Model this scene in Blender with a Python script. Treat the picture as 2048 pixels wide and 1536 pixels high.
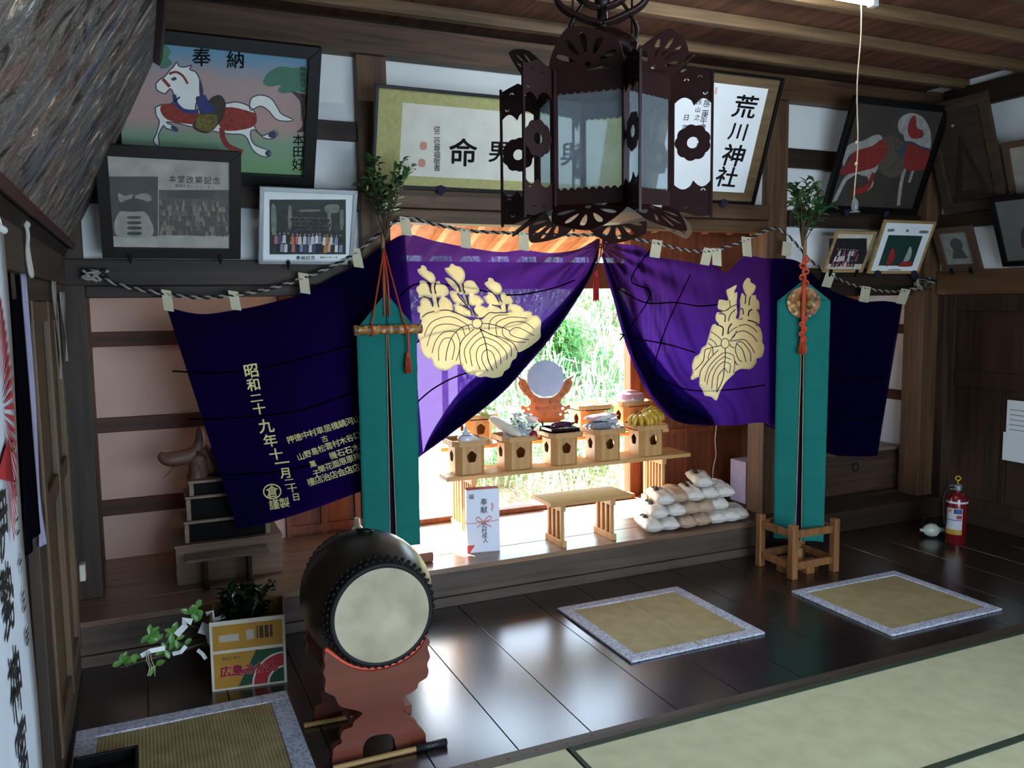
import bpy, bmesh, math, random
from mathutils import Vector, Matrix
from mathutils.geometry import tessellate_polygon, delaunay_2d_cdt
for o in list(bpy.data.objects): bpy.data.objects.remove(o)
SC = bpy.context.scene; COL = SC.collection
R = math.radians
# ------------------------------------------------------------------ camera
CAMH = 1.7
yaw, pitch, roll, FPX = R(24.0), R(-5.75), R(-0.7), 1666.0
FW = Vector((math.sin(yaw)*math.cos(pitch), math.cos(yaw)*math.cos(pitch), math.sin(pitch)))
_r = Vector((math.cos(yaw), -math.sin(yaw), 0)); _u = _r.cross(FW)
RT = _r*math.cos(roll) + _u*math.sin(roll); UP = _u*math.cos(roll) - _r*math.sin(roll)
cam = bpy.data.objects.new('camera', bpy.data.cameras.new('camera')); COL.objects.link(cam)
m = Matrix((RT, UP, -FW)).transposed().to_4x4(); m.translation = (0, 0, CAMH)
cam.matrix_world = m
cam.data.sensor_width = 36; cam.data.lens = 36*FPX/2048; cam.data.clip_start = 0.05
SC.camera = cam
# ------------------------------------------------------------------ sky, sun, daylight
w = bpy.data.worlds.new('sky'); SC.world = w; w.use_nodes = True
bg = w.node_tree.nodes['Background']; bg.inputs[0].default_value = (0.62, 0.79, 1.0, 1); bg.inputs[1].default_value = 11.0
sun = bpy.data.objects.new('sun', bpy.data.lights.new('sun', 'SUN')); COL.objects.link(sun)
sun.data.energy = 95; sun.data.angle = R(0.6); sun.data.color = (1, 0.95, 0.86)
sun.rotation_euler = Vector((0.2, -0.62, -0.78)).to_track_quat('-Z', 'Y').to_euler()
def area(name, loc, aim, sx, sy, power, color=(1, 1, 1)):
    o = bpy.data.objects.new(name, bpy.data.lights.new(name, 'AREA')); COL.objects.link(o)
    o.data.shape = 'RECTANGLE'; o.data.size = sx; o.data.size_y = sy; o.data.energy = power; o.data.color = color
    o.location = loc; o.rotation_euler = (Vector(aim)-Vector(loc)).to_track_quat('-Z', 'Y').to_euler()
    return o
# daylight through the wide front entrance behind the visitor
area('entrance_daylight', (1.9, -0.8, 1.2), (2.2, 4.6, 1.6), 2.4, 2.0, 19, (0.97, 1.0, 0.84))
vs = SC.view_settings
SC.display_settings.display_device = 'sRGB'
vs.view_transform = 'Standard'; vs.look = 'None'; vs.exposure = 0.0; vs.gamma = 1.0; vs.use_curve_mapping = False
SC.cycles.max_bounces = 8; SC.cycles.transparent_max_bounces = 16
SC.cycles.sample_clamp_indirect = 8
SC.cycles.use_denoising = True

# ------------------------------------------------------------------ helpers
def ray(px, py): return FW*FPX + RT*(px-1024) - UP*(py-768)
def P(px, py, X=None, Y=None, Z=None):
    "the point of a real plane (a wall, the floor) that the photograph shows at a pixel"
    d = ray(px, py)
    t = X/d.x if X is not None else Y/d.y if Y is not None else (Z-CAMH)/d.z
    return Vector((0, 0, CAMH)) + d*t
def C(h, a=1):
    h = h.lstrip('#'); o = []
    for i in (0, 2, 4):
        c = int(h[i:i+2], 16)/255; o.append(c/12.92 if c <= 0.04045 else ((c+0.055)/1.055)**2.4)
    return (*o, a)
MATS = {}
def newmat(name):
    m = bpy.data.materials.new(name); m.use_nodes = True
    return m, m.node_tree, m.node_tree.nodes['Principled BSDF']
def plain(name, col, rough=0.6, metal=0.0, var=0.12, scale=8.0, bump=0.0, spec=0.5, coat=0):
    "one colour with a little procedural unevenness"
    if name in MATS: return MATS[name]
    m, t, b = newmat(name); c = C(col)
    n = t.nodes.new('ShaderNodeTexNoise'); n.inputs['Scale'].default_value = scale; n.inputs['Detail'].default_value = 4
    tc = t.nodes.new('ShaderNodeTexCoord'); t.links.new(tc.outputs['Object'], n.inputs['Vector'])
    r = t.nodes.new('ShaderNodeValToRGB'); t.links.new(n.outputs['Fac'], r.inputs[0])
    r.color_ramp.elements[0].position = 0.3; r.color_ramp.elements[1].position = 0.7
    r.color_ramp.elements[0].color = (*[x*(1-var) for x in c[:3]], 1); r.color_ramp.elements[1].color = (*[min(1, x*(1+var)) for x in c[:3]], 1)
    t.links.new(r.outputs[0], b.inputs['Base Color'])
    b.inputs['Roughness'].default_value = rough; b.inputs['Metallic'].default_value = metal
    b.inputs['Specular IOR Level'].default_value = spec; b.inputs['Coat Weight'].default_value = coat
    if bump:
        bn = t.nodes.new('ShaderNodeBump'); bn.inputs['Strength'].default_value = bump; bn.inputs['Distance'].default_value = 0.01
        t.links.new(n.outputs['Fac'], bn.inputs['Height']); t.links.new(bn.outputs[0], b.inputs['Normal'])
    MATS[name] = m; return m
def wood(name, c1, c2, axis=0, rough=0.55, scale=1.0, bump=0.15, spec=0.4, stain=0.0):
    "grain that runs along one axis, with an optional coarse stain"
    if name in MATS: return MATS[name]
    m, t, b = newmat(name); L = t.links.new
    tc = t.nodes.new('ShaderNodeTexCoord'); mp = t.nodes.new('ShaderNodeMapping'); L(tc.outputs['Object'], mp.inputs[0])
    s = [26*scale]*3; s[axis] = 1.3*scale; mp.inputs['Scale'].default_value = s
    n = t.nodes.new('ShaderNodeTexNoise'); n.inputs['Scale'].default_value = 1; n.inputs['Detail'].default_value = 6; n.inputs['Distortion'].default_value = 0.6
    L(mp.outputs[0], n.inputs['Vector'])
    r = t.nodes.new('ShaderNodeValToRGB'); L(n.outputs['Fac'], r.inputs[0])
    r.color_ramp.elements[0].position = 0.32; r.color_ramp.elements[1].position = 0.68
    r.color_ramp.elements[0].color = C(c1); r.color_ramp.elements[1].color = C(c2)
    out = r.outputs[0]
    if stain:
        n2 = t.nodes.new('ShaderNodeTexNoise'); n2.inputs['Scale'].default_value = 1.7; n2.inputs['Detail'].default_value = 3
        L(tc.outputs['Object'], n2.inputs['Vector'])
        r2 = t.nodes.new('ShaderNodeValToRGB'); L(n2.outputs['Fac'], r2.inputs[0])
        r2.color_ramp.elements[0].position = 0.35; r2.color_ramp.elements[1].position = 0.7
        r2.color_ramp.elements[0].color = (1-stain,)*3+(1,); r2.color_ramp.elements[1].color = (1, 1, 1, 1)
        mx = t.nodes.new('ShaderNodeMix'); mx.data_type = 'RGBA'; mx.blend_type = 'MULTIPLY'; mx.inputs[0].default_value = 1
        L(out, mx.inputs[6]); L(r2.outputs[0], mx.inputs[7]); out = mx.outputs[2]
    L(out, b.inputs['Base Color']); b.inputs['Roughness'].default_value = rough; b.inputs['Specular IOR Level'].default_value = spec
    if bump:
        bn = t.nodes.new('ShaderNodeBump'); bn.inputs['Strength'].default_value = bump; bn.inputs['Distance'].default_value = 0.004
        L(n.outputs['Fac'], bn.inputs['Height']); L(bn.outputs[0], b.inputs['Normal'])
    MATS[name] = m; return m
def glass(name, col='#ffffff', rough=0.02, clear=0.85):
    if name in MATS: return MATS[name]
    m, t, b = newmat(name); L = t.links.new
    tr = t.nodes.new('ShaderNodeBsdfTransparent'); tr.inputs[0].default_value = C(col)
    b.inputs['Base Color'].default_value = C(col); b.inputs['Roughness'].default_value = rough
    mx = t.nodes.new('ShaderNodeMixShader'); mx.inputs[0].default_value = clear
    L(b.outputs[0], mx.inputs[1]); L(tr.outputs[0], mx.inputs[2]); L(mx.outputs[0], t.nodes['Material Output'].inputs[0])
    MATS[name] = m; return m
def cloth(name, col, trans=0.4, see=0.0, tcol=None, pcol=None):
    "thin cloth: diffuse, lets light through, optionally a little see-through"
    if name in MATS: return MATS[name]
    m, t, b = newmat(name); L = t.links.new
    t.nodes.remove(b)
    d = t.nodes.new('ShaderNodeBsdfDiffuse'); tl = t.nodes.new('ShaderNodeBsdfTranslucent'); tp = t.nodes.new('ShaderNodeBsdfTransparent')
    n = t.nodes.new('ShaderNodeTexNoise'); n.inputs['Scale'].default_value = 3.5; n.inputs['Detail'].default_value = 5
    tc = t.nodes.new('ShaderNodeTexCoord'); L(tc.outputs['Object'], n.inputs['Vector'])
    r = t.nodes.new('ShaderNodeValToRGB'); L(n.outputs['Fac'], r.inputs[0]); c = C(col)
    r.color_ramp.elements[0].color = (*[x*0.8 for x in c[:3]], 1); r.color_ramp.elements[1].color = (*[min(1, x*1.2) for x in c[:3]], 1)
    L(r.outputs[0], d.inputs[0])
    tl.inputs[0].default_value = C(tcol or col); tp.inputs[0].default_value = C(pcol or tcol or col)
    a = t.nodes.new('ShaderNodeMixShader'); a.inputs[0].default_value = trans; L(d.outputs[0], a.inputs[1]); L(tl.outputs[0], a.inputs[2])
    e = t.nodes.new('ShaderNodeMixShader'); e.inputs[0].default_value = see; L(a.outputs[0], e.inputs[1]); L(tp.outputs[0], e.inputs[2])
    L(e.outputs[0], t.nodes['Material Output'].inputs[0]); MATS[name] = m; return m
def glow(name, col, s):
    m, t, b = newmat(name); b.inputs['Emission Color'].default_value = C(col); b.inputs['Emission Strength'].default_value = s
    b.inputs['Base Color'].default_value = C(col); return m

MAT = {}                                     # world matrix of every object made here
def frame3(O, U, V):
    U = Vector(U).normalized(); V = Vector(V); V = (V-U*V.dot(U)).normalized(); return (Vector(O), U, V, U.cross(V))
XZ = lambda O: frame3(O, (1, 0, 0), (0, 0, 1))          # faces the visitor (normal is -Y)
def catmull(pts, k=6, closed=False):
    n = len(pts); out = []
    P_ = [Vector(p) for p in pts]
    for i in range(n if closed else n-1):
        a, b, c, d = (P_[(i-1) % n], P_[i], P_[(i+1) % n], P_[(i+2) % n]) if closed else (P_[max(i-1, 0)], P_[i], P_[i+1], P_[min(i+2, n-1)])
        for j in range(k):
            t = j/k; out.append(0.5*((2*b)+(c-a)*t+(2*a-5*b+4*c-d)*t*t+(3*b-a-3*c+d)*t*t*t))
    if not closed: out.append(P_[-1])
    return out
def circ(cx, cy, r, n=20, ry=None, ph=0):
    ry = ry or r; return [(cx+r*math.cos(ph+2*math.pi*i/n), cy+ry*math.sin(ph+2*math.pi*i/n)) for i in range(n)]
class MB:
    "collects shapes and links them as ONE mesh object"
    def __init__(s): s.v = []; s.f = []; s.mi = []; s.m = 0
    def add(s, vs_, fs):
        k = len(s.v); s.v += [Vector(p) for p in vs_]; s.f += [tuple(i+k for i in f) for f in fs]; s.mi += [s.m]*len(fs); return s
    def bx(s, x0, x1, y0, y1, z0, z1):
        return s.add([(x, y, z) for z in (z0, z1) for y in (y0, y1) for x in (x0, x1)], [(0, 2, 3, 1), (4, 5, 7, 6), (0, 1, 5, 4), (2, 6, 7, 3), (0, 4, 6, 2), (1, 3, 7, 5)])
    def obx(s, fr, x0, x1, y0, y1, n0, n1):
        "box in a frame (x along U, y along V, depth along the normal)"
        k = len(s.v); s.bx(x0, x1, y0, y1, n0, n1); O, U, V, N = fr
        for i in range(k, len(s.v)): p = s.v[i]; s.v[i] = O+U*p.x+V*p.y+N*p.z
        return s
    def tube(s, pts, r, n=8, caps=True):
        pts = [Vector(p) for p in pts]; k = len(pts); rs = r if isinstance(r, (list, tuple)) else [r]*k
        vs_ = []; fs = []; up = None
        for i, p in enumerate(pts):
            d = (pts[min(i+1, k-1)]-pts[max(i-1, 0)]); d = d.normalized() if d.length > 1e-9 else Vector((0, 0, 1))
            if up is None: up = d.orthogonal().normalized()
            up = (up-d*up.dot(d)); up = up.normalized() if up.length > 1e-6 else d.orthogonal().normalized()
            q = d.cross(up)
            for j in range(n):
                a = 2*math.pi*j/n; vs_.append(p+(up*math.cos(a)+q*math.sin(a))*rs[i])
        for i in range(k-1):
            for j in range(n): fs.append((i*n+j, i*n+(j+1) % n, (i+1)*n+(j+1) % n, (i+1)*n+j))
        if caps: fs.append(tuple(range(n))[::-1]); fs.append(tuple((k-1)*n+j for j in range(n)))
        return s.add(vs_, fs)
    def ring(s, c, r, t, axis=(0, 0, 1), n=24, m=8):
        a = Vector(axis).normalized(); u = a.orthogonal().normalized(); v = a.cross(u); vs_ = []; fs = []
        for i in range(n):
            th = 2*math.pi*i/n; d = u*math.cos(th)+v*math.sin(th)
            for j in range(m): ph = 2*math.pi*j/m; vs_.append(Vector(c)+d*(r+t*math.cos(ph))+a*t*math.sin(ph))
        for i in range(n):
            for j in range(m): fs.append((i*m+j, ((i+1) % n)*m+j, ((i+1) % n)*m+(j+1) % m, i*m+(j+1) % m))
        return s.add(vs_, fs)
    def lathe(s, prof, c=(0, 0, 0), axis=(0, 0, 1), n=32, sx=1, sy=1):
        a = Vector(axis).normalized(); u = Vector((1, 0, 0)) if abs(a.x) < 0.9 else Vector((0, 1, 0)); u = (u-a*u.dot(a)).normalized(); v = a.cross(u)
        vs_ = []; fs = []; k = len(prof)
        for r, h in prof:
            for j in range(n): th = 2*math.pi*j/n; vs_.append(Vector(c)+a*h+u*r*sx*math.cos(th)+v*r*sy*math.sin(th))
        for i in range(k-1):
            for j in range(n): fs.append((i*n+j, i*n+(j+1) % n, (i+1)*n+(j+1) % n, (i+1)*n+j))
        fs.append(tuple(range(n))[::-1]); fs.append(tuple((k-1)*n+j for j in range(n)))
        return s.add(vs_, fs)
    def ball(s, c, rx, ry=None, rz=None, n=16, m=10):
        ry = ry or rx; rz = rz or rx; vs_ = [Vector(c)+Vector((0, 0, -rz))]; fs = []
        for i in range(1, m):
            a = -math.pi/2+math.pi*i/m
            for j in range(n): b = 2*math.pi*j/n; vs_.append(Vector(c)+Vector((rx*math.cos(a)*math.cos(b), ry*math.cos(a)*math.sin(b), rz*math.sin(a))))
        vs_.append(Vector(c)+Vector((0, 0, rz))); L = len(vs_)-1
        for j in range(n): fs.append((0, 1+(j+1) % n, 1+j)); fs.append((L, 1+(m-2)*n+j, 1+(m-2)*n+(j+1) % n))
        for i in range(m-2):
            for j in range(n): fs.append((1+i*n+j, 1+i*n+(j+1) % n, 1+(i+1)*n+(j+1) % n, 1+(i+1)*n+j))
        return s.add(vs_, fs)
    def prism(s, loops, t, fr, back=0.0, fn=None):
        "flat outline with holes, cut from a sheet of thickness t; fr maps 2D to 3D"
        if not isinstance(loops[0][0], (list, tuple, Vector)): loops = [loops]
        loops = [[Vector((p[0], p[1], 0)) for p in l] for l in loops]
        def sa(l): return sum(l[i].x*l[(i+1) % len(l)].y-l[(i+1) % len(l)].x*l[i].y for i in range(len(l)))
        loops = [l if (sa(l) > 0) == (i == 0) else l[::-1] for i, l in enumerate(loops)]
        tri = tessellate_polygon(loops); pts = [p for l in loops for p in l]; n = len(pts)
        O, U, V, N = fr; vs_ = [O+U*p.x+V*p.y+N*(back+t) for p in pts]; fs = []
        for a, b, c in tri:
            ar = (pts[b]-pts[a]).cross(pts[c]-pts[a]).z
            if abs(ar) < 1e-14: continue
            fs.append((a, b, c) if ar > 0 else (a, c, b))
        if t > 0:
            vs_ += [O+U*p.x+V*p.y+N*back for p in pts]; fs += [(c+n, b+n, a+n) for a, b, c in list(fs)]
            k = 0
            for l in loops:
                q = len(l)
                for i in range(q): a, b = k+i, k+(i+1) % q; fs.append((a, a+n, b+n, b))
                k += q
        if fn: vs_ = [fn(p) for p in vs_]
        return s.add(vs_, fs)
    def fill(s, poly, step, fn):
        "outline filled with an even mesh, so that it can follow a curved cloth"
        n = len(poly); xs = [p[0] for p in poly]; ys = [p[1] for p in poly]; pts = [Vector((p[0], p[1])) for p in poly]
        def inside(x, y):
            c = False
            for i in range(n):
                (x0, y0), (x1, y1) = poly[i], poly[i-1]
                if (y0 > y) != (y1 > y) and x < (x1-x0)*(y-y0)/(y1-y0)+x0: c = not c
            return c
        x = min(xs)+step/2
        while x < max(xs):
            y = min(ys)+step/2
            while y < max(ys):
                if inside(x, y): pts.append(Vector((x, y)))
                y += step
            x += step
        r = delaunay_2d_cdt(pts, [], [list(range(n))], 1, 1e-6)
        return s.add([fn(p.x, p.y) for p in r[0]], [tuple(f) for f in r[2]])
    def grid(s, fn, nu, nv, closed_u=False):
        vs_ = [fn(i/nu, j/nv) for j in range(nv+1) for i in range(nu+1)]
        return s.add(vs_, [(j*(nu+1)+i, j*(nu+1)+i+1, (j+1)*(nu+1)+i+1, (j+1)*(nu+1)+i) for j in range(nv) for i in range(nu)])
    def build(s, name, mats, parent=None, smooth=False, bevel=0.0, solid=0.0, origin=None, seg=2):
        me = bpy.data.meshes.new(name)
        if parent is None:
            if origin is None:
                lo = [min(p[i] for p in s.v) for i in range(3)]; hi = [max(p[i] for p in s.v) for i in range(3)]
                origin = ((lo[0]+hi[0])/2, (lo[1]+hi[1])/2, lo[2])
            M = Matrix.Translation(origin)
        else: M = MAT[parent.name]
        I = M.inverted(); me.from_pydata([I @ p for p in s.v], [], s.f)
        mats = mats if isinstance(mats, (list, tuple)) else [mats]
        for k in mats: me.materials.append(k)
        if len(mats) > 1: me.polygons.foreach_set('material_index', s.mi)
        if smooth: me.polygons.foreach_set('use_smooth', [True]*len(s.f))
        me.update(); o = bpy.data.objects.new(name, me); COL.objects.link(o)
        if parent is None: o.matrix_world = M; MAT[o.name] = M
        else: o.parent = parent; MAT[o.name] = M
        if smooth and smooth != 'all':
            e = o.modifiers.new('edges', 'EDGE_SPLIT'); e.split_angle = R(40)
        if bevel:
            b = o.modifiers.new('bevel', 'BEVEL'); b.width = bevel; b.segments = seg; b.limit_method = 'ANGLE'; b.angle_limit = R(40)
        if solid:
            q = o.modifiers.new('solid', 'SOLIDIFY'); q.thickness = solid; q.offset = 0
        return o
LABELS = {}
def tag(o, label, cat, group=None, kind=None):
    o['label'] = label; o['category'] = cat
    if group: o['group'] = group
    if kind: o['kind'] = kind
    return o
def thing(name, label, cat, loc=(0, 0, 0), rotz=0.0, group=None):
    o = bpy.data.objects.new(name, None); COL.objects.link(o); o.empty_display_size = 0.1
    M = Matrix.Translation(loc) @ Matrix.Rotation(rotz, 4, 'Z'); o.matrix_world = M; MAT[o.name] = M
    return tag(o, label, cat, group)
def struct(name, mb, mats, label=None, cat=None, **k):
    o = mb.build(name, mats, None, **k); o['kind'] = 'structure'
    if label: o['label'] = label
    if cat: o['category'] = cat
    return o
_trim = [0]
def trim(mb, mats, label, cat='beam', **k):
    _trim[0] += 1; return struct('trim_%d' % _trim[0], mb, mats, label, cat, **k)
def dup(src, M, label=None, group=None):
    "copy a thing and its parts to a new place"
    r = src.copy(); COL.objects.link(r); r.matrix_world = M; MAT[r.name] = M
    if label: r['label'] = label
    if group: r['group'] = group
    for ch in list(src.children):
        c = ch.copy(); COL.objects.link(c); c.parent = r; MAT[c.name] = M
        for g in list(ch.children):
            d = g.copy(); COL.objects.link(d); d.parent = c; MAT[d.name] = M
    return r
# --- lettering: glyph outlines of the built-in font turned into flat mesh
GLYPH = {}
def load_glyphs(chars, bold=0):
    obs = []; bold = 0
    for ch in sorted(set(chars)):
        if (ch, bold) in GLYPH or ch in ' \n': continue
        c = bpy.data.curves.new('glyph', 'FONT'); c.body = ch; c.size = 1; c.offset = bold; c.resolution_u = 3; c.fill_mode = 'FRONT'
        o = bpy.data.objects.new('glyph', c); COL.objects.link(o); obs.append((ch, o, c))
    bpy.context.view_layer.update(); dg = bpy.context.evaluated_depsgraph_get()
    for ch, o, c in obs:
        me = o.evaluated_get(dg).to_mesh()
        GLYPH[(ch, bold)] = ([(v.co.x-0.5, v.co.y-0.37) for v in me.vertices], [tuple(p.vertices) for p in me.polygons])
        o.evaluated_get(dg).to_mesh_clear()
    for ch, o, c in obs: bpy.data.objects.remove(o); bpy.data.curves.remove(c)
def letter(mb, ch, fn, cx, cy, size, bold=0.0, sx=1.0, rot=0.0, shear=0.0, sy=1.0):
    "adds one character centred at (cx, cy); fn maps 2D (y up) to 3D"
    if ch in ' \n': return
    vs_, fs = GLYPH[(ch, 0)]; c, s_ = math.cos(rot), math.sin(rot); d = bold*0.9
    for ox, oy in (((d, d*0.5), (-d, -d*0.5), (d*0.6, -d), (-d*0.6, d)) if d else ((0, 0),)):      # a brush stroke is wider than the pen outline
        out = []
        for x, y in vs_:
            x, y = (x+ox)*size*sx+shear*(y+oy)*size, (y+oy)*size*sy; out.append(fn(cx+x*c-y*s_, cy+x*s_+y*c))
        mb.add(out, fs)
def column(mb, text, fn, cx, cy, size, step, **k):
    for i, ch in enumerate(text): letter(mb, ch, fn, cx, cy-i*step, size, **k)
# ------------------------------------------------------------------ materials of the place
W_DARK = wood('dark_old_timber', '#22170f', '#3c291b', 0, 0.6, stain=0.35)
W_DARKY = wood('dark_old_timber_along', '#22170f', '#3c291b', 1, 0.6, stain=0.35)
W_POST = wood('brown_post_timber', '#4a3524', '#6f5238', 2, 0.55, stain=0.25)
W_BEAM = wood('brown_beam_timber', '#432f1f', '#684d34', 0, 0.55, stain=0.25)
W_LEFT = wood('left_wall_timber', '#251b14', '#463526', 2, 0.6, stain=0.35)
W_LEFTY = wood('left_beam_timber', '#2f241a', '#544230', 1, 0.6, stain=0.3)
W_RAIL = wood('red_brown_rail', '#3a2018', '#57321f', 0, 0.6)
W_RIGHT = wood('right_door_timber', '#2b1c12', '#4a3322', 2, 0.5, stain=0.4)
W_CEIL = wood('ceiling_board', '#5c3a2a', '#8a5c46', 1, 0.7, scale=0.7, stain=0.45)
W_BATTEN = wood('ceiling_batten', '#5a4630', '#84694a', 0, 0.6, stain=0.3)
W_FLOOR = wood('dark_polished_floor', '#1d1511', '#33261d', 1, 0.24, scale=0.8, bump=0.05, spec=0.75, stain=0.35)
W_STAGE = wood('platform_board', '#6a5140', '#8f7058', 0, 0.3, scale=0.8, bump=0.08, spec=0.6, stain=0.2)
W_RISER = wood('platform_riser', '#463930', '#5e4f43', 0, 0.55, scale=0.9, stain=0.3)
W_INNER = wood('inner_red_wood', '#5a2d1a', '#7d4527', 2, 0.5)
W_RAFT = wood('rafter_wood', '#a87850', '#c9966a', 1, 0.6)
W_SOFFIT = wood('soffit_board', '#8a5638', '#a86e4a', 1, 0.7)
PLASTER = plain('white_plaster', '#dfe2df', 0.9, var=0.06, scale=2.5, bump=0.05)
PLASTER2 = plain('aged_plaster', '#c2a596', 0.9, var=0.08, scale=3, bump=0.05)
W_FLOOR.node_tree.nodes['Principled BSDF'].inputs['IOR'].default_value = 1.8
XL, XR, YP, YB, ZP = -0.37, 5.6, 4.6, 5.3, 0.22
# ------------------------------------------------------------------ floor
b = MB()
seams = [XL, -0.05, 0.27, 0.58, 0.905, 1.231, 1.545, 1.955, 2.29, 2.63, 2.97, 3.31, 3.66, 4.0, 4.34, 4.68, 5.02, 5.33, XR]
for x0, x1 in zip(seams[:-1], seams[1:]): b.bx(x0+0.0022, x1-0.0022, 2.74, 4.5, -0.03, 0)
b.bx(XL, XR, -2.0, 2.74, -0.03, -0.002); b.bx(XL, XR, -2.0, 4.62, -0.06, -0.03)
struct('floor', b, W_FLOOR, 'dark polished floorboards', 'floor', bevel=0.0008)
b = MB(); b.bx(0.62, XR-0.01, 2.665, 2.735, 0, 0.006)
for i in range(40):
    x = 0.68+i*0.122; b.lathe([(0.006, 0), (0.005, 0.002)], (x, 2.70+0.012*(i % 2), 0.006), n=8)
trim(b, W_RISER, 'pale nailed wooden strip along the edge of the floorboards', 'threshold')
# ------------------------------------------------------------------ raised platform
b = MB(); ys = [4.27, 4.52, 4.77, 5.02, YB+0.12]
for y0, y1 in zip(ys[:-1], ys[1:]): b.bx(XL, 3.65, y0+0.002, y1-0.002, ZP-0.03, ZP)
b.m = 1; b.bx(XL, 3.65, 4.285, YB+0.1, 0, ZP-0.03); b.bx(XL, 3.65, 4.262, 4.29, 0.0, 0.055)
b.bx(XL, 3.65, 4.27, 4.29, 0.06, ZP-0.03)
struct('floor_platform', b, [W_STAGE, W_RISER], 'raised plank platform across the back of the hall', 'platform', bevel=0.003)
b = MB(); b.bx(3.68, XR, 4.42, YB+0.1, 0, 0.15)
struct('floor_platform', b, W_DARK, 'low dark step in the right bay behind the banner', 'platform', bevel=0.003)
# ------------------------------------------------------------------ posts
def post(x0, x1, y0, y1, z0, z1, label, mt=None):
    b = MB(); b.bx(x0, x1, y0, y1, z0, z1); trim(b, mt or W_POST, label, 'post', bevel=0.006)
post(XL, -0.235, YP, YP+0.17, ZP, 3.2, 'corner post at the left end of the curtain wall', W_LEFT)
post(1.145, 1.314, YP, YP+0.17, ZP, 3.2, 'square post left of the wide calligraphy frame')
post(3.99, 4.165, YP, YP+0.17, 0.15, 3.2, 'square post right of the portrait calligraphy frame')
post(5.44, XR, 4.52, 4.70, 0, 3.2, 'corner post beside the panelled door on the right')
# ------------------------------------------------------------------ curtain wall: lintels, rails, plaster
def beam(x0, x1, y0, y1, z0, z1, label, mt=None):
    b = MB(); b.bx(x0, x1, y0, y1, z0, z1); trim(b, mt or W_BEAM, label, 'beam', bevel=0.005)
beam(XL+0.001, 1.145, YP-0.02, YP+0.12, 1.795, 1.925, 'lintel over the left bay', W_DARK)
beam(-0.235, 1.145, YP+0.02, YP+0.12, 1.735, 1.795, 'thin door track under the left lintel', W_DARK)
beam(4.165, 5.44, YP-0.02, YP+0.12, 1.77, 1.90, 'lintel over the right bay', W_DARK)
beam(4.165, 5.44, YP+0.02, YP+0.12, 1.70, 1.77, 'thin door track under the right lintel', W_DARK)
beam(1.314, 3.99, YP-0.03, YP+0.12, 2.225, 2.325, 'long lintel under the calligraphy frames')
beam(1.314, 3.99, YP+0.0, YP+0.14, 2.145, 2.222, 'door track over the centre opening')
beam(XL+0.001, 1.145, YP-0.03, YP+0.1, 2.20, 2.31, 'dark rail above the left photographs', W_DARK)
beam(4.165, 5.44, YP-0.03, YP+0.1, 2.19, 2.30, 'dark rail above the right photographs', W_DARK)
beam(XL+0.001, 1.145, YP+0.02, YP+0.1, 2.58, 2.68, 'narrow rail behind the horse tablet', W_DARK)
beam(4.165, 5.44, YP+0.02, YP+0.1, 2.60, 2.73, 'narrow rail left of the dark horse painting', W_DARK)
beam(XL+0.001, XR-0.001, YP-0.04, YP+0.16, 3.035, 3.2, 'wall plate under the ceiling', W_BEAM)
b = MB()
b.bx(XL+0.001, 1.145, YP+0.06, YP+0.09, 1.92, 3.04); b.bx(4.165, XR-0.001, YP+0.06, YP+0.09, 1.90, 3.04); b.bx(1.314, 3.99, YP+0.06, YP+0.09, 2.32, 3.04)
struct('wall_back', b, PLASTER, 'white plaster above the lintels', 'wall')
# ------------------------------------------------------------------ inner room behind the curtain
b = MB(); b.bx(XL, 0.78, YB, YB+0.06, ZP, 2.21)
struct('wall_inner', b, PLASTER2, 'plaster wall of the left bay', 'wall')
for z0, z1, n in ((1.462, 1.547, 'top'), (0.968, 1.054, 'middle'), (0.481, 0.574, 'lowest')):
    beam(XL, 0.78, YB-0.02, YB+0.02, z0, z1, n+' red-brown rail on the plaster of the left bay', W_RAIL)
post(XL+0.03, XL+0.12, YB-0.06, YB-0.021, ZP, 2.3, 'slim red-brown corner post of the left bay', W_RAIL)
b = MB(); b.bx(0.78, 1.27, YB, YB+0.05, ZP, 2.21)
for x in (0.80, 1.02, 1.24): b.bx(x-0.02, x+0.02, YB-0.02, YB, ZP, 1.8)
for z in (0.24, 0.95, 1.72): b.bx(0.78, 1.27, YB-0.025, YB, z, z+0.05)
struct('door_1', b, W_INNER, 'red-brown panelled door behind the dark curtain', 'door', bevel=0.003)
b = MB(); b.bx(3.70, XR, YB, YB+0.05, 0, 2.21); b.bx(3.40, 3.70, YB, YB+0.05, 0, 1.28); b.bx(3.40, 3.70, YB, YB+0.05, 1.75, 2.21)
for x in (3.55, 3.83, 4.11, 4.39): b.bx(x-0.008, x+0.008, YB-0.012, YB, ZP, 1.28)
b.bx(3.4, 5.5, YB-0.02, YB, 0.66, 0.70)
struct('wall_inner', b, W_INNER, 'dark red-brown board wall right of the opening', 'wall', bevel=0.002)
b = MB()
for i in range(7): b.bx(3.42+i*0.042, 3.442+i*0.042, YB+0.005, YB+0.03, 1.28, 1.75)
struct('window_1', b, W_INNER, 'slatted window behind the right curtain', 'window')
b = MB(); b.bx(3.31, 3.40, YB-0.03, YB+0.06, ZP, 2.2); trim(b, W_INNER, 'red-brown jamb at the right of the back opening', 'post', bevel=0.004)
b = MB(); b.bx(1.27, 1.35, YB-0.03, YB+0.06, ZP, 2.2); trim(b, W_INNER, 'red-brown jamb at the left of the back opening', 'post', bevel=0.004)
beam(1.35, 3.31, YB-0.03, YB+0.06, 1.775, 1.96, 'red-brown header over the back opening', W_INNER)
beam(1.35, 3.31, YB-0.1, YB-0.02, ZP, ZP+0.035, 'red-brown sill of the back opening', W_INNER)
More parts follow.
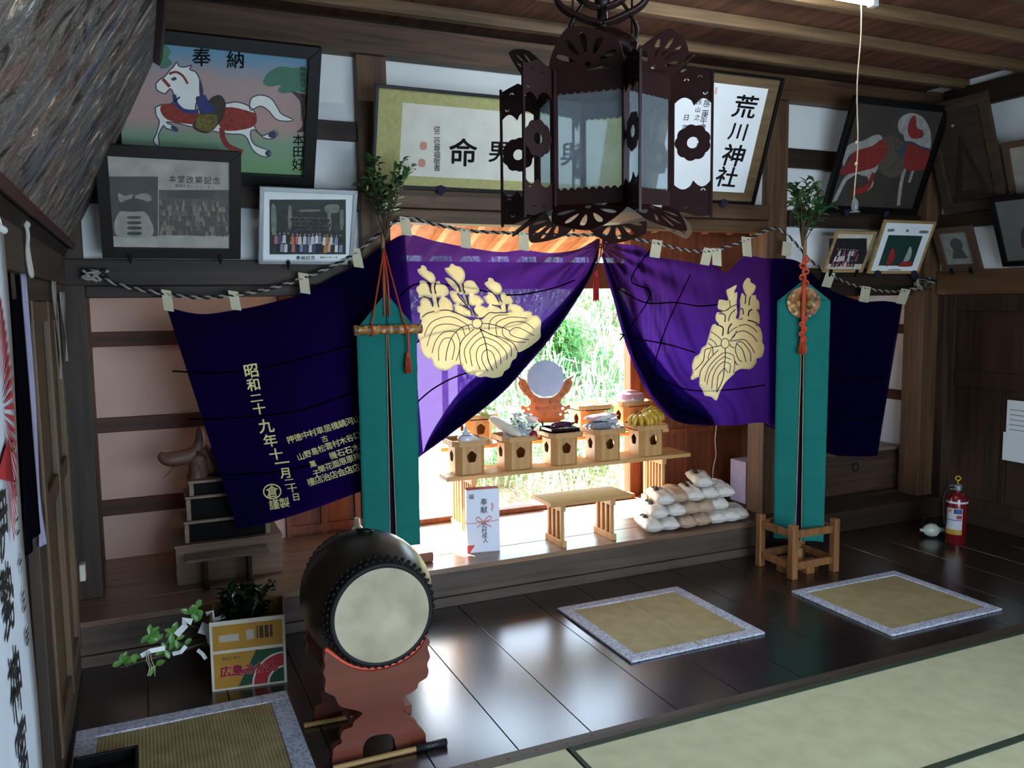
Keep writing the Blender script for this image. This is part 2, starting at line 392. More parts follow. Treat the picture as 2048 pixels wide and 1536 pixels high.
# sloping soffit with rafters, falling towards the garden
b = MB(); s0 = (4.74, 2.46); s1 = (5.85, 2.03)
def soff(y): return s0[1]+(s1[1]-s0[1])*(y-s0[0])/(s1[0]-s0[0])
b.add([(XL, s0[0], s0[1]), (XR, s0[0], s0[1]), (XR, s1[0], s1[1]), (XL, s1[0], s1[1]), (XL, s0[0], s0[1]+0.05), (XR, s0[0], s0[1]+0.05), (XR, s1[0], s1[1]+0.05), (XL, s1[0], s1[1]+0.05)],
      [(0, 1, 2, 3), (7, 6, 5, 4), (0, 4, 5, 1), (1, 5, 6, 2), (2, 6, 7, 3), (3, 7, 4, 0)])
struct('ceiling_soffit', b, W_SOFFIT, 'sloping board soffit over the back opening', 'ceiling')
for i in range(15):
    x = 1.2+i*0.23
    b = MB(); k = 0.05
    b.add([(x+dx, y, soff(y)-dz) for y in (s0[0]+0.02, s1[0]-0.02) for dz in (0.001, 0.06) for dx in (0, k)], [(0, 1, 3, 2), (4, 6, 7, 5), (0, 4, 5, 1), (2, 3, 7, 6), (0, 2, 6, 4), (1, 5, 7, 3)])
    trim(b, W_RAFT, 'rafter under the soffit behind the curtain', 'rafter')
b = MB(); b.bx(XR-0.01, XR+0.03, 4.72, YB+0.1, 0.15, 2.6)
struct('wall_right', b, PLASTER, 'white plaster side wall of the right bay', 'wall')
for z0, z1, n in ((1.395, 1.47, 'upper'), (0.86, 0.94, 'lower')):
    b = MB(); b.bx(XR-0.03, XR-0.009, 4.72, YB, z0, z1); trim(b, W_RAIL, n+' brown rail on the white wall of the right bay', 'beam')
# ------------------------------------------------------------------ left wall
b = MB(); b.bx(XL-0.05, XL, -2.0, 5.4, 0, 3.3)
struct('wall_left', b, W_LEFT, 'dark timber wall on the left', 'wall')
b = MB(); b.bx(XL+0.001, XL+0.055, -2.0, 4.58, 1.80, 1.99); b.bx(XL+0.001, XL+0.04, -2.0, 4.58, 1.72, 1.80)
trim(b, W_LEFTY, 'long beam on the left wall below the weathered painting', 'beam', bevel=0.004)
b = MB(); b.bx(XL+0.001, XL+0.04, 2.0, 4.26, 0, 0.09); trim(b, W_LEFTY, 'skirting along the left wall', 'baseboard', bevel=0.004)
def leftpost(y0, y1, d, label, mt=W_LEFT, z1=1.72): b = MB(); b.bx(XL+0.001, XL+d, y0, y1, 0.09, z1); trim(b, mt, label, 'post', bevel=0.005)
leftpost(3.02, 3.2, 0.04, 'flat post on the left wall beside the hanging cloth')
b = MB(); b.bx(XL+0.001, XL+0.02, 3.2, 4.3, 0.09, 1.72)
for y0, y1 in ((3.24, 3.32), (3.78, 3.86), (4.22, 4.3)): b.bx(XL+0.02, XL+0.045, y0, y1, 0.09, 1.72)
for z in (0.1, 0.95, 1.64): b.bx(XL+0.02, XL+0.04, 3.24, 4.3, z, z+0.075)
struct('door_2', b, wood('left_door_wood', '#4a3928', '#70583e', 2, 0.5, stain=0.3), 'panelled sliding door on the left wall', 'door', bevel=0.003)
# ------------------------------------------------------------------ right wall
b = MB(); b.bx(XR, XR+0.05, 0.4, 4.7, 0, 1.75); struct('wall_right', b, W_RIGHT, 'dark timber wall on the right', 'wall')
b = MB(); b.bx(XR, XR+0.05, 0.4, 4.75, 1.75, 3.3); struct('wall_right', b, PLASTER, 'plaster of the upper right wall', 'wall')
b = MB(); b.bx(XR-0.05, XR-0.001, 0.4, 4.51, 1.70, 1.88); trim(b, wood('right_beam', '#4a3220', '#6e4c32', 1, 0.5, stain=0.3), 'lintel along the right wall', 'beam', bevel=0.004)
b = MB(); b.bx(XR-0.05, XR-0.001, 0.4, 4.51, 2.19, 2.30); trim(b, W_DARKY, 'dark rail along the right wall above the lintel', 'beam', bevel=0.004)
b = MB(); b.bx(XR-0.05, XR-0.001, 0.4, 4.51, 3.04, 3.2); trim(b, W_DARKY, 'wall plate along the right wall', 'beam', bevel=0.004)
b = MB(); b.bx(XR-0.04, XR-0.001, 0.4, 4.44, 0, 0.10); trim(b, W_DARKY, 'skirting along the right wall', 'baseboard', bevel=0.004)
for i, (ya, yb) in enumerate(((3.44, 4.42), (2.45, 3.43))):
    b = MB(); b.bx(XR-0.015, XR-0.001, ya, yb, 0.10, 1.70)
    for y0 in (ya, yb-0.075): b.bx(XR-0.04, XR-0.015, y0, y0+0.075, 0.10, 1.70)
    for z, h in ((0.10, 0.10), (1.02, 0.12), (1.58, 0.12)): b.bx(XR-0.035, XR-0.015, ya+0.075, yb-0.075, z, z+h)
    b.bx(XR-0.03, XR-0.015, (ya+yb)/2-0.02, (ya+yb)/2+0.02, 0.2, 1.02)
    struct('door_%d' % (3+i), b, W_RIGHT, ('panelled wooden door nearest the corner post', 'panelled wooden door with papers pinned on it')[i], 'door', bevel=0.003)
# ------------------------------------------------------------------ front wall with the entrance, behind the camera
b = MB(); b.bx(XL, 0.5, -0.95, -0.9, 0, 3.3); b.bx(3.3, XR+0.05, -0.95, -0.9, 0, 3.3); b.bx(0.5, 3.3, -0.95, -0.9, 2.25, 3.3); b.bx(XR, XR+0.05, -0.9, 0.4, 0, 3.3)
struct('wall_front', b, W_DARK, 'front wall with the wide entrance', 'wall')
# ------------------------------------------------------------------ ceiling: boards along Y, battens along X
b = MB(); x = XL-0.05; k = 0
while x < XR+0.05:
    b.bx(x, x+0.298, -2.05, 4.75, 3.255+0.002*(k % 2), 3.285); x += 0.3; k += 1
struct('ceiling', b, W_CEIL, 'reddish board ceiling', 'ceiling')
for y in (4.36, 3.88, 3.44, 2.98, 2.52, 2.06, 1.6, 1.1, 0.6, 0.1):
    b = MB(); b.bx(XL, XR, y-0.028, y+0.028, 3.19, 3.254); trim(b, W_BATTEN, 'batten across the ceiling boards', 'batten', bevel=0.004)
b = MB(); b.bx(XL-0.05, XR+0.05, -2.05, 4.8, 3.30, 3.34); b.bx(XL-0.3, XR+0.3, 4.7, 4.76, 2.6, 3.34); struct('ceiling_roof', b, W_DARK, 'roof deck above the ceiling', 'roof')
# ------------------------------------------------------------------ pictures on the lintels
BLACK = plain('black_lacquer', '#060506', 0.45, spec=0.25); INK = plain('ink', '#0c0b0d', 0.8, var=0)
DKFRAME = plain('dark_brown_frame', '#17100d', 0.5, spec=0.3); PALEWOOD = wood('pale_frame_wood', '#8d7248', '#b29462', 0, 0.5)
SILVER = plain('silver_frame', '#a9adb2', 0.35, 0.6, var=0.05); PAPER = plain('white_paper', '#e6ecea', 0.8, var=0.03)
HOOK = plain('dark_purple_peg_cover', '#1a1430', 0.9)
load_glyphs('命男與従二位尊福敬書荒川神社平成庚午歳十一月西山之奉納昭和四年六吉日本田好堂改築記念0123456789.伊勢宮式遷', 0.012)
load_glyphs('荒川神社命男與奉納', 0.018)
def onplane(fr, px, py, off=0.0):
    O, U, V, N = fr; d = ray(px, py); c = Vector((0, 0, CAMH)); t = (O-c).dot(N)/d.dot(N); p = c+d*t
    return p+N*off
def uv(fr, px, py):
    p = onplane(fr, px, py)-fr[0]; return (p.dot(fr[1]), p.dot(fr[2]))
def leanframe(bl, br, tr, Y, lean, z=None):
    A, B = P(*bl, Y=Y), P(*br, Y=Y); a = R(lean); z = z or (A.z+B.z)/2
    fr = frame3((A.x, Y, z), (1, 0, 0), (0, -math.sin(a), math.cos(a))); return fr, B.x-A.x, uv(fr, *tr)[1]
def border(mb, fr, w, h, b, n0, n1):
    "four mitred bars"
    for q in ([(0, 0), (w, 0), (w-b, b), (b, b)], [(w, 0), (w, h), (w-b, h-b), (w-b, b)], [(w, h), (0, h), (b, h-b), (w-b, h-b)], [(0, h), (0, 0), (b, b), (b, h-b)]):
        mb.prism(q, n1-n0, fr, n0)
def pegs(root, fr, w, xs, mt=HOOK, s=0.03):
    for x in xs:
        b = MB(); b.prism([(x-s, 0.02), (x-s*0.6, -0.012), (x, -0.03), (x+s*0.6, -0.012), (x+s, 0.02), (x, 0.03)], 0.02, fr, 0.021); b.build('peg', mt, root, bevel=0.004)
def ribbon(mb, pts, wd, fn):
    "flat stroke along 2D points with a given width (number or list)"
    n = len(pts); ws = wd if isinstance(wd, (list, tuple)) else [wd]*n; vs_ = []
    for i, p in enumerate(pts):
        a, c = pts[max(i-1, 0)], pts[min(i+1, n-1)]; dx, dy = c[0]-a[0], c[1]-a[1]; l = math.hypot(dx, dy) or 1
        vs_ += [(p[0]-dy/l*ws[i]/2, p[1]+dx/l*ws[i]/2), (p[0]+dy/l*ws[i]/2, p[1]-dx/l*ws[i]/2)]
    mb.add([fn(*p) for p in vs_], [(2*i, 2*i+1, 2*i+3, 2*i+2) for i in range(n-1)])
def sm(pts, k=4, closed=True): return [(p.x, p.y) for p in catmull([(a, b_, 0) for a, b_ in pts], k, closed)]
def wbuild(root, fr, w, h, b, depth, fmat, back='#e6ecea', backmat=None):
    m = MB(); border(m, fr, w, h, b, 0, depth); m.build('frame', fmat, root, bevel=0.002)
    m = MB(); m.prism([(b*0.8, b*0.8), (w-b*0.8, b*0.8), (w-b*0.8, h-b*0.8), (b*0.8, h-b*0.8)], 0.008, fr, 0.004)
    return m.build('mount', backmat or PAPER, root)
def flat(root, name, mt, fr, off, polys, zf, rib=(), letters=()):
    "flat painted shapes: polygons and strokes given in picture points"
    m = MB(); k = 0
    for poly in polys:
        pts = [uv(fr, *zf(*p)) for p in poly]; m.prism(sm(pts), 0, fr, off+0.00004*k); k += 1
    for pts, wd in rib:
        pts = [uv(fr, *zf(*p)) for p in pts]; s_ = (fr[0]-Vector((0, 0, CAMH))).length/FPX*zf.k
        ribbon(m, sm(pts, 4, False), [wd*s_]*(len(pts)*4-3), lambda x, y: fr[0]+fr[1]*x+fr[2]*y+fr[3]*off)
    return m.build(name, mt, root)
class Zm:
    def __init__(s, x0, y0, k): s.x0, s.y0, s.k = x0, y0, k
    def __call__(s, x, y): return (s.x0+x*s.k, s.y0+y*s.k)
def gradient(name, stops, rough=0.45):
    m, t, b = newmat(name); tc = t.nodes.new('ShaderNodeTexCoord'); sp = t.nodes.new('ShaderNodeSeparateXYZ'); r = t.nodes.new('ShaderNodeValToRGB')
    n = t.nodes.new('ShaderNodeTexNoise'); n.inputs['Scale'].default_value = 6; ad = t.nodes.new('ShaderNodeMath'); ad.operation = 'MULTIPLY_ADD'; ad.inputs[1].default_value = 0.12
    L = t.links.new; L(tc.outputs['Generated'], sp.inputs[0]); L(n.outputs['Fac'], ad.inputs[0]); L(sp.outputs['Z'], ad.inputs[2]); L(ad.outputs[0], r.inputs[0]); L(r.outputs[0], b.inputs['Base Color'])
    for i, (p_, c) in enumerate(stops):
        e = r.color_ramp.elements[i] if i < 2 else r.color_ramp.elements.new(p_); e.position = p_; e.color = C(c)
    b.inputs['Roughness'].default_value = rough; return m
# ---- votive tablet with a galloping white horse
fr, w_, h_ = leanframe((222, 372), (625, 372), (643, 92), 4.555, 27, 2.318)
hz = thing('votive_tablet', 'black framed votive painting of a galloping white horse on pink and green ground', 'painting', fr[0])
wbuild(hz, fr, w_, h_, 0.06, 0.045, BLACK, backmat=gradient('horse_ground', [(0.06, '#6f9a62'), (0.34, '#7d9a80'), (0.46, '#b08f88'), (0.8, '#a98f8c'), (0.99, '#5f8fa8')]))
z1 = Zm(0, 0, 720/1843)
flat(hz, 'painted_tree', plain('tree_green', '#44745c', 0.6), fr, 0.0125, [[(1345, 420), (1370, 370), (1430, 338), (1500, 345), (1572, 352), (1570, 468), (1520, 465), (1450, 475), (1420, 460), (1435, 432), (1380, 440)], [(815, 225), (850, 228), (875, 265), (860, 290), (880, 320), (850, 345), (815, 335)]], z1)
flat(hz, 'painted_trunk', plain('tree_brown', '#4b352a', 0.6), fr, 0.0128, [[(1490, 466), (1530, 472), (1562, 482), (1563, 520), (1555, 580), (1566, 640), (1556, 668), (1515, 672), (1545, 640), (1540, 560), (1530, 510)]], z1)
hs = [[(797, 425), (815, 405), (845, 385), (865, 360), (890, 335), (903, 313), (915, 335), (945, 340), (980, 331), (970, 352), (1000, 365), (1020, 400), (1033, 440), (1035, 480), (1010, 505), (1000, 540), (990, 570), (900, 580), (885, 540), (890, 500), (885, 470), (870, 450), (845, 475), (815, 465), (800, 450)],
      [(795, 545), (840, 530), (900, 545), (1000, 560), (1160, 525), (1220, 520), (1280, 545), (1310, 590), (1300, 640), (1340, 690), (1400, 665), (1420, 680), (1395, 705), (1350, 702), (1300, 660), (1280, 680), (1300, 735), (1380, 770), (1375, 797), (1330, 792), (1290, 760), (1250, 690), (1160, 680), (1000, 650), (900, 625), (850, 622), (900, 648), (905, 668), (850, 652), (835, 640), (810, 690), (815, 735), (800, 740), (785, 715), (800, 680), (815, 620), (800, 590), (795, 560)],
      [(1275, 545), (1285, 500), (1330, 483), (1385, 500), (1420, 550), (1440, 580), (1500, 610), (1460, 617), (1410, 605), (1370, 560), (1330, 540), (1285, 560)]]
flat(hz, 'painted_horse', plain('horse_white', '#e8e8e0', 0.6, var=0.05), fr, 0.013, hs, z1)
flat(hz, 'painted_outline', plain('outline_blue_grey', '#3a3f55', 0.7), fr, 0.0133, [[(1375, 797), (1355, 785), (1362, 768), (1380, 772)], [(1395, 703), (1370, 690), (1390, 668), (1416, 678)], [(905, 665), (875, 655), (880, 640), (900, 645)], [(875, 400), (895, 390), (903, 402), (885, 410)], [(1020, 395), (1033, 440), (1035, 480), (1022, 490), (1018, 440)]], z1, [(p + [p[0]], 5) for p in hs])
flat(hz, 'painted_barding', plain('barding_red', '#8a2a1c', 0.6, var=0.35, scale=60), fr, 0.0137, [[(835, 530), (900, 530), (940, 560), (1020, 580), (1015, 630), (960, 630), (890, 620), (845, 600), (820, 560)], [(1155, 545), (1290, 570), (1310, 590), (1310, 625), (1280, 650), (1200, 665), (1140, 660), (1120, 620)]], z1,
     [([(1135, 650), (1140, 700), (1170, 745), (1240, 775)], 24), ([(865, 375), (900, 365), (935, 385), (960, 425)], 10), ([(832, 400), (868, 440)], 14)])
flat(hz, 'painted_saddle', plain('saddle_dark', '#33291f', 0.6, var=0.4, scale=50), fr, 0.0141, [[(1000, 500), (1030, 490), (1050, 520), (1090, 490), (1130, 485), (1155, 530), (1140, 600), (1110, 640), (1060, 678), (1000, 662), (985, 630), (1020, 580)]], z1)
flat(hz, 'painted_flap', plain('saddle_gold', '#6a5a1c', 0.6, var=0.5, scale=70), fr, 0.0145, [[(1022, 585), (1108, 588), (1100, 652), (1060, 668), (1008, 652), (1000, 630)]], z1)
flat(hz, 'painted_cloth', plain('saddle_blue', '#22326e', 0.6), fr, 0.0147, [[(1008, 505), (1045, 480), (1070, 520), (1100, 560), (1050, 578), (1015, 548)]], z1, [([(890, 480), (905, 530), (950, 565), (1015, 568)], 16), ([(872, 532), (920, 492)], 7)])
m = MB(); fn = lambda x, y: onplane(fr, x, -y, 0.0135)
for ch, x, y, s_, bo in (('奉', 1030, 290, 100, 0.018), ('納', 1205, 302, 96, 0.018), ('本', 1525, 712, 62, 0.012), ('田', 1525, 772, 62, 0.012), ('好', 1525, 838, 66, 0.012)): letter(m, ch, fn, x*z1.k, -y*z1.k, s_*z1.k, bo)
column(m, '昭和四十一年六月吉日', fn, 1547*z1.k, -350*z1.k, 27*z1.k, 28*z1.k, bold=0.012)
m.build('lettering', INK, hz)
# ---- old black and white commemorative photograph
def crowd(root, name, fr, x0, y0, x1, y1, rows, cols, pal, seed, head='#b79b86', hs_=0.8):
    "rows of small figures, each a body and a head, as printed on a photograph"
    rng = random.Random(seed); mats = [plain('print_%s' % c[1:], c, 0.5, var=0.1) for c in pal]+[plain('print_%s' % head[1:], head, 0.5)]
    m = MB(); dx, dy = (x1-x0)/cols, (y1-y0)/rows
    for j in range(rows):
        for i in range(cols):
            x = x0+(i+0.5+0.5*(j % 2)-0.25+rng.uniform(-0.2, 0.2))*dx; y = y1-(j+0.6)*dy+rng.uniform(-0.1, 0.1)*dy; o = 0.013+0.0001*(rows-j)
            m.m = rng.randrange(len(pal)); m.prism([(x-dx*0.42, y-dy*0.8), (x+dx*0.42, y-dy*0.8), (x+dx*0.4, y+dy*0.05), (x+dx*0.15, y+dy*0.2), (x-dx*0.15, y+dy*0.2), (x-dx*0.4, y+dy*0.05)], 0, fr, o)
            m.m = len(pal); m.prism(circ(x, y+dy*0.38, min(dx, dy)*0.24*hs_, 7), 0, fr, o+0.00005)
    return m.build(name, mats, root)
fr, w_, h_ = leanframe((205, 510), (480, 512), (486, 302), 4.5, 24, 1.935)
op = thing('framed_photograph', 'dark framed old sepia photographs on a stained mount under the galloping horse tablet', 'picture', fr[0])
wbuild(op, fr, w_, h_, 0.052, 0.03, DKFRAME, backmat=plain('stained_mount', '#a39f94', 0.6, var=0.2, scale=14))
def panel(root, name, col, z, x0, y0, x1, y1, off=0.0125, **k):
    c = [uv(fr, *z(x, y)) for x, y in ((x0, y1), (x1, y1), (x1, y0), (x0, y0))]
    m = MB(); m.prism(c, 0, fr, off); m.build(name, plain(name+col, col, 0.5, **k), root); return c
def pic(z, p): return uv(fr, *z(*p))
panel(op, 'photograph', '#2a2825', z1, 552, 900, 808, 1205, var=0.5, scale=30); panel(op, 'photograph', '#3d392f', z1, 812, 968, 1172, 1200, var=0.45, scale=26)
flat(op, 'printed_steps', plain('print_pale', '#8e8a80', 0.5, var=0.25, scale=30), fr, 0.0128, [[(612, 1080), (740, 1080), (780, 1200), (596, 1200)], [(605, 985), (640, 1000), (680, 990), (660, 1030), (615, 1030)], [(690, 1000), (750, 985), (775, 1020), (720, 1030)]], z1)
flat(op, 'printed_shadow', plain('print_dark', '#1a1817', 0.5), fr, 0.013, [[(655, 1103), (715, 1103), (715, 1115), (655, 1115)], [(657, 1130), (717, 1130), (717, 1143), (657, 1143)], [(657, 1155), (718, 1155), (718, 1170), (657, 1170)], [(657, 1183), (720, 1183), (720, 1198), (657, 1198)], [(610, 1040), (690, 1010), (770, 1040), (750, 1075), (620, 1075)], [(860, 975), (1100, 975), (1050, 1010), (900, 1010)]], z1)
c0, c1 = pic(z1, (825, 1190)), pic(z1, (1165, 1020)); crowd(op, 'printed_people', fr, c0[0], c0[1], c1[0], c1[1], 7, 24, ['#2e2b26', '#55503f', '#7b735e', '#3c382f'], 3, '#9a9078')
m = MB(); fn = lambda x, y: onplane(fr, x, -y, 0.013)
for i, ch in enumerate('本堂改築記念'): letter(m, ch, fn, (882+i*45)*z1.k, -(912+i*2)*z1.k, 40*z1.k, 0.012)
for i, ch in enumerate('昭和35.11.21'): letter(m, ch, fn, (905+i*21)*z1.k, -(946+i*1)*z1.k, 19*z1.k, 0.012)
m.build('lettering', INK, op)
m = MB(); m.prism([(0.045, 0.045), (w_-0.045, 0.045), (w_-0.045, h_-0.045), (0.045, h_-0.045)], 0.002, fr, 0.016); m.build('pane', glass('picture_glass', clear=0.97), op)
pegs(op, fr, w_, (0.12, w_-0.1), BLACK, 0.012)
# ---- colour group photograph in a silver frame
fr, w_, h_ = leanframe((516, 526), (704, 526), (713, 380), 4.545, 24, 1.91)
cp = thing('framed_photograph', 'silver framed colour photograph of a large seated group, right of the sepia photographs', 'picture', fr[0])
wbuild(cp, fr, w_, h_, 0.022, 0.02, SILVER); z = z1
panel(cp, 'photograph', '#2a302c', z1, 1378, 1018, 1768, 1298, var=0.4, scale=25)
flat(cp, 'printed_hall', plain('print_hall', '#6f7468', 0.5, var=0.3, scale=30), fr, 0.0127, [[(1540, 1070), (1630, 1068), (1630, 1078), (1540, 1080)], [(1388, 1050), (1410, 1060), (1412, 1180), (1390, 1190)], [(1474, 1060), (1490, 1060), (1490, 1160), (1474, 1160)], [(1675, 1060), (1690, 1060), (1692, 1165), (1676, 1165)], [(1738, 1080), (1755, 1075), (1755, 1160), (1740, 1165)], [(1665, 1048), (1728, 1044), (1728, 1082), (1668, 1084)]], z1)
c0, c1 = pic(z1, (1405, 1268)), pic(z1, (1752, 1190)); d1 = pic(z1, (1690, 1110))
crowd(cp, 'printed_people', fr, c0[0]+0.08, c1[1], d1[0], d1[1], 4, 16, ['#26262b', '#33333a', '#202226'], 8, '#b39684')
crowd(cp, 'printed_people', fr, c0[0], c0[1], c1[0], c1[1], 2, 17, ['#1d1e22', '#c9c4bd', '#b06a72', '#7d8aa8', '#c99a84', '#3b4a6a', '#d8d4cf', '#b7793f'], 9, '#c2a28e')
m = MB(); fn = lambda x, y: onplane(fr, x, -y, 0.0135)
for i, ch in enumerate('奉納記念'): letter(m, ch, fn, (1525+i*25)*z1.k, -(1315)*z1.k, 23*z1.k, 0.012)
for i, ch in enumerate('昭和60年10月'): letter(m, ch, fn, (1642+i*11)*z1.k, -(1313)*z1.k, 11*z1.k, 0.012)
m.build('lettering', INK, cp); pegs(cp, fr, w_, (0.15, w_-0.02), BLACK, 0.01)
# ---- wide calligraphy frame
fr, w_, h_ = leanframe((740, 380), (1242, 395), (1262, 216), 4.55, 17, 2.327)
wc = thing('framed_calligraphy', 'wide low black framed calligraphy on olive-gold brocade behind the hanging lantern', 'calligraphy', fr[0])
wbuild(wc, fr, w_, h_, 0.018, 0.03, BLACK, backmat=plain('olive_gold_brocade', '#a8a468', 0.7, var=0.12, scale=40))
z2 = Zm(680, 0, 720/1843)
a = [pic(z2, p) for p in ((297, 895), (1325, 895))]; t_ = pic(z2, (1325, 640))[1]+0.03
m = MB(); x0, y0, x1 = a[0][0], a[0][1], a[1][0]; m.prism([(x0, y0), (x1, y0), (x1, t_), (x0, t_)], 0, fr, 0.0125); m.build('paper', plain('cream_paper', '#d4d3c4', 0.8, var=0.06, scale=12), wc)
m = MB(); fn = lambda x, y: onplane(fr, x, -y, 0.0132)
letter(m, '命', fn, (626)*z2.k+680, -(780)*z2.k, 150*z2.k, 0.018, rot=-0.03); letter(m, '男', fn, 812*z2.k+680, -(775)*z2.k, 118*z2.k, 0.018, rot=-0.03); letter(m, '與', fn, 1185*z2.k+680, -(790)*z2.k, 130*z2.k, 0.018, rot=-0.05)
column(m, '従二位尊福敬書', fn, 493*z2.k+680, -(660)*z2.k, 36*z2.k, 33*z2.k, bold=0.008)
m.build('lettering', INK, wc)
flat(wc, 'seal_stamp', plain('seal_red', '#c08a78', 0.8, var=0.2, scale=200), fr, 0.0131, [[(408, 728), (438, 728), (438, 762), (408, 762)], [(400, 815), (430, 815), (430, 850), (400, 850)]], z2)
pegs(wc, fr, w_, (0.4, 1.35))
# ---- tall white calligraphy with the shrine name
fr, w_, h_ = leanframe((1283, 398), (1503, 408), (1560, 155), 4.55, 19.5, 2.327)
ac = thing('framed_calligraphy', 'white calligraphy sheet in a wide brown and black frame, right of the hanging lantern', 'calligraphy', fr[0])
m = MB(); border(m, fr, w_, h_, 0.016, 0, 0.035); m.build('frame', BLACK, ac, bevel=0.002)
m = MB(); m.prism([(0.012, 0.012), (w_-0.012, 0.012), (w_-0.012, h_-0.012), (0.012, h_-0.012)], 0.008, fr, 0.004); m.build('mount', wood('mount_brown', '#5e4c34', '#786244', 0, 0.6), ac)
z3 = Zm(1300, 0, 748/1915)
q = [pic(z3, p) for p in ((40, 970), (475, 985), (607, 455), (155, 403))]
m = MB(); m.prism([(0.085, q[1][1]), (q[1][0], q[1][1]), (q[1][0], q[2][1]), (0.085, q[2][1])], 0, fr, 0.0125); m.build('paper', plain('bright_paper', '#f0f4f4', 0.8, var=0.02), ac)
m = MB(); fn = lambda x, y: onplane(fr, x, -y, 0.0132)
for ch, x, y, s_ in (('荒', 482, 545, 125), ('川', 448, 672, 98), ('神', 423, 795, 120), ('社', 388, 905, 112)): letter(m, ch, fn, x*z3.k+1300, -y*z3.k, s_*z3.k, 0.018, rot=-0.1, shear=0.2)
for i, ch in enumerate('平成二庚午歳十一月'): letter(m, ch, fn, (292-i*6)*z3.k+1300, -(490+i*32)*z3.k, 36*z3.k, 0.012, shear=0.2)
for i, ch in enumerate('西山之'): letter(m, ch, fn, (243-i*4)*z3.k+1300, -(520+i*40)*z3.k, 30*z3.k, 0.012, shear=0.2)
for i, ch in enumerate('日吉山川'): letter(m, ch, fn, (180-i*8)*z3.k+1300, -(600+i*52)*z3.k, 34*z3.k, 0.012, shear=0.2)
m.build('lettering', INK, ac)
flat(ac, 'seal_stamp', plain('seal_pink', '#d8a8a0', 0.8), fr, 0.0131, [[(330, 447), (338, 448), (334, 480), (326, 479)]], z3)
pegs(ac, fr, w_, (0.62, 0.12))
# ---- dark painting of a white horse with red trappings
fr, w_, h_ = leanframe((1640, 425), (1826, 434), (1896, 212), 4.55, 20, 2.30)
hr = thing('votive_painting', 'black framed dark painting of a standing white horse in red trappings, high on the right', 'painting', fr[0])
wbuild(hr, fr, w_, h_, 0.045, 0.035, BLACK, backmat=plain('brown_painting_ground', '#38312b', 0.6, var=0.18, scale=6))
flat(hr, 'painted_horse', plain('old_white_paint', '#8f8f8a', 0.7, var=0.2, scale=30), fr, 0.013, [[(1262, 645), (1270, 610), (1300, 585), (1340, 578), (1390, 600), (1425, 660), (1432, 720), (1420, 765), (1340, 725), (1300, 720), (1290, 690), (1270, 675)], [(978, 800), (990, 760), (1030, 730), (1080, 720), (1130, 695), (1165, 688), (1182, 710), (1130, 745), (1050, 770), (1010, 800), (985, 850)], [(1040, 860), (1150, 820), (1160, 860), (1120, 900), (1060, 890)], [(1288, 760), (1310, 790), (1310, 860), (1290, 880), (1282, 850)]], z3,
     [([(1060, 872), (1000, 910), (970, 960), (935, 1035)], 24), ([(1130, 870), (1112, 900), (1132, 940), (1105, 970)], 16), ([(1300, 860), (1287, 900), (1275, 960), (1265, 1050)], 22), ([(1340, 868), (1320, 932)], 18)])
flat(hr, 'painted_trappings', plain('old_red_paint', '#7a211d', 0.7, var=0.2, scale=40), fr, 0.0135, [[(1180, 712), (1205, 740), (1200, 790), (1150, 850), (1100, 868), (1000, 890), (958, 880), (975, 860), (1010, 830), (1040, 775), (1130, 745)], [(1302, 745), (1330, 728), (1418, 768), (1430, 800), (1420, 850), (1370, 870), (1305, 868), (1292, 820)], [(1312, 650), (1328, 604), (1352, 592), (1360, 650), (1390, 668), (1388, 700), (1340, 708), (1318, 690)], [(1035, 970), (1100, 940), (1130, 880), (1140, 900), (1110, 970), (1040, 995)]], z3)
flat(hr, 'painted_saddle', plain('old_saddle_paint', '#4d423a', 0.7, var=0.3, scale=40), fr, 0.0132, [[(1180, 712), (1240, 695), (1300, 742), (1296, 860), (1250, 905), (1200, 900), (1160, 850), (1200, 790)]], z3, [([(1255, 600), (1235, 650), (1200, 700), (1190, 760)], 7)])
flat(hr, 'painted_rein', plain('old_blue_paint', '#2b3d4a', 0.7), fr, 0.0139, [[(1262, 765), (1300, 735), (1310, 745), (1285, 800), (1262, 795)]], z3, [([(1310, 722), (1360, 745), (1428, 765)], 8)])
pegs(hr, fr, w_, (0.22, 0.6))
# ---- two small framed photographs on the right lintel
z6 = Zm(1600, 400, 448/2048)
fr, w_, h_ = leanframe((1642, 541), (1721, 546), (1757, 462), 4.52, 24, 1.875)
sp = thing('framed_photograph', 'smaller pale wood framed group photograph, left of the pair on the right lintel', 'picture', fr[0])
wbuild(sp, fr, w_, h_, 0.022, 0.02, PALEWOOD, backmat=plain('cream_mount', '#c8c0ae', 0.8)); panel(sp, 'photograph', '#211f24', z6, 255, 345, 600, 580, var=0.4, scale=30)
a, c_ = pic(z6, (255, 590)), pic(z6, (545, 440)); crowd(sp, 'printed_people', fr, a[0]+0.02, a[1]+0.005, c_[0], c_[1], 3, 9, ['#2b2833', '#c9b8b8', '#3a2f36', '#8a4a50'], 5, '#c9b0a4')
pegs(sp, fr, w_, (0.06, w_-0.07), BLACK, 0.01)
fr, w_, h_ = leanframe((1732, 545), (1833, 548), (1868, 442), 4.5, 21, 1.865)
ce = thing('framed_photograph', 'larger pale wood framed dark green picture, right of the pair on the right lintel', 'picture', fr[0])
wbuild(ce, fr, w_, h_, 0.02, 0.02, PALEWOOD)
q = [pic(z6, p) for p in ((705, 595), (1012, 603), (1108, 333), (792, 315))]; m = MB(); m.prism([(q[0][0], q[0][1]), (q[1][0], q[0][1]), (q[1][0], q[3][1]), (q[0][0], q[3][1])], 0, fr, 0.0125); m.build('photograph', plain('dark_green_print', '#1c3a36', 0.5, var=0.25), ce)
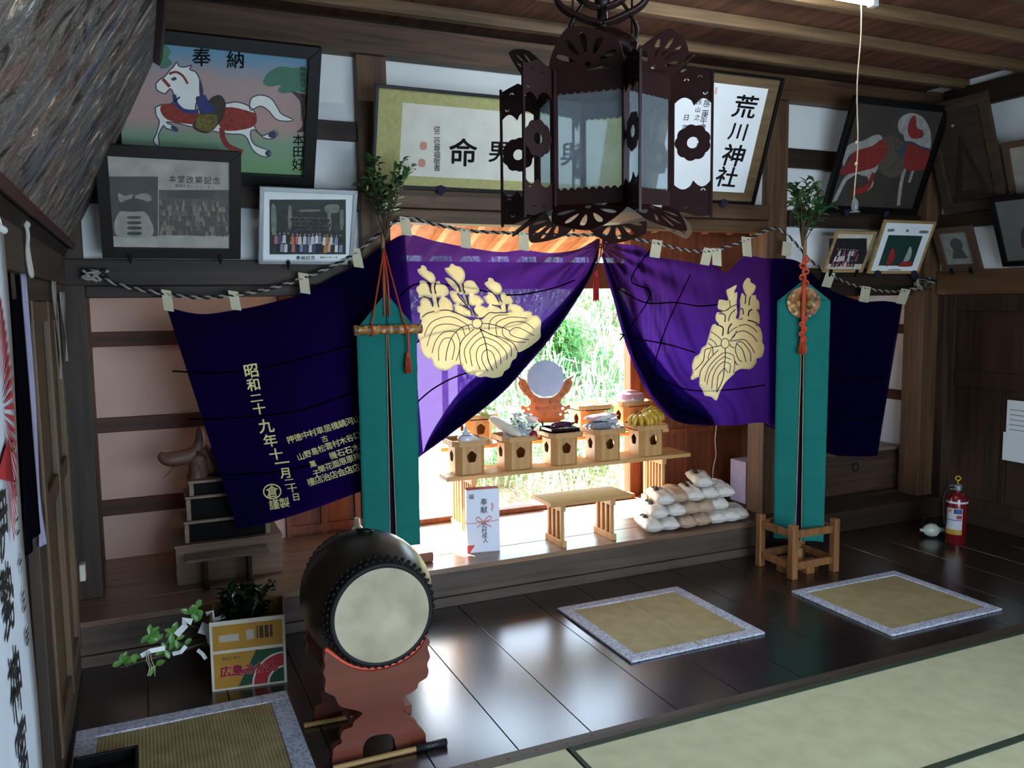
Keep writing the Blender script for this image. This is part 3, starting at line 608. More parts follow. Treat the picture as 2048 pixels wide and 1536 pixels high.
flat(ce, 'printed_figure', plain('print_red', '#8e2a26', 0.6, var=0.3, scale=60), fr, 0.0128, [[(830, 430), (855, 470), (850, 540), (800, 595), (775, 590), (800, 500)], [(880, 600), (935, 555), (1000, 560), (1010, 600)]], z6)
flat(ce, 'printed_robe', plain('print_robe', '#9aa09a', 0.6, var=0.3, scale=80), fr, 0.013, [[(995, 420), (1010, 470), (985, 545), (935, 555), (960, 490)]], z6)
flat(ce, 'printed_crest', plain('print_grey', '#6d7470', 0.7), fr, 0.0128, [[(795, 262), (850, 260), (845, 282), (790, 284)], [(1090, 275), (1160, 278), (1150, 300), (1080, 298)], [(968, 262), (985, 275), (968, 292), (955, 277)], [(800, 630), (900, 628), (900, 636), (800, 638)]], z6)
pegs(ce, fr, w_, (0.08, w_-0.06))
# ---- frames on the right wall (lean into the room)
def sideframe(name, label, cat, y0, z0, w_, h_, lean, b, fm, bm, d=0.03):
    a = R(lean); fr = frame3((XR-0.055, y0, z0), (0, -1, 0), (-math.sin(a), 0, math.cos(a))); o = thing(name, label, cat, fr[0]); wbuild(o, fr, w_, h_, b, d, fm, backmat=bm); return o, fr
def sidey(px, py, lean=0, X=XR-0.055): p = P(px, py, X=X); return p
q0, q1 = sidey(1890, 548), sidey(1968, 545)
o, fr = sideframe('framed_photograph', 'faded framed print in a brown frame, first on the right wall beside the corner post', 'picture', q0.y, 1.885, q0.y-q1.y, 0.34, 24, 0.045, plain('worn_brown_frame', '#4a3626', 0.6), plain('faded_print', '#7c8078', 0.6, var=0.2, scale=30))
ww = q0.y-q1.y
m = MB(); F2 = lambda x, y: fr[0]+fr[1]*x+fr[2]*y+fr[3]*0.0125
m.prism(circ(ww*0.5, 0.2, 0.05, 16), 0, fr, 0.0125); m.prism([(ww*.3, .09), (ww*.7, .09), (ww*.62, .16), (ww*.38, .16)], 0, fr, 0.0126); m.build('printed_figure', plain('print_smoke', '#3f423e', 0.6, var=0.3, scale=50), o)
pegs(o, fr, ww, (0.08, ww-0.08), BLACK, 0.012)
q0 = sidey(2010, 540)
o, fr = sideframe('framed_photograph', 'black framed grey print cut by the right edge of the photo', 'picture', q0.y, 1.90, 0.75, 0.50, 22, 0.035, BLACK, plain('grey_print', '#5c5d58', 0.6, var=0.12, scale=9))
m = MB(); m.prism(sm([(0.16, 0.12), (0.26, 0.14), (0.24, 0.26), (0.18, 0.25)]), 0, fr, 0.0125); m.build('printed_figure', plain('print_maroon', '#3a2a2a', 0.6), o)
q0, q1 = sidey(1893, 432), sidey(2020, 420)
o, fr = sideframe('votive_tablet', 'dark brown wooden votive board with a triangular relief, high on the right wall', 'tablet', q0.y, 2.31, q0.y-q1.y, 0.80, 20, 0.07, wood('dark_board_frame', '#2f241b', '#463628', 1, 0.6), wood('dark_board', '#2a2119', '#3d3026', 1, 0.6))
ww = q0.y-q1.y
m = MB(); m.prism([[(0.12, 0.12), (ww-0.12, 0.12), (ww/2, 0.55)], [(0.17, 0.15), (ww-0.17, 0.15), (ww/2, 0.47)]], 0.01, fr, 0.012); m.prism([(0.1, 0.08), (ww-0.1, 0.08), (ww-0.1, 0.11), (0.1, 0.11)], 0.01, fr, 0.012); m.build('relief', W_DARK, o)
m = MB(); m.lathe([(0.012, 0), (0.008, 0.008)], fr[0]+fr[1]*ww*0.4+fr[2]*0.62+fr[3]*0.012, fr[3], 10); m.build('nail', SILVER, o)
q0 = sidey(2028, 402)
o, fr = sideframe('framed_photograph', 'brown framed pale picture at the upper right edge of the photo', 'picture', q0.y, 2.32, 0.5, 0.42, 18, 0.04, plain('worn_brown_frame', '#4a3626', 0.6), plain('aged_print', '#8c8a80', 0.6, var=0.2, scale=12))
# ---- huge weathered votive painting leaning out from the left wall
A, B_ = P(137, 484, X=XL+0.06), P(0, 334, X=XL+0.06); a = R(27)
Vn = Vector((math.sin(a), 0, math.cos(a)))
fr = frame3((XL+0.055, 1.0, 2.0), (0, 1, 0), Vn); L_ = A.y-1.0; H_ = 0.95
wp = thing('weathered_painting', 'huge weathered votive painting with flaking colours leaning out from the left wall', 'painting', fr[0])
m, t, bb = newmat('flaking_paint'); LK = t.links.new
tc = t.nodes.new('ShaderNodeTexCoord'); mp = t.nodes.new('ShaderNodeMapping'); mp.vector_type = 'TEXTURE'; mp.inputs['Scale'].default_value = (0.35, 0.14, 0.42); mp.inputs['Rotation'].default_value = (R(-42), 0, 0); LK(tc.outputs['Object'], mp.inputs[0])
n1 = t.nodes.new('ShaderNodeTexNoise'); n1.inputs['Scale'].default_value = 1.5; n1.inputs['Detail'].default_value = 6; n1.inputs['Roughness'].default_value = 0.75; n1.inputs['Distortion'].default_value = 1.2; LK(mp.outputs[0], n1.inputs['Vector'])
r1 = t.nodes.new('ShaderNodeValToRGB'); LK(n1.outputs['Fac'], r1.inputs[0])
for i, (p_, c_) in enumerate([(0.37, '#080707'), (0.42, '#4a4442'), (0.46, '#8a847e'), (0.50, '#4e4e56'), (0.535, '#aaa49c'), (0.57, '#5e646c'), (0.63, '#e6ded0')]):
    e = r1.color_ramp.elements[i] if i < 2 else r1.color_ramp.elements.new(p_); e.position = p_; e.color = C(c_)
n2 = t.nodes.new('ShaderNodeTexNoise'); n2.inputs['Scale'].default_value = 1.5; n2.inputs['Detail'].default_value = 3; LK(mp.outputs[0], n2.inputs['Vector'])
r2 = t.nodes.new('ShaderNodeValToRGB'); LK(n2.outputs['Color'], r2.inputs[0])
for i, (p_, c_) in enumerate([(0.36, '#2f5f95'), (0.44, '#86888a'), (0.54, '#9a9488'), (0.60, '#7c4643'), (0.66, '#a08468')]):
    e = r2.color_ramp.elements[i] if i < 2 else r2.color_ramp.elements.new(p_); e.position = p_; e.color = C(c_)
mx = t.nodes.new('ShaderNodeMix'); mx.data_type = 'RGBA'; mx.blend_type = 'OVERLAY'; mx.inputs[0].default_value = 0.8; LK(r1.outputs[0], mx.inputs[6]); LK(r2.outputs[0], mx.inputs[7]); LK(mx.outputs[2], bb.inputs['Base Color'])
bn = t.nodes.new('ShaderNodeBump'); bn.inputs['Strength'].default_value = 0.5; bn.inputs['Distance'].default_value = 0.02; LK(n1.outputs['Fac'], bn.inputs['Height']); LK(bn.outputs[0], bb.inputs['Normal']); bb.inputs['Roughness'].default_value = 0.6
Ub, Vb = Vector((0, 1, 0)), Vn; Nb = Vn.cross(Vector((0, 1, 0)))*-1
if Nb.x < 0: Nb = -Nb
F = (fr[0], Vector((0, 1, 0)), Vn, Nb)
b = MB(); b.obx(F, -1.0, L_-0.02, 0.03, H_-0.03, 0.0, 0.02); b.build('panel', m, wp)
b = MB(); b.obx(F, -1.0, L_, -0.01, 0.022, -0.005, 0.05); b.obx(F, -1.0, L_, H_-0.03, H_, -0.005, 0.05); b.build('frame', plain('red_brown_edge', '#38191a', 0.5), wp, bevel=0.003)
b = MB(); b.obx(F, L_-0.02, L_+0.05, -0.01, H_, -0.03, 0.05); b.build('end_rail', plain('dark_edge', '#231819', 0.5), wp, bevel=0.003)
b = MB(); b.obx(F, -1.0, L_+0.05, -0.09, -0.012, -0.06, 0.03); b.build('bottom_rail', DKFRAME, wp, bevel=0.003)
# ------------------------------------------------------------------ purple curtain with crests and lettering
CURT = cloth('purple_curtain_cloth', '#0b0620', 0.36, 0.055, '#5a2eac', pcol='#b9a8e0')
CREAM = cloth('undyed_cloth', '#f6dfa6', 0.27, 0.0, '#f0d8a0')
YC = 4.525
TB_L = [((333, 614), (475, 1058)), ((400, 628), (540, 1045)), ((471, 620), (600, 1027)), ((540, 606), (650, 1010)), ((608, 586), (700, 991)), ((660, 558), (735, 978)), ((714, 532), (772, 962)), ((765, 492), (805, 942)), ((811, 469), (848, 908)), ((870, 482), (893, 875)), ((932, 494), (936, 842)), ((1000, 504), (1004, 787)), ((1047, 500), (1056, 730)), ((1100, 506), (1108, 668)), ((1150, 500), (1158, 594)), ((1180, 486), (1184, 548)), ((1197, 476), (1198, 505))]
TB_R = [((1204, 478), (1206, 510)), ((1222, 484), (1216, 545)), ((1245, 488), (1232, 600)), ((1280, 494), (1246, 655)), ((1312, 513), (1266, 715)), ((1358, 521), (1300, 785)), ((1409, 529), (1350, 840)), ((1433, 530), (1400, 850)), ((1452, 545), (1430, 851)), ((1490, 513), (1476, 850)), ((1534, 517), (1534, 847)), ((1597, 523), (1600, 882)), ((1652, 574), (1665, 909)), ((1690, 592), (1690, 912)), ((1729, 603), (1712, 913)), ((1768, 602), (1735, 913)), ((1805, 607), (1755, 911))]
def segdist(px, py, pl):
    best = 1e9
    for (ax, ay), (bx_, by) in zip(pl[:-1], pl[1:]):
        vx, vy = bx_-ax, by-ay; t = max(0, min(1, ((px-ax)*vx+(py-ay)*vy)/(vx*vx+vy*vy+1e-9))); best = min(best, math.hypot(px-ax-vx*t, py-ay-vy*t))
    return best
EDGE_L = [b_ for a, b_ in TB_L[8:]]; EDGE_R = [b_ for a, b_ in TB_R[:8]]
def fold(px, py):
    "depth of the hanging cloth: soft waves, and draped folds that run along the gathered lower edge"
    f = 0.007*math.sin(px/38+py/170)+0.004*math.sin(px/17-py/90)
    if 800 < px < 1560:
        d = segdist(px, py, EDGE_L if px < 1200 else EDGE_R); g = math.exp(-d/75)*min(1, abs(px-800)/120, abs(1560-px)/120)
        f += g*(0.026*math.sin(d/7.5)+0.009*math.sin(d/3.1+px/50))
        q = math.hypot(px-1200, (py-490)); th = math.atan2(py-490, abs(px-1200)+1); f += 0.016*math.sin(th*22+px/160)*math.exp(-q/260)
    return f
def onc(px, py, off=0.0):
    p = P(px, py, Y=YC+fold(px, py)); return p+Vector((0, -off, 0))
ZA = Zm(800, 500, 320/1755); ZB = Zm(1350, 520, 350/1734)
F = [[(245, 168), (280, 185), (300, 225), (345, 245), (380, 290), (385, 350), (355, 375), (290, 330), (210, 265), (188, 215), (222, 200), (228, 175)],
     [(345, 355), (372, 372), (392, 480), (400, 520), (432, 690), (345, 690), (365, 600), (340, 480)],
     [(220, 335), (280, 345), (318, 400), (340, 480), (345, 522), (260, 515), (200, 520), (203, 490), (180, 450), (178, 410), (210, 385)], [(395, 352), (430, 343), (442, 372), (490, 385), (525, 430), (530, 485), (480, 510), (400, 522), (372, 480), (383, 420)],
     [(222, 560), (250, 520), (300, 530), (335, 570), (362, 650), (340, 690), (280, 720), (222, 752), (215, 690), (190, 680), (188, 620), (220, 610)], [(430, 540), (460, 513), (520, 530), (560, 570), (582, 630), (570, 672), (500, 680), (425, 668), (412, 620)],
     [(570, 150), (610, 175), (660, 185), (700, 230), (712, 290), (685, 360), (645, 380), (590, 330), (510, 250), (487, 200), (535, 190), (545, 165)],
     [(640, 365), (672, 375), (700, 470), (735, 560), (770, 640), (812, 725), (775, 725), (740, 620), (680, 490)],
     [(490, 308), (540, 312), (600, 360), (648, 430), (662, 490), (600, 440), (530, 370)], [(700, 355), (740, 333), (800, 340), (840, 390), (867, 440), (840, 478), (760, 490), (705, 482), (693, 400)],
     [(545, 455), (600, 450), (650, 500), (700, 560), (745, 615), (700, 608), (620, 590), (575, 560), (548, 500)], [(748, 510), (790, 493), (860, 500), (900, 540), (917, 580), (860, 612), (790, 612), (755, 590)],
     [(583, 600), (620, 590), (690, 620), (750, 660), (785, 725), (700, 725), (600, 680), (596, 640)], [(805, 645), (860, 608), (920, 620), (972, 680), (920, 725), (850, 745), (812, 690)],
     [(965, 308), (1010, 312), (1035, 345), (1090, 370), (1115, 430), (1090, 482), (1030, 480), (960, 420), (922, 365), (960, 340)],
     [(958, 460), (1020, 480), (1080, 550), (1112, 605), (1000, 602), (945, 580), (917, 520), (958, 490)], [(1095, 490), (1130, 463), (1160, 490), (1160, 505), (1207, 510), (1232, 575), (1150, 595), (1108, 570)],
     [(963, 615), (1040, 608), (1100, 650), (1120, 690), (990, 695), (950, 660)], [(1188, 600), (1230, 588), (1300, 610), (1347, 645), (1340, 672), (1190, 672)], [(1085, 560), (1150, 585), (1155, 690), (1095, 690), (1110, 630)],
     [(220, 745), (290, 695), (370, 668), (480, 675), (600, 690), (700, 722), (780, 765), (840, 750), (890, 760), (960, 700), (1050, 690), (1180, 682), (1330, 672), (1430, 675), (1448, 720), (1490, 715), (1525, 745), (1543, 800), (1535, 870), (1533, 960), (1460, 1030), (1400, 1072), (1310, 1118), (1283, 1115), (1270, 1180), (1225, 1215), (1195, 1290), (1140, 1330), (1110, 1382), (1020, 1402), (930, 1387), (870, 1395), (800, 1370), (740, 1355), (690, 1310), (665, 1262), (600, 1265), (540, 1312), (460, 1322), (390, 1290), (355, 1230), (345, 1192), (300, 1195), (250, 1150), (220, 1080), (212, 1000), (193, 950), (208, 850), (235, 780)]]
FR_ = [[(715, 177), (740, 190), (746, 220), (790, 250), (790, 290), (755, 345), (700, 345), (668, 270), (680, 215)], [(660, 325), (685, 350), (745, 350), (795, 348), (800, 380), (826, 410), (830, 490), (805, 492), (830, 540), (832, 630), (790, 640), (830, 660), (850, 700), (862, 760), (862, 815), (880, 860), (860, 955), (805, 980), (800, 1022), (745, 1080), (650, 1080), (590, 1108), (580, 1130), (500, 1205), (440, 1310), (405, 1390), (350, 1355), (290, 1342), (268, 1290), (235, 1240), (235, 1160), (180, 1185), (150, 1175), (170, 1110), (162, 1040), (190, 960), (235, 930), (262, 870), (302, 840), (330, 750), (368, 640), (430, 640), (398, 590), (410, 520), (470, 520), (420, 480), (424, 420), (440, 392), (520, 400), (510, 345), (505, 300), (540, 280), (607, 248), (580, 325), (612, 322), (605, 440), (612, 520), (600, 570), (625, 580), (640, 470), (638, 400)]]
OUTL = [[zf(x, y) for x, y in sm(p_, 3)] for zf, ps in ((ZA, F), (ZB, FR_)) for p_ in ps]
def undyed(px, py):
    "inside the undyed crest, where the cloth is cream and not purple"
    if not (825 < px < 1100 or 1375 < px < 1535): return False
    for poly in OUTL:
        c = False
        for i in range(len(poly)):
            (x0, y0), (x1, y1) = poly[i], poly[i-1]
            if (y0 > py) != (y1 > py) and px < (x1-x0)*(py-y0)/(y1-y0)+x0: c = not c
        if c: return True
    return False
cu = thing('curtain', 'long purple shrine curtain with cream crests, tied up at the centre', 'curtain', (2.6, YC, 1.75))
def clothgrid(mb, TB, off=0.0, nu=150, nv=60, ta=0.0, tb=1.0, cut=False, taper=0):
    T = catmull([(a[0], a[1], 0) for a, _ in TB], 8); Bm = catmull([(b_[0], b_[1], 0) for _, b_ in TB], 8); n = len(T)-1
    def fn(u, v):
        k = min(int(u*n), n-1); t = u*n-k; a = T[k].lerp(T[k+1], t); c = Bm[k].lerp(Bm[k+1], t); q = a.lerp(c, (ta if not taper else ta+(1-ta)*(1-min(1, max(0.0, (u if taper > 0 else 1-u))/0.45))**2*0.98)*(1-v)+tb*v); dye.append(not cut or undyed(q.x, q.y)); return onc(q.x, q.y, off)
    dye = []; f0 = len(mb.f); v0 = len(mb.v); mb.grid(fn, nu, nv)
    if cut: keep = [f for f in mb.f[f0:] if not all(dye[i-v0] for i in f)]; mb.f[f0:] = keep; mb.mi = mb.mi[:f0]+[mb.m]*len(keep)
b = MB(); clothgrid(b, TB_L, nu=260, nv=100, cut=True); b.build('left_cloth', CURT, cu, smooth='all')
b = MB(); clothgrid(b, TB_R, nu=200, nv=100, cut=True); b.build('right_cloth', CURT, cu, smooth='all')
# the bunched hem: further layers of the same cloth gathered behind the swept-up edge
b = MB()
for TB, (i0, i1), tp_ in ((TB_L, (8, 17), 1), (TB_R, (0, 9), -1)):
    for off, ta in ((-0.010, 0.74), (-0.016, 0.81), (-0.023, 0.88), (-0.030, 0.94)): clothgrid(b, TB[i0:i1], off, 70, 10, ta, 1.0, taper=tp_)
b.build('gathered_hem', CURT, cu, smooth='all')
b = MB(); clothgrid(b, TB_L[:9], -0.016, 90, 40); clothgrid(b, TB_R[10:], -0.016, 60, 40); b.build('added_dark_backing', CURT, cu, smooth='all')  # second cloth layer added behind the side bays to block light and darken them
# seams between the widths of cloth
b = MB()
for pts in ([(345, 742), (450, 745), (560, 728), (700, 690)], [(378, 838), (480, 835), (600, 820), (705, 785)], [(415, 950), (540, 945), (640, 925), (712, 900)], [(800, 592), (838, 567), (930, 575), (1020, 590), (1100, 578), (1150, 560)], [(824, 692), (860, 670), (930, 658), (1010, 655), (1060, 640)], [(826, 812), (870, 775), (930, 747), (1000, 738)], [(1232, 575), (1290, 605), (1350, 605), (1400, 612), (1450, 607)], [(1240, 668), (1290, 680), (1340, 690), (1390, 705)], [(1300, 745), (1370, 778), (1450, 780), (1530, 770)], [(1300, 500), (1262, 560), (1300, 590), (1240, 680)], [(1380, 550), (1330, 660), (1300, 760)], [(1665, 750), (1720, 758), (1770, 752)], [(1660, 835), (1720, 838), (1762, 832)]):
    b.tube([onc(p.x, p.y, 0.001) for p in catmull([(x, y, 0) for x, y in pts], 8)], 0.0045, 5)
b.build('seam', cloth('seam_thread', '#020106', 0.1), cu)
def crest(name, zf, polys, lines, holes=()):
    m = MB()
    for k, poly in enumerate(polys):
        pts = sm(poly, 4)
        m.fill(pts, 22, lambda x, y, k=k: onc(*zf(x, y), 0.005+0.0001*k))
    o = m.build(name, CREAM, cu)
    m = MB()
    for pts, wd in lines: ribbon(m, sm(pts, 8, False), wd, lambda x, y: onc(*zf(x, y), 0.0095))
    m.build('crest_vein', plain('crest_line', '#1d1030', 0.9), o)
LN = [([(870, 865), (910, 950), (940, 1060), (960, 1200), (1012, 1322)], 11), ([(880, 890), (800, 950), (720, 1050), (700, 1130), (725, 1245)], 8), ([(910, 950), (830, 1000), (765, 1090), (768, 1180), (785, 1275)], 8), ([(930, 1025), (860, 1060), (830, 1150), (845, 1240), (875, 1310)], 8), ([(945, 1088), (900, 1130), (892, 1200), (920, 1270), (960, 1330)], 8), ([(910, 950), (1040, 1000), (1130, 1080), (1165, 1150), (1162, 1202)], 8), ([(930, 1020), (1030, 1070), (1090, 1150), (1100, 1252)], 8), ([(945, 1088), (1000, 1120), (1030, 1180), (1055, 1300)], 8), ([(885, 880), (1050, 950), (1190, 1040), (1215, 1100), (1212, 1170)], 8),
      ([(805, 868), (700, 960), (655, 1040), (648, 1150), (665, 1262)], 9), ([(870, 862), (1000, 930), (1100, 955), (1230, 1020), (1280, 1110)], 9), ([(780, 820), (740, 825), (650, 860), (560, 960), (510, 1100), (495, 1215)], 9), ([(740, 825), (600, 745), (480, 735), (330, 800), (260, 940)], 8), ([(680, 850), (560, 815), (430, 820), (350, 880), (290, 1055)], 8), ([(600, 895), (480, 900), (390, 990), (345, 1130)], 8), ([(550, 960), (470, 980), (420, 1080), (420, 1215)], 8), ([(610, 895), (650, 1010), (640, 1120), (610, 1215)], 8), ([(555, 960), (592, 1060), (565, 1205)], 8), ([(680, 850), (708, 940)], 8), ([(740, 825), (760, 890)], 8),
      ([(895, 805), (1000, 815), (1120, 850), (1200, 890)], 9), ([(970, 880), (978, 790), (1050, 722), (1180, 712)], 8), ([(1055, 930), (1045, 830), (1080, 780), (1200, 737), (1390, 748)], 8), ([(1120, 850), (1200, 800), (1320, 785), (1400, 815), (1465, 870)], 8), ([(1195, 890), (1260, 850), (1340, 870), (1465, 940)], 8), ([(1195, 890), (1210, 930), (1300, 965), (1410, 985)], 8), ([(1115, 855), (1130, 940), (1240, 1000), (1370, 1012)], 8), ([(240, 735), (290, 695), (370, 672)], 10), ([(430, 663), (520, 660), (620, 692), (780, 768)], 11), ([(890, 760), (970, 690), (1050, 690), (1180, 684)], 10), ([(290, 350), (325, 420), (340, 480)], 12), ([(388, 370), (372, 410), (388, 480)], 14), ([(250, 512), (310, 530), (345, 580), (355, 625)], 12), ([(400, 525), (410, 580), (420, 625)], 12), ([(590, 335), (640, 400), (655, 455)], 14), ([(690, 380), (688, 430), (708, 470)], 14), ([(620, 480), (690, 570), (740, 615)], 12), ([(725, 500), (735, 560), (750, 600)], 14), ([(690, 608), (760, 650), (785, 720)], 12), ([(795, 640), (815, 690), (850, 720)], 11), ([(960, 430), (1040, 500), (1080, 575)], 12), ([(1085, 495), (1095, 540), (1115, 572)], 12), ([(1000, 602), (1080, 620), (1105, 650)], 12), ([(1160, 600), (1165, 650)], 16)]
LN.append((circ(840, 805, 55, 14)+[(895, 805)], 8))
crest('paulownia_crest', ZA, F, LN)
LR = [([(488, 870), (490, 950), (480, 1060), (465, 1180), (405, 1310)], 9), ([(490, 915), (440, 940), (340, 1040), (300, 1130), (285, 1205)], 7), ([(490, 950), (400, 1020), (330, 1130), (310, 1235)], 7), ([(485, 1000), (420, 1050), (370, 1150), (355, 1275)], 7), ([(480, 1070), (420, 1150), (405, 1310)], 7), ([(490, 915), (545, 930), (575, 960), (582, 1040), (570, 1120)], 7), ([(488, 960), (545, 985)], 7), ([(486, 1010), (540, 1035), (530, 1120)], 7), ([(480, 1065), (515, 1115)], 7), ([(450, 845), (310, 880), (285, 910), (270, 1000), (190, 1090)], 8), ([(420, 890), (330, 985), (250, 1090), (235, 1160)], 8), ([(330, 775), (380, 810), (405, 850)], 7), ([(345, 705), (420, 760), (450, 790)], 7), ([(318, 825), (360, 860), (370, 940)], 7), ([(350, 880), (320, 960), (330, 985)], 6),
      ([(540, 805), (600, 795), (680, 790), (740, 850), (780, 920)], 8), ([(545, 790), (600, 720), (680, 705), (760, 750), (805, 812)], 8), ([(620, 655), (690, 640), (760, 670), (805, 715)], 8), ([(600, 820), (650, 810), (700, 860), (740, 930), (740, 1005)], 8), ([(600, 825), (660, 890), (695, 1010)], 8), ([(600, 830), (590, 900), (620, 980), (655, 1010)], 8), ([(540, 830), (545, 855), (580, 870)], 8), ([(590, 1000), (600, 1030), (620, 1038)], 7), ([(690, 350), (690, 400), (685, 435)], 11), ([(740, 360), (728, 400), (725, 450)], 11), ([(640, 480), (662, 490), (668, 540)], 12), ([(755, 490), (725, 510), (718, 555)], 14), ([(710, 595), (760, 608), (810, 628)], 12), ([(630, 590), (662, 580)], 9), ([(430, 490), (480, 505), (540, 470), (600, 440)], 8), ([(425, 530), (485, 545), (485, 615)], 10), ([(590, 490), (540, 540), (520, 605)], 9), ([(400, 640), (465, 670), (462, 750)], 13), ([(555, 630), (525, 670), (515, 735)], 13), ([(520, 730), (560, 690), (610, 660)], 7), ([(530, 800), (580, 750), (600, 700)], 7), ([(532, 400), (535, 470), (500, 500)], 7)]
LR.append(([(450+i, 0) for i in ()] or circ(488, 825, 40, 12, 48)+[(528, 825)], 7))
crest('paulownia_crest', ZB, FR_, LR)
# dyed lettering
T1 = '昭和二十九年十一月二十日倉謹製'; T2 = '押徳中村車居橋鍋河山古山野島松雲村木谷口機石石木菓子榮花面原原梅樓店治店会店店'
load_glyphs(T1, 0.018); load_glyphs(T2, 0.012)
K = 290/1310; ZT = Zm(440, 700, K)
b = MB(); fn = lambda x, y: onc(x, -y, 0.006)
for ch, x, y, s_, sy in (('昭', 280, 185, 142, 0.95), ('和', 303, 312, 128, 0.95), ('二', 326, 432, 122, 0.72), ('十', 352, 530, 122, 0.88), ('九', 415, 685, 142, 0.95), ('年', 452, 817, 130, 0.95), ('十', 505, 940, 130, 0.85), ('一', 560, 1018, 140, 0.8), ('月', 592, 1108, 108, 0.95), ('二', 625, 1190, 104, 0.68), ('十', 650, 1250, 92, 0.8), ('日', 685, 1325, 78, 0.95)):
    letter(b, ch, fn, 440+x*K, -(700+y*K), s_*K, 0.018, rot=0.13, shear=-0.06, sy=sy)
letter(b, '倉', fn, 440+470*K, -(700+1277*K), 112*K, 0.018, rot=0.1); letter(b, '謹', fn, 440+488*K, -(700+1395*K), 96*K, 0.018, rot=0.15); letter(b, '製', fn, 440+580*K, -(700+1378*K), 96*K, 0.018, rot=0.15)
ribbon(b, [(440+470*K+17.2*math.cos(a*math.pi/16), 700+1277*K+14.2*math.sin(a*math.pi/16)) for a in range(33)], 2.6, lambda x, y: onc(x, y, 0.006))
def row(text, x0, y0, x1, y1, s_, n=None):
    n = len(text)
    for i, ch in enumerate(text):
        t = i/max(1, n-1); letter(b, ch, fn, 440+(x0+(x1-x0)*t)*K, -(700+(y0+(y1-y0)*t)*K), s_*K, 0.012, rot=0.27, shear=-0.1)
row('押徳中村車居橋鍋河山', 635, 808, 1235, 622, 72); row('古', 942, 800, 942, 800, 64); row('山野島松雲村木谷口', 727, 962, 1235, 770, 70); row('機石石木', 1020, 950, 1225, 880, 72); row('菓', 838, 1028, 838, 1028, 64); row('子', 868, 1110, 868, 1110, 62)
row('榮花面原原梅', 918, 1072, 1235, 960, 70); row('樓店治店会店店', 822, 1190, 1228, 1062, 76)
b.build('lettering', plain('dye_cream', '#d8c88a', 0.8), cu)
# cloth loops that hang the curtain from the rope
TABS = [(332, 580, 338, 622), (466, 582, 473, 620), (606, 546, 611, 587), (710, 496, 718, 535), (809, 434, 814, 471), (930, 458, 932, 496), (1047, 463, 1048, 501), (1219, 466, 1221, 486), (1315, 480, 1309, 515), (1417, 496, 1409, 530), (1433, 497, 1434, 531), (1492, 474, 1495, 513), (1575, 484, 1572, 512), (1662, 545, 1652, 574), (1733, 573, 1727, 604), (1812, 578, 1801, 608)]
TABM = cloth('loop_cloth', '#d6d0b4', 0.25, 0, '#d6d0b4')
for x0, y0, x1, y1 in TABS:
    wd = 10 if x0 < 1400 else 9
    b = MB(); b.grid(lambda u, v: P(x0+(x1-x0)*v+(u-0.5)*2*wd, y0+(y1-y0)*v+3*(u-0.5), Y=YC-0.022+0.004*math.sin(v*5)), 3, 6); b.build('hanging_loop', TABM, cu, solid=0.002)
# the black and white twisted rope
b = MB(); pr = [(165, 540), (240, 570), (332, 588), (400, 595), (470, 590), (540, 577), (607, 556), (665, 532), (714, 504), (765, 462), (811, 437), (870, 449), (931, 461), (990, 465), (1048, 467), (1130, 470), (1219, 471), (1270, 478), (1314, 487), (1370, 500), (1417, 503), (1460, 492), (1493, 480), (1535, 460), (1560, 460), (1585, 480), (1620, 520), (1662, 550), (1700, 568), (1733, 577), (1775, 583), (1812, 581), (1845, 570)]
path = [P(p.x, p.y, Y=YC-0.012) for p in catmull([(x, y, 0) for x, y in pr], 40)]
for k in (0, 1):
    b.m = k; pts = []; d = 0
    for i, p in enumerate(path):
        if i: d += (p-path[i-1]).length
        a = d*95+k*math.pi; pts.append(p+Vector((0, math.cos(a)*0.0055, math.sin(a)*0.0055)))
    b.tube(pts, 0.0058, 6)
rng = random.Random(4)
for (kx, ky, n) in ((190, 550, 26), (1850, 566, 20)):
    for k in (0, 1):
        b.m = k; b.tube(catmull([P(kx+rng.uniform(-28, 28), ky+rng.uniform(-14, 14), Y=YC+rng.uniform(-0.02, 0.02)) for _ in range(n//2)], 6), 0.007, 6)
ro = b.build('rope', [plain('rope_black', '#101012', 0.9), plain('rope_white', '#8f8c80', 0.9)], None, smooth='all')
tag(ro, 'black and white twisted rope the purple curtain hangs from', 'rope')
# red tassel at the gather
def tassel(mb, top, r, l, col=None):
    mb.ball(top, r*0.8, r*0.8, r*0.9, 10, 8); mb.lathe([(r*0.5, 0), (r*0.75, -l*0.1), (r*0.8, -l*0.16)], top, (0, 0, 1), 10)
    rng = random.Random(7)
    for i in range(26):
        a = i*2.4; q = r*math.sqrt((i+1)/26); mb.tube([top+Vector((q*0.7*math.cos(a), q*0.7*math.sin(a), -l*0.12)), top+Vector((q*math.cos(a), q*math.sin(a), -l*0.5)), top+Vector((q*1.05*math.cos(a), q*1.05*math.sin(a), -l*(1+rng.uniform(-0.04, 0.04))))], r*0.16, 4)
RED = plain('red_silk', '#a3171f', 0.6); ORANGE = plain('orange_silk', '#b5411f', 0.7)
tp = P(1192, 545, Y=YC-0.035); ts = thing('tassel', 'red silk tassel hanging where the purple curtain is tied up', 'tassel', tp)
b = MB(); tassel(b, tp, 0.018, 0.17); b.build('tassel_head', RED, ts, smooth='all')
b = MB(); b.tube([P(1199, 478, Y=YC-0.02), P(1196, 510, Y=YC-0.03), tp], 0.005, 6); b.tube([P(1206, 478, Y=YC-0.02), P(1200, 515, Y=YC-0.03), tp], 0.004, 6); b.ring(P(1201, 492, Y=YC-0.01), 0.03, 0.006, (0.1, 0.2, 1)); b.build('cord', plain('dark_red_cord', '#4c1020', 0.8), ts, smooth='all')
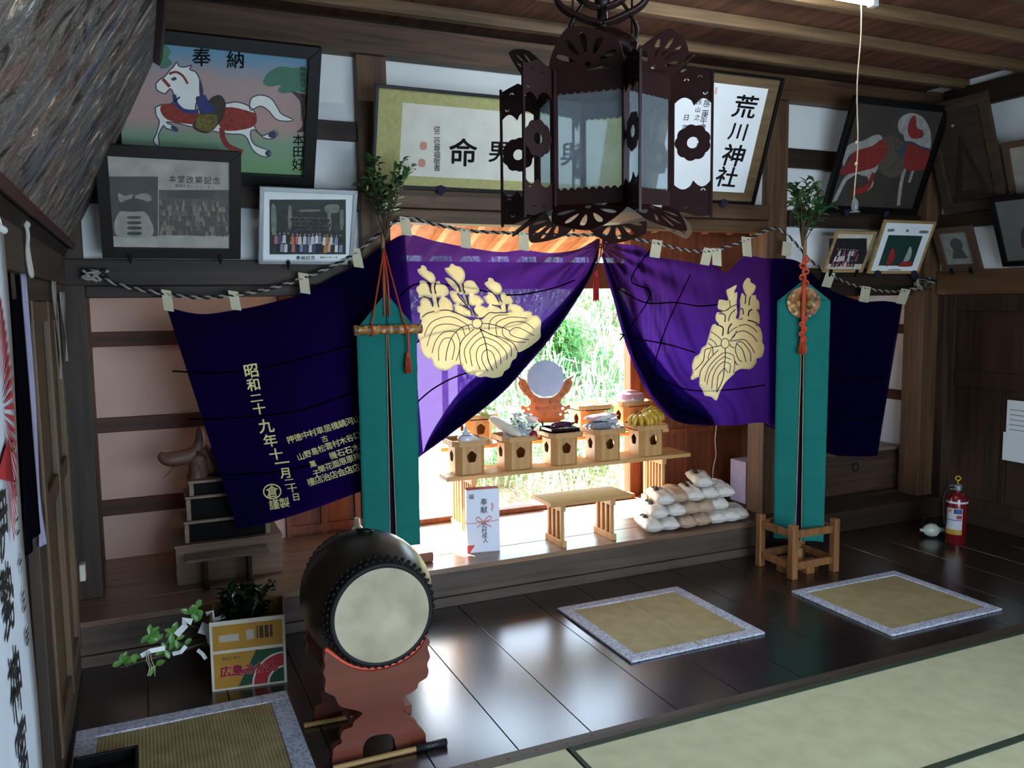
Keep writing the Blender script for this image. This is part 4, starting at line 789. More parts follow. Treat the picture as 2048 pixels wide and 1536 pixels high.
# ------------------------------------------------------------------ sakaki leaves
LEAF = plain('sakaki_leaf', '#2f5a2c', 0.3, var=0.3, scale=14, coat=0.3); LEAF2 = plain('pale_leaf', '#5f8f45', 0.35, var=0.25, scale=14); STEM = plain('branch_bark', '#4a3a28', 0.8)
def leaf(mb, p, d, up, L, W):
    d = d.normalized(); s_ = d.cross(up); s_ = s_.normalized() if s_.length > 1e-4 else d.orthogonal().normalized(); n = s_.cross(d)
    pts = [p]; k = len(mb.v)
    for t, wv, h in ((0.25, 0.75, 0.10), (0.55, 1.0, 0.12), (0.82, 0.6, 0.05)):
        c = p+d*L*t-n*L*0.10*t*t; pts += [c-s_*W*wv/2+n*W*h*2, c, c+s_*W*wv/2+n*W*h*2]
    pts.append(p+d*L-n*L*0.12)
    mb.add(pts, [(0, 2, 1), (0, 3, 2), (1, 2, 5, 4), (2, 3, 6, 5), (4, 5, 8, 7), (5, 6, 9, 8), (7, 8, 10), (8, 9, 10)])
def spray(root, base, axis, length, spread, nst, nl, L, W, seed, lm=LEAF, nm='foliage'):
    rng = random.Random(seed); lb = MB(); sb = MB(); axis = Vector(axis).normalized(); o1 = axis.orthogonal().normalized(); o2 = axis.cross(o1)
    for i in range(nst):
        a = rng.uniform(0, 6.28); q = spread*math.sqrt(rng.random()); tip = base+axis*length*rng.uniform(0.6, 1.0)+(o1*math.cos(a)+o2*math.sin(a))*q
        mid = base.lerp(tip, 0.5)+axis*length*0.12; pts = catmull([base, mid, tip], 6); sb.tube(pts, [0.004*(1-0.7*j/len(pts)) for j in range(len(pts))], 5)
        for j in range(nl):
            t = 0.30+0.72*j/nl; k = min(int(t*(len(pts)-1)), len(pts)-2); p = pts[k].lerp(pts[k+1], min(1, t*(len(pts)-1)-k)); d = (pts[k+1]-pts[k]).normalized()
            b_ = rng.uniform(0, 6.28); r_ = d.orthogonal().normalized(); r_ = r_*math.cos(b_)+d.cross(r_)*math.sin(b_)
            leaf(lb, p, d*rng.uniform(0.4, 1.0)+r_, Vector((rng.uniform(-.4, .4), rng.uniform(-.4, .4), 1)), L*rng.uniform(0.7, 1.15), W*rng.uniform(0.75, 1.1))
    lb.build(nm, lm, root, smooth='all'); sb.build('stem', STEM, root)
# ------------------------------------------------------------------ sakaki banner stands
TEAL = cloth('teal_banner_silk', '#25736b', 0.12, 0.0, '#25736b'); DKSILK = cloth('dark_purple_silk', '#1c1530', 0.1); TAN = plain('cream_piping', '#b59a6c', 0.8)
BAMB = wood('pole_wood', '#6d4c30', '#8f6a48', 2, 0.5); STANDW = wood('stand_wood', '#6a4526', '#96683c', 2, 0.5)
def brocade(name):
    m, t, b = newmat(name); L = t.links.new; tc = t.nodes.new('ShaderNodeTexCoord'); v = t.nodes.new('ShaderNodeTexVoronoi'); v.inputs['Scale'].default_value = 55; L(tc.outputs['Object'], v.inputs['Vector'])
    r = t.nodes.new('ShaderNodeValToRGB'); L(v.outputs['Color'], r.inputs[0])
    for i, (p_, c_) in enumerate([(0.2, '#5d3a1a'), (0.4, '#a5752a'), (0.6, '#8a3a1e'), (0.75, '#c9b070'), (0.9, '#4a3020')]):
        e = r.color_ramp.elements[i] if i < 2 else r.color_ramp.elements.new(p_); e.position = p_; e.color = C(c_)
    L(r.outputs[0], b.inputs['Base Color']); b.inputs['Roughness'].default_value = 0.5; return m
BROC = brocade('gold_brocade')
def sakaki_stand(label, loc, rz, base, w_, ztop, zsh, zbot, kind):
    o = thing('sakaki_banner_stand', label, 'banner stand', loc, rz); M = MAT[o.name]; g = lambda x, y, z: M @ Vector((x, y, z-loc[2]))
    def add(mb, name, mt, **k): mb.v = [M @ (p-Vector((0, 0, loc[2]))) for p in mb.v]; return mb.build(name, mt, o, **k)
    b = MB(); b.tube([(0, 0, base+0.03), (0, 0, 2.06)], [0.016, 0.011], 10); add(b, 'pole', BAMB, smooth=True)
    h = w_/2
    for s_ in (-1, 1):                       # two teal widths with the gap between them opening towards the foot
        b = MB(); n0 = 26
        def fn(u, v):
            z = zsh+(zbot-zsh)*v; x0 = s_*(0.004+0.014*v); x1 = s_*h*(1-0.03*v); cr = sum(0.006*math.exp(-((v-c)/0.012)**2) for c in (0.18, 0.36, 0.55, 0.73, 0.9)); return Vector((x0+(x1-x0)*u, -0.028-0.006*math.sin(u*2.2+v*2)-0.010*(1-u)*v-cr, z+0.004*math.sin(u*3)))
        b.grid(fn, 8, 90)
        b.grid(lambda u, v: Vector(((s_*0.002)+(s_*h*v)*u, -0.030, ztop+(zsh-ztop)*v)), 6, 6)
        add(b, 'banner_cloth', TEAL, smooth='all', solid=0.002)
        b = MB(); b.tube([(s_*(0.004+0.014*v), -0.040-0.010*v, zsh+(zbot-zsh)*v) for v in [i/12 for i in range(13)]], 0.0022, 5); add(b, 'piping', TAN)
    b = MB(); b.prism([(-0.022, zbot+0.01), (0.022, zbot+0.01), (0.010, zsh), (0, ztop-0.02), (-0.010, zsh)], 0.002, frame3((0, -0.021, 0), (1, 0, 0), (0, 0, 1))); add(b, 'under_cloth', DKSILK)
    if kind == 'bar':
        b = MB(); b.tube([(-h-0.02, -0.06, zsh-0.0), (h+0.02, -0.06, zsh)], 0.026, 16); add(b, 'brocade_bar', BROC, smooth=True)
        b = MB()
        for s_ in (-1, 1): b.tube([(0.0, -0.02, 1.985), (s_*h*0.55, -0.06, zsh+0.02), (s_*h*0.55, -0.09, zsh)], 0.005, 6); b.tube([(0.0, -0.015, 1.97), (s_*0.012, -0.035, 1.8), (s_*0.014, -0.045, 1.62)], 0.005, 6); b.ring((s_*h*0.55, -0.06, zsh), 0.029, 0.007, (1, 0, 0), 16, 6)
        b.tube([(h*0.6, -0.09, zsh), (h*0.64, -0.075, zsh-0.10), (h*0.62, -0.07, zsh-0.14)], 0.006, 6); tassel(b, Vector((h*0.62, -0.07, zsh-0.14)), 0.017, 0.10); add(b, 'cord', ORANGE, smooth='all')
    else:
        b = MB(); zc = ztop-0.135; n = 96; pts = [(0, -0.062, zc)]+[(0.094*math.cos(2*math.pi*i/n), -0.05-0.006*math.cos(i*math.pi), zc+0.094*math.sin(2*math.pi*i/n)) for i in range(n)]
        b.add(pts, [(0, 1+(i+1) % n, 1+i) for i in range(n)]); b.lathe([(0.094, 0), (0.094, 0.02)], (0, -0.055, zc), (0, 1, 0), 48); add(b, 'brocade_disc', BROC)
        b = MB()
        for k in range(7): z = ztop+0.12-k*0.035; b.ring((0.008*(-1)**k, -0.04, z), 0.016, 0.007, (0, 1, 0.3), 14, 6)
        for k in range(5): z = zc-0.10-k*0.03; b.ring((0.006*(-1)**k, -0.075, z), 0.013, 0.007, (0, 1, 0.3), 14, 6)
        b.tube([(0, -0.045, ztop), (0, -0.075, zc), (0, -0.07, zc-0.23)], 0.012, 8); tassel(b, Vector((0, -0.07, zc-0.23)), 0.022, 0.08); add(b, 'cord', ORANGE, smooth='all')
    return o
ls = sakaki_stand('teal silk banner with a horizontal brocade roll, left of the centre opening', (1.225, 4.445, ZP), 0, ZP, 0.335, 1.745, 1.55, 0.33, 'bar')
spray(ls, Vector((1.235, 4.43, 2.04)), (0.02, -0.15, 1), 0.44, 0.15, 16, 13, 0.062, 0.03, 11)
b = MB(); b.bx(0.985, 1.465, 4.415, 4.475, ZP, ZP+0.055); b.bx(1.195, 1.255, 4.30, 4.52, ZP+0.056, ZP+0.095); b.bx(1.195, 1.255, 4.415, 4.475, ZP+0.055, ZP+0.16); b.build('foot', wood('foot_wood', '#6d3a24', '#8d5232', 0, 0.4), ls, bevel=0.01)
cR = (3.695, 3.925, 0)
rs = sakaki_stand('teal silk banner with a round brocade disc, in a square wooden stand on the floor', cR, R(-43), 0, 0.305, 1.80, 1.672, 0.19, 'disc')
spray(rs, Vector((3.68, 3.93, 2.0)), (0, -0.1, 1), 0.40, 0.16, 16, 13, 0.062, 0.03, 12)
X0, X1, Y0, Y1 = 3.53, 3.86, 3.79, 4.08
for x in (X0, X1):
    for y in (Y0, Y1): b = MB(); b.bx(x-0.022, x+0.022, y-0.022, y+0.022, 0, 0.335); b.build('leg', STANDW, rs, bevel=0.004)
for z in (0.055, 0.25):
    for y in (Y0, Y1): b = MB(); b.bx(X0+0.023, X1-0.023, y-0.012, y+0.012, z, z+0.045); b.build('rail', STANDW, rs, bevel=0.003)
    for x in (X0, X1): b = MB(); b.bx(x-0.012, x+0.012, Y0+0.023, Y1-0.023, z, z+0.045); b.build('rail', STANDW, rs, bevel=0.003)
b = MB(); b.bx(X0+0.02, X1-0.02, 3.895, 3.955, 0.0, 0.05); b.bx(3.665, 3.725, Y0+0.02, Y1-0.02, 0.0, 0.05); b.lathe([(0.035, 0.05), (0.03, 0.14)], (3.695, 3.925, 0), n=12); b.build('foot', STANDW, rs, bevel=0.004)
# ------------------------------------------------------------------ hanging lantern
LC = Vector((1.092, 1.872, 0)); LM = plain('lantern_metal', '#230c0a', 0.5, 0.1, var=0.25, scale=20, spec=0.3); LPANE = glass('lantern_glass', '#e8eef0', 0.05, 0.93)
BRASS = plain('brass', '#b08a3a', 0.3, 0.9)
ln = thing('hanging_lantern', 'dark red six-sided metal lantern with flower wings hanging from the ceiling', 'lantern', (LC.x, LC.y, 1.84))
tc_ = Vector((-LC.x, -LC.y, 0)).normalized(); rr_ = Vector((-tc_.y, tc_.x, 0))   # towards the visitor, and to the visitor's right
def hexdir(deg): a = R(deg); return tc_*math.cos(a)+rr_*math.sin(a)
RAD, Z0, Z1 = 0.172, 1.925, 2.235; H0 = Z1-Z0
cor = [LC+hexdir(18+60*k)*RAD for k in range(6)]
b = MB()
for k in range(6):
    c = cor[k]; d = hexdir(18+60*k); fr = frame3((c.x, c.y, Z0), (d.y, -d.x, 0), (0, 0, 1)); b.obx(fr, -0.007, 0.007, -0.01, H0+0.01, -0.007, 0.007)
b.build('corner_post', LM, ln)
for k in range(6):
    A, B_ = cor[k], cor[(k+1) % 6]; U = (B_-A).normalized(); W = (B_-A).length; N = U.cross(Vector((0, 0, 1))); mid = (A+B_)/2
    if (mid-LC).dot(N) < 0: A, B_ = B_, A; U = -U
    fr = frame3((A.x, A.y, Z0), U, (0, 0, 1))
    b = MB(); n = 10
    top = [(0, H0), (W, H0)]+[(W*(1-(i+0.0)/n/3), H0-0.048-0.006*abs(math.sin(i*math.pi/3))) for i in range(3*n+1)]
    b.prism(top, 0.002, fr); b.build('scalloped_rail', LM, ln); b = MB(); bot = [(0, 0), (0, 0.034)]+[(W*i/n/3, 0.034+0.007*abs(math.sin(i*math.pi/3))) for i in range(3*n+1)]+[(W, 0)]
    b.prism(bot, 0.002, fr); b.build('scalloped_rail', LM, ln)
    b = MB(); b.prism([(0.004, 0.01), (W-0.004, 0.01), (W-0.004, H0-0.01), (0.004, H0-0.01)], 0.002, fr, -0.004); b.build('pane', LPANE, ln)
    # openwork petals above and below every face
    def petal(sgn, tilt, L, wd, nm):
        mid = (A+B_)/2; N = fr[3]; Vp = N*math.cos(tilt)+Vector((0, 0, sgn))*math.sin(tilt); f2 = frame3((mid.x, mid.y, Z1 if sgn > 0 else Z0), U if sgn > 0 else -U, Vp)
        out = [(-W*0.42, -0.005), (W*0.42, -0.005)]; lob = []
        for i in range(41):
            a = math.pi*i/40; r_ = 1.0-0.10*abs(math.sin(a*2.5+math.pi/2)); lob.append((math.cos(a)*wd*r_, 0.012+math.sin(a)*L*r_))
        holes = []
        for j in range(5):
            a = math.pi*(0.12+0.19*j); ca, sa = math.cos(a), math.sin(a); q = []
            for i in range(12):
                th = 2*math.pi*i/12; rl = 0.055+0.024*math.cos(th); wq = 0.0095*math.sin(th)*(0.45+0.65*(0.5+0.5*math.cos(th))); q.append((ca*rl*wd/0.098-sa*wq, 0.012+sa*rl*L/0.098+ca*wq))
            holes.append(q)
        holes.append(circ(0, 0.014, 0.008, 10))
        m = MB(); m.prism([out+lob]+holes, 0.002, f2); m.build(nm, LM, ln)
    petal(1, R(42), 0.105, 0.095, 'upper_petal'); petal(-1, R(38), 0.105, 0.095, 'lower_petal')
def scallop(cx, cy, r, n, k=6):
    return [(cx+r*(1+0.10*abs(math.sin(n*math.pi*i/(n*k))))*math.cos(2*math.pi*i/(n*k)), cy+r*(1+0.10*abs(math.sin(n*math.pi*i/(n*k))))*math.sin(2*math.pi*i/(n*k))) for i in range(n*k)]
for k in range(6):
    d = hexdir(18+60*k); c = cor[k]+d*0.006; fr = frame3((c.x, c.y, Z0-0.02), d, (0, 0, 1)); L = 0.092; H = H0+0.035
    def arc(x0, x1, y, amp): return [(x0+(x1-x0)*i/8, y+amp*math.sin(math.pi*i/8)) for i in range(9)]
    m = MB()
    def cres(x, y, s): return [(x+0.006*math.cos(R(a_)), y+s*0.006*math.sin(R(a_))) for a_ in range(0, 181, 30)]+[(x+0.0035*math.cos(R(a_)), y+s*0.0035*math.sin(R(a_))+s*0.0005) for a_ in range(180, -1, -30)]
    t0 = [(0, H), (0.02, H-0.004), (0.045, H+0.008), (0.07, H-0.002), (L, H-0.012), (L, H-0.085)]+arc(L, 0.048, H-0.085, 0.016)[1:]+arc(0.048, 0, H-0.078, 0.014)[1:]
    m.prism([t0, cres(0.03, H-0.025, 1), cres(0.062, H-0.02, 1), cres(0.075, H-0.055, -1)], 0.002, fr)
    b0 = [(0, 0.01), (0.03, 0.004), (0.06, -0.006), (L, -0.004), (L, 0.085)]+arc(L, 0.048, 0.082, -0.016)[1:]+arc(0.048, 0, 0.075, -0.014)[1:]
    m.prism([b0, cres(0.03, 0.02, -1), cres(0.062, 0.018, -1), cres(0.072, 0.056, 1)], 0.002, fr)
    m.prism([scallop(0.046, H*0.5, 0.040, 9), circ(0.046, H*0.5, 0.014, 14)], 0.002, fr)
    m.obx(fr, L-0.003, L+0.003, -0.012, H-0.004, -0.002, 0.004); m.build('wing', LM, ln)
b = MB(); b.lathe([(0.165, Z0-0.004), (0.155, Z0-0.02), (0.05, Z0-0.035), (0.0, Z0-0.036)][::-1]+[(0.165, Z0)], (LC.x, LC.y, 0), n=6); b.build('base_plate', plain('lantern_tin', '#6d6560', 0.35, 0.7), ln)
b = MB(); b.lathe([(0.170, Z1-0.004), (0.165, Z1+0.006), (0.10, Z1+0.035), (0.075, Z1+0.05)], (LC.x, LC.y, 0), n=6)
pr = []
for i in range(49):
    pass
vs_ = []; fs = []; n = 48
for j, (r_, z) in enumerate([(0.082, Z1+0.060), (0.088, Z1+0.085), (0.078, Z1+0.105), (0.045, Z1+0.125), (0.014, Z1+0.132)]):
    for i in range(n): a = 2*math.pi*i/n; q = r_*(1+(0.09 if j < 2 else 0.03)*math.cos(6*a)); vs_.append((LC.x+q*math.cos(a), LC.y+q*math.sin(a), z-(0.010*math.cos(6*a) if j == 0 else 0)))
for j in range(4):
    for i in range(n): fs.append((j*n+i, j*n+(i+1) % n, (j+1)*n+(i+1) % n, (j+1)*n+i))
b.add(vs_, fs); b.lathe([(0.08, Z1+0.045), (0.07, Z1+0.07)], (LC.x, LC.y, 0), n=24); b.build('cap', LM, ln, smooth=True, solid=0.002)
b = MB(); O = Vector((LC.x, LC.y, 0)); zz = lambda r_, z: O+rr_*r_+Vector((0, 0, z))
b.tube([zz(0, Z1+0.12), zz(0, Z1+0.19)], [0.016, 0.011], 10); b.ball(zz(0, Z1+0.20), 0.02, 0.02, 0.022); b.tube([zz(0, Z1+0.21), zz(0, 3.19)], 0.005, 6)
for s_ in (-1, 1):
    b.tube(catmull([zz(s_*0.072, Z1+0.09), zz(s_*0.085, Z1+0.13), zz(s_*0.06, Z1+0.18), zz(s_*0.03, Z1+0.215), zz(0, Z1+0.225)], 5), 0.005, 6)
    b.tube([zz(s_*0.073, Z1+0.09), zz(s_*0.073, 3.19)], 0.003, 6)
b.build('hanger', plain('hanger_iron', '#1c1512', 0.5, 0.5), ln, smooth='all')
for s_ in (-1, 1):                              # openwork scroll straps under the ceiling hook
    m = MB(); q = lambda x, z: O+rr_*x*s_+Vector((0, 0, Z1+0.195+z))
    for off in (-0.012, 0.0, 0.012):             # a flat strap bent edgewise into a scroll
        w2 = tc_*off
        m.tube([p+w2 for p in catmull([q(0.0, -0.05), q(0.045, -0.035), q(0.10, -0.005), q(0.122, 0.045), q(0.112, 0.10), q(0.085, 0.125)], 6)], 0.0065, 6)
        m.tube([p+w2 for p in catmull([q(0.006, -0.01), q(0.045, 0.005), q(0.075, 0.04), q(0.07, 0.085), q(0.04, 0.095), q(0.03, 0.07), q(0.045, 0.06)], 6)], 0.0055, 6)
    m.build('scroll_strap', LM, ln, smooth='all')
# ------------------------------------------------------------------ fluorescent lamp
fl = thing('fluorescent_lamp', 'bright white fluorescent tube lamp with a pull cord at the top edge', 'lamp', (2.75, 3.1, 3.06))
b = MB(); b.bx(2.12, 3.33, 3.082, 3.118, 3.145, 3.19); b.bx(2.12, 3.33, 3.09, 3.11, 3.19, 3.255); b.build('housing', plain('lamp_housing', '#d8dad8', 0.4), fl, bevel=0.006)
b = MB(); b.tube([(2.16, 3.1, 3.105), (3.29, 3.1, 3.105)], 0.016, 14); b.build('tube', glow('fluorescent', '#eef6ff', 90), fl, smooth=True)
for x in (2.14, 3.31): b = MB(); b.bx(x-0.018, x+0.018, 3.08, 3.12, 3.085, 3.14); b.build('end_cap', plain('lamp_housing', '#d8dad8'), fl, bevel=0.004)
CORD = plain('cotton_cord', '#b9a98a', 0.9); pc = P(1712, 8, Y=3.1); zb = P(1713, 402, Y=3.1).z; cx = P(1713, 300, Y=3.1).x
b = MB(); b.tube([(cx+0.008*math.sin(i*0.9), 3.1, 3.12+(zb-3.12)*i/12) for i in range(13)], 0.0035, 6)
for py in (285, 328): z = P(1713, py, Y=3.1).z; b.ball((cx, 3.1, z), 0.008, 0.008, 0.009, 10, 8)
pcord = b.build('pull_cord', CORD, fl, smooth='all')
b = MB(); b.lathe([(0.004, 0.012), (0.013, 0.002), (0.017, -0.018), (0.017, -0.038), (0.012, -0.046), (0.024, -0.050), (0.024, -0.056), (0.0, -0.057)][::-1], (cx, 3.1, zb), n=16); b.build('pull_knob', plain('grey_pull_knob', '#6b7070', 0.3), pcord, smooth=True)
# ------------------------------------------------------------------ big drum and its stand
DY0, DY1 = 2.93, 3.40; dc = P(765, 1230, Y=DY0)
SHELL = plain('drum_shell', '#221a13', 0.3, var=0.3, scale=5, spec=0.6)
skm, t, bb = newmat('drum_skin'); n = t.nodes.new('ShaderNodeTexNoise'); n.inputs['Scale'].default_value = 7; n.inputs['Detail'].default_value = 7; r = t.nodes.new('ShaderNodeValToRGB')
r.color_ramp.elements[0].position = 0.35; r.color_ramp.elements[0].color = C('#8f866b'); r.color_ramp.elements[1].position = 0.65; r.color_ramp.elements[1].color = C('#aaa186')
tc = t.nodes.new('ShaderNodeTexCoord'); t.links.new(tc.outputs['Object'], n.inputs['Vector']); t.links.new(n.outputs['Fac'], r.inputs[0]); t.links.new(r.outputs[0], bb.inputs['Base Color']); bb.inputs['Roughness'].default_value = 0.6
dr = thing('drum', 'large barrel drum with pale stained skin and dark studded shell on a red stand', 'drum', (dc.x, (DY0+DY1)/2, dc.z-0.255))
L = DY1-DY0; prof = []
for i in range(25): t_ = i/24; prof.append((0.190+0.066*math.sin(math.pi*t_)**0.85, L*t_))
b = MB(); b.lathe(prof, (dc.x, DY0, dc.z), (0, 1, 0), 56); b.build('shell', SHELL, dr, smooth=True)
for y0, s_ in ((DY0, 1), (DY1, -1)):
    b = MB(); b.lathe([(0.0, -0.004), (0.17, -0.005), (0.188, -0.003), (0.193, 0.004)], (dc.x, y0, dc.z), (0, s_, 0), 56); b.build('drum_skin', skm, dr, smooth=True)
    b = MB(); b.lathe([(0.186, -0.004), (0.192, -0.006), (0.197, 0.0), (0.205, 0.022), (0.212, 0.045), (0.20, 0.05)], (dc.x, y0, dc.z), (0, s_, 0), 56)
    for k in range(48):
        for q, (rr2, dy) in enumerate(((0.2025, 0.014), (0.2115, 0.036))): a = 2*math.pi*(k+0.5*q)/48; b.ball((dc.x+rr2*math.cos(a), y0+s_*dy, dc.z+rr2*math.sin(a)), 0.0075, 0.0075, 0.0075, 8, 5)
    b.build('studded_rim', plain('black_hide', '#0a090a', 0.6, spec=0.25), dr, smooth='all')
b = MB(); b.ring((dc.x, (DY0+DY1)/2, dc.z+0.262), 0.028, 0.006, (0.2, 0.1, 1), 20, 8); b.lathe([(0.02, 0), (0.012, 0.008)], (dc.x, (DY0+DY1)/2+0.03, dc.z+0.254), n=12); b.build('ring_handle', BLACK, dr, smooth='all')
REDW = wood('red_stained_wood', '#5a2619', '#66301f', 0, 0.4, scale=0.5, bump=0.03); EDGE = plain('orange_red_edge', '#b83c20', 0.5)
dst = thing('drum_stand', 'red-brown carved drum stand with scalloped sides and arched feet', 'stand', (dc.x, 3.15, 0))
ZD = Zm(600, 1300, 400/2048)
lo = [(262, 20), (250, 95), (262, 170), (243, 245), (268, 310), (255, 400), (275, 445), (355, 480), (385, 540), (430, 590), (560, 622), (645, 655), (560, 735), (535, 795), (445, 830), (420, 905), (430, 960), (352, 1010), (338, 1090), (340, 1140), (608, 1100), (650, 1000), (690, 925), (760, 885), (860, 868), (935, 872), (985, 965), (1010, 1025), (1272, 972), (1292, 900), (1285, 855), (1232, 805), (1200, 745), (1140, 700), (1100, 660), (1062, 635), (1080, 565), (1055, 500), (1150, 440), (1205, 395), (1222, 340), (1300, 290), (1322, 220), (1308, 150), (1337, 75), (1312, -20), (1335, -80), (1300, -130)]
arcp = [(1300, -130), (1235, -10), (1130, 85), (1000, 160), (860, 205), (700, 222), (560, 200), (440, 145), (340, 75), (262, 20)]
def dpt(p): q = P(*ZD(*p), Y=2.945); return (q.x, q.z)
o2 = sm([dpt(p) for p in lo], 3, False); a2 = sm([dpt(p) for p in arcp], 4, False)
zmin = min(p[1] for p in o2)
o2 = [(x, max(0, z if z > 0.03 else 0)) for x, z in o2]
for y0 in (2.95, 3.30):
    b = MB(); b.prism(o2+a2[1:-1], 0.035, frame3((0, y0+0.035, 0), (1, 0, 0), (0, 0, 1))); side = b.build('side_board', REDW, dst, bevel=0.003)
    b = MB(); b.tube([(x, y0+0.016, z+0.004) for x, z in a2], 0.010, 8); b.build('padded_edge', EDGE, side, smooth='all')
b = MB()
for x, z in ((dc.x-0.1, 0.13), (dc.x+0.1, 0.13), (dc.x, 0.22)): b.bx(x-0.02, x+0.02, 2.985, 3.30, z-0.02, z+0.02)
b.build('stretcher', REDW, dst, bevel=0.003)
STICK = wood('stick_wood', '#8a6a3e', '#a8854f', 0, 0.5); TAPE = plain('black_tape', '#15161c', 0.5, bump=0.3, scale=60)
def drumstick(label, A, B_, r_):
    A, B_ = Vector(A), Vector(B_); o = thing('drumstick', label, 'drumstick', A.lerp(B_, 0.5)-Vector((0, 0, r_)), group='drumsticks')
    b = MB(); b.tube([A, A.lerp(B_, 0.72)], r_, 10); b.build('shaft', STICK, o, smooth=True)
    b = MB(); b.tube([A.lerp(B_, 0.72), B_], r_*1.35, 10)
    for i in range(9): p = A.lerp(B_, 0.73+i*0.03); b.ring(p, r_*1.35, 0.0012, B_-A, 12, 4)
    b.build('grip', TAPE, o, smooth='all')
A = P(668, 1534, Z=0.011); B_ = P(886, 1486, Z=0.013)
drumstick('pale drumstick with black taped grip lying on the floor in front of the drum stand', (0.56, 2.905, 0.0105), (0.995, 2.895, 0.0145), 0.0105)
drumstick('drumstick lying behind the front foot of the drum stand', (0.52, 3.262, 0.0105), (0.955, 3.235, 0.0145), 0.0105)
# ------------------------------------------------------------------ carton with branches
Mb = thing('cardboard_carton', 'open yellow mandarin orange carton with green and red arcs on the floor', 'box', (0.385, 3.86, 0), R(-8)); M = MAT[Mb.name]
BW, BD, BH = 0.318, 0.26, 0.315; CARD = plain('carton_side', '#8a6a40', 0.8)
b = MB()
for x0, x1, y0, y1 in ((-BW/2, BW/2, -BD/2, -BD/2+0.006), (-BW/2, BW/2, BD/2-0.006, BD/2), (-BW/2, -BW/2+0.006, -BD/2, BD/2), (BW/2-0.006, BW/2, -BD/2, BD/2)): b.bx(x0, x1, y0, y1, 0.001, BH)
b.bx(-BW/2, BW/2, -BD/2, BD/2, 0.001, 0.01); b.v = [M @ p for p in b.v]; b.build('carton_body', CARD, Mb)
fr = (M @ Vector((-BW/2, -BD/2, 0)), (M.to_3x3() @ Vector((1, 0, 0))), Vector((0, 0, 1)), (M.to_3x3() @ Vector((0, -1, 0))))
F2 = lambda off: (lambda x, y: fr[0]+fr[1]*x*BW+fr[2]*y*BH+fr[3]*off)
def art(name, mt, loops, off, par=Mb):
    m = MB()
    for lp in loops: m.prism([(x*BW, y*BH) for x, y in lp], 0, fr, off)
    return m.build(name, mt, par)
art('printed_panel', plain('carton_cream', '#c9c2b0', 0.7), [[(0, 0), (1, 0), (1, 1), (0, 1)]], 0.001)
art('printed_yellow', plain('carton_yellow', '#a5781e', 0.7), [[(0.035, 0.03), (0.965, 0.03), (0.965, 0.535), (0.035, 0.535)], [(0.035, 0.58), (0.965, 0.58), (0.965, 0.94), (0.035, 0.94)]], 0.0016)
def ring2(cx, cy, r0, r1, a0, a1, n=24): return [(cx+r1*math.cos(R(a0+(a1-a0)*i/n)), (cy+r1*math.sin(R(a0+(a1-a0)*i/n))*BW/BH)) for i in range(n+1)]+[(cx+r0*math.cos(R(a1-(a1-a0)*i/n)), (cy+r0*math.sin(R(a1-(a1-a0)*i/n))*BW/BH)) for i in range(n+1)]
art('printed_green', plain('carton_green', '#10402c', 0.7), [ring2(0.965, 0.03, 0.43, 0.62, 180, 125)+[(0.965, 0.47), (0.965, 0.53), (0.60, 0.53)], [(0.965, 0.03)]+[(0.965+0.2*math.cos(R(90+9*i)), 0.03+0.2*math.sin(R(90+9*i))) for i in range(11)]], 0.0020)
art('printed_red', plain('carton_red', '#a01f2a', 0.7), [ring2(0.965, 0.03, 0.23, 0.41, 180, 90)], 0.0024)
art('printed_line', plain('carton_cream', '#c9c2b0'), [ring2(0.965, 0.03, 0.205, 0.23, 180, 90), ring2(0.965, 0.03, 0.41, 0.435, 180, 90)], 0.0026)
art('printed_label', plain('carton_white', '#aaa294', 0.7), [[(0.12, 0.70), (0.38, 0.70), (0.38, 0.80), (0.12, 0.80)], [(0.48, 0.70), (0.58, 0.70), (0.58, 0.84), (0.48, 0.84)]], 0.0020)
art('printed_bar', plain('carton_brown', '#3a2a18', 0.7), [[(0.62+i*0.035, 0.70), (0.62+i*0.035+0.018*(1+i % 2), 0.70), (0.62+i*0.035+0.018*(1+i % 2), 0.88), (0.62+i*0.035, 0.88)] for i in range(6)], 0.0020)
load_glyphs('広島みかんカピンター', 0.025)
m = MB(); f3 = F2(0.003)
m2 = MB()
for i, ch in enumerate('広島みかん'):
    letter(m, ch, lambda x, y: fr[0]+fr[1]*x+fr[2]*y+fr[3]*0.0034, (0.19+i*0.155)*BW, 0.27*BH, 0.054, 0.03); letter(m2, ch, lambda x, y: fr[0]+fr[1]*x+fr[2]*y+fr[3]*0.0030, (0.19+i*0.155)*BW, 0.27*BH, 0.054, 0.07)
m.build('lettering', plain('carton_letter_red', '#b02038'), Mb); m2.build('lettering_outline', plain('carton_outline', '#c08a78'), Mb)
m = MB()
for i, ch in enumerate('カピンター'): letter(m, ch, lambda x, y: fr[0]+fr[1]*x+fr[2]*y+fr[3]*0.0025, (0.17+i*0.05)*BW, 0.46*BH, 0.016, 0.025)
m.build('lettering', plain('carton_brown', '#3a2a18'), Mb)
DKLEAF = plain('dark_glossy_leaf', '#15301a', 0.22, var=0.3, scale=14, coat=0.5)
sb = thing('sakaki_branch', 'dark glossy evergreen branches filling the orange carton', 'branch', M @ Vector((0, 0, 0.012)))
spray(sb, M @ Vector((-0.01, 0.045, 0.10)), (0, 0, 1), 0.32, 0.11, 26, 18, 0.07, 0.034, 21, DKLEAF)
wb = thing('sakaki_branch', 'sakaki branch with pale leaves and white paper strips lying left of the orange carton', 'branch', P(330, 1335, Y=3.92))
p0, p1, p2, p3 = P(450, 1270, Y=3.93), P(380, 1295, Y=3.9), P(300, 1318, Y=3.85), P(240, 1335, Y=3.8)
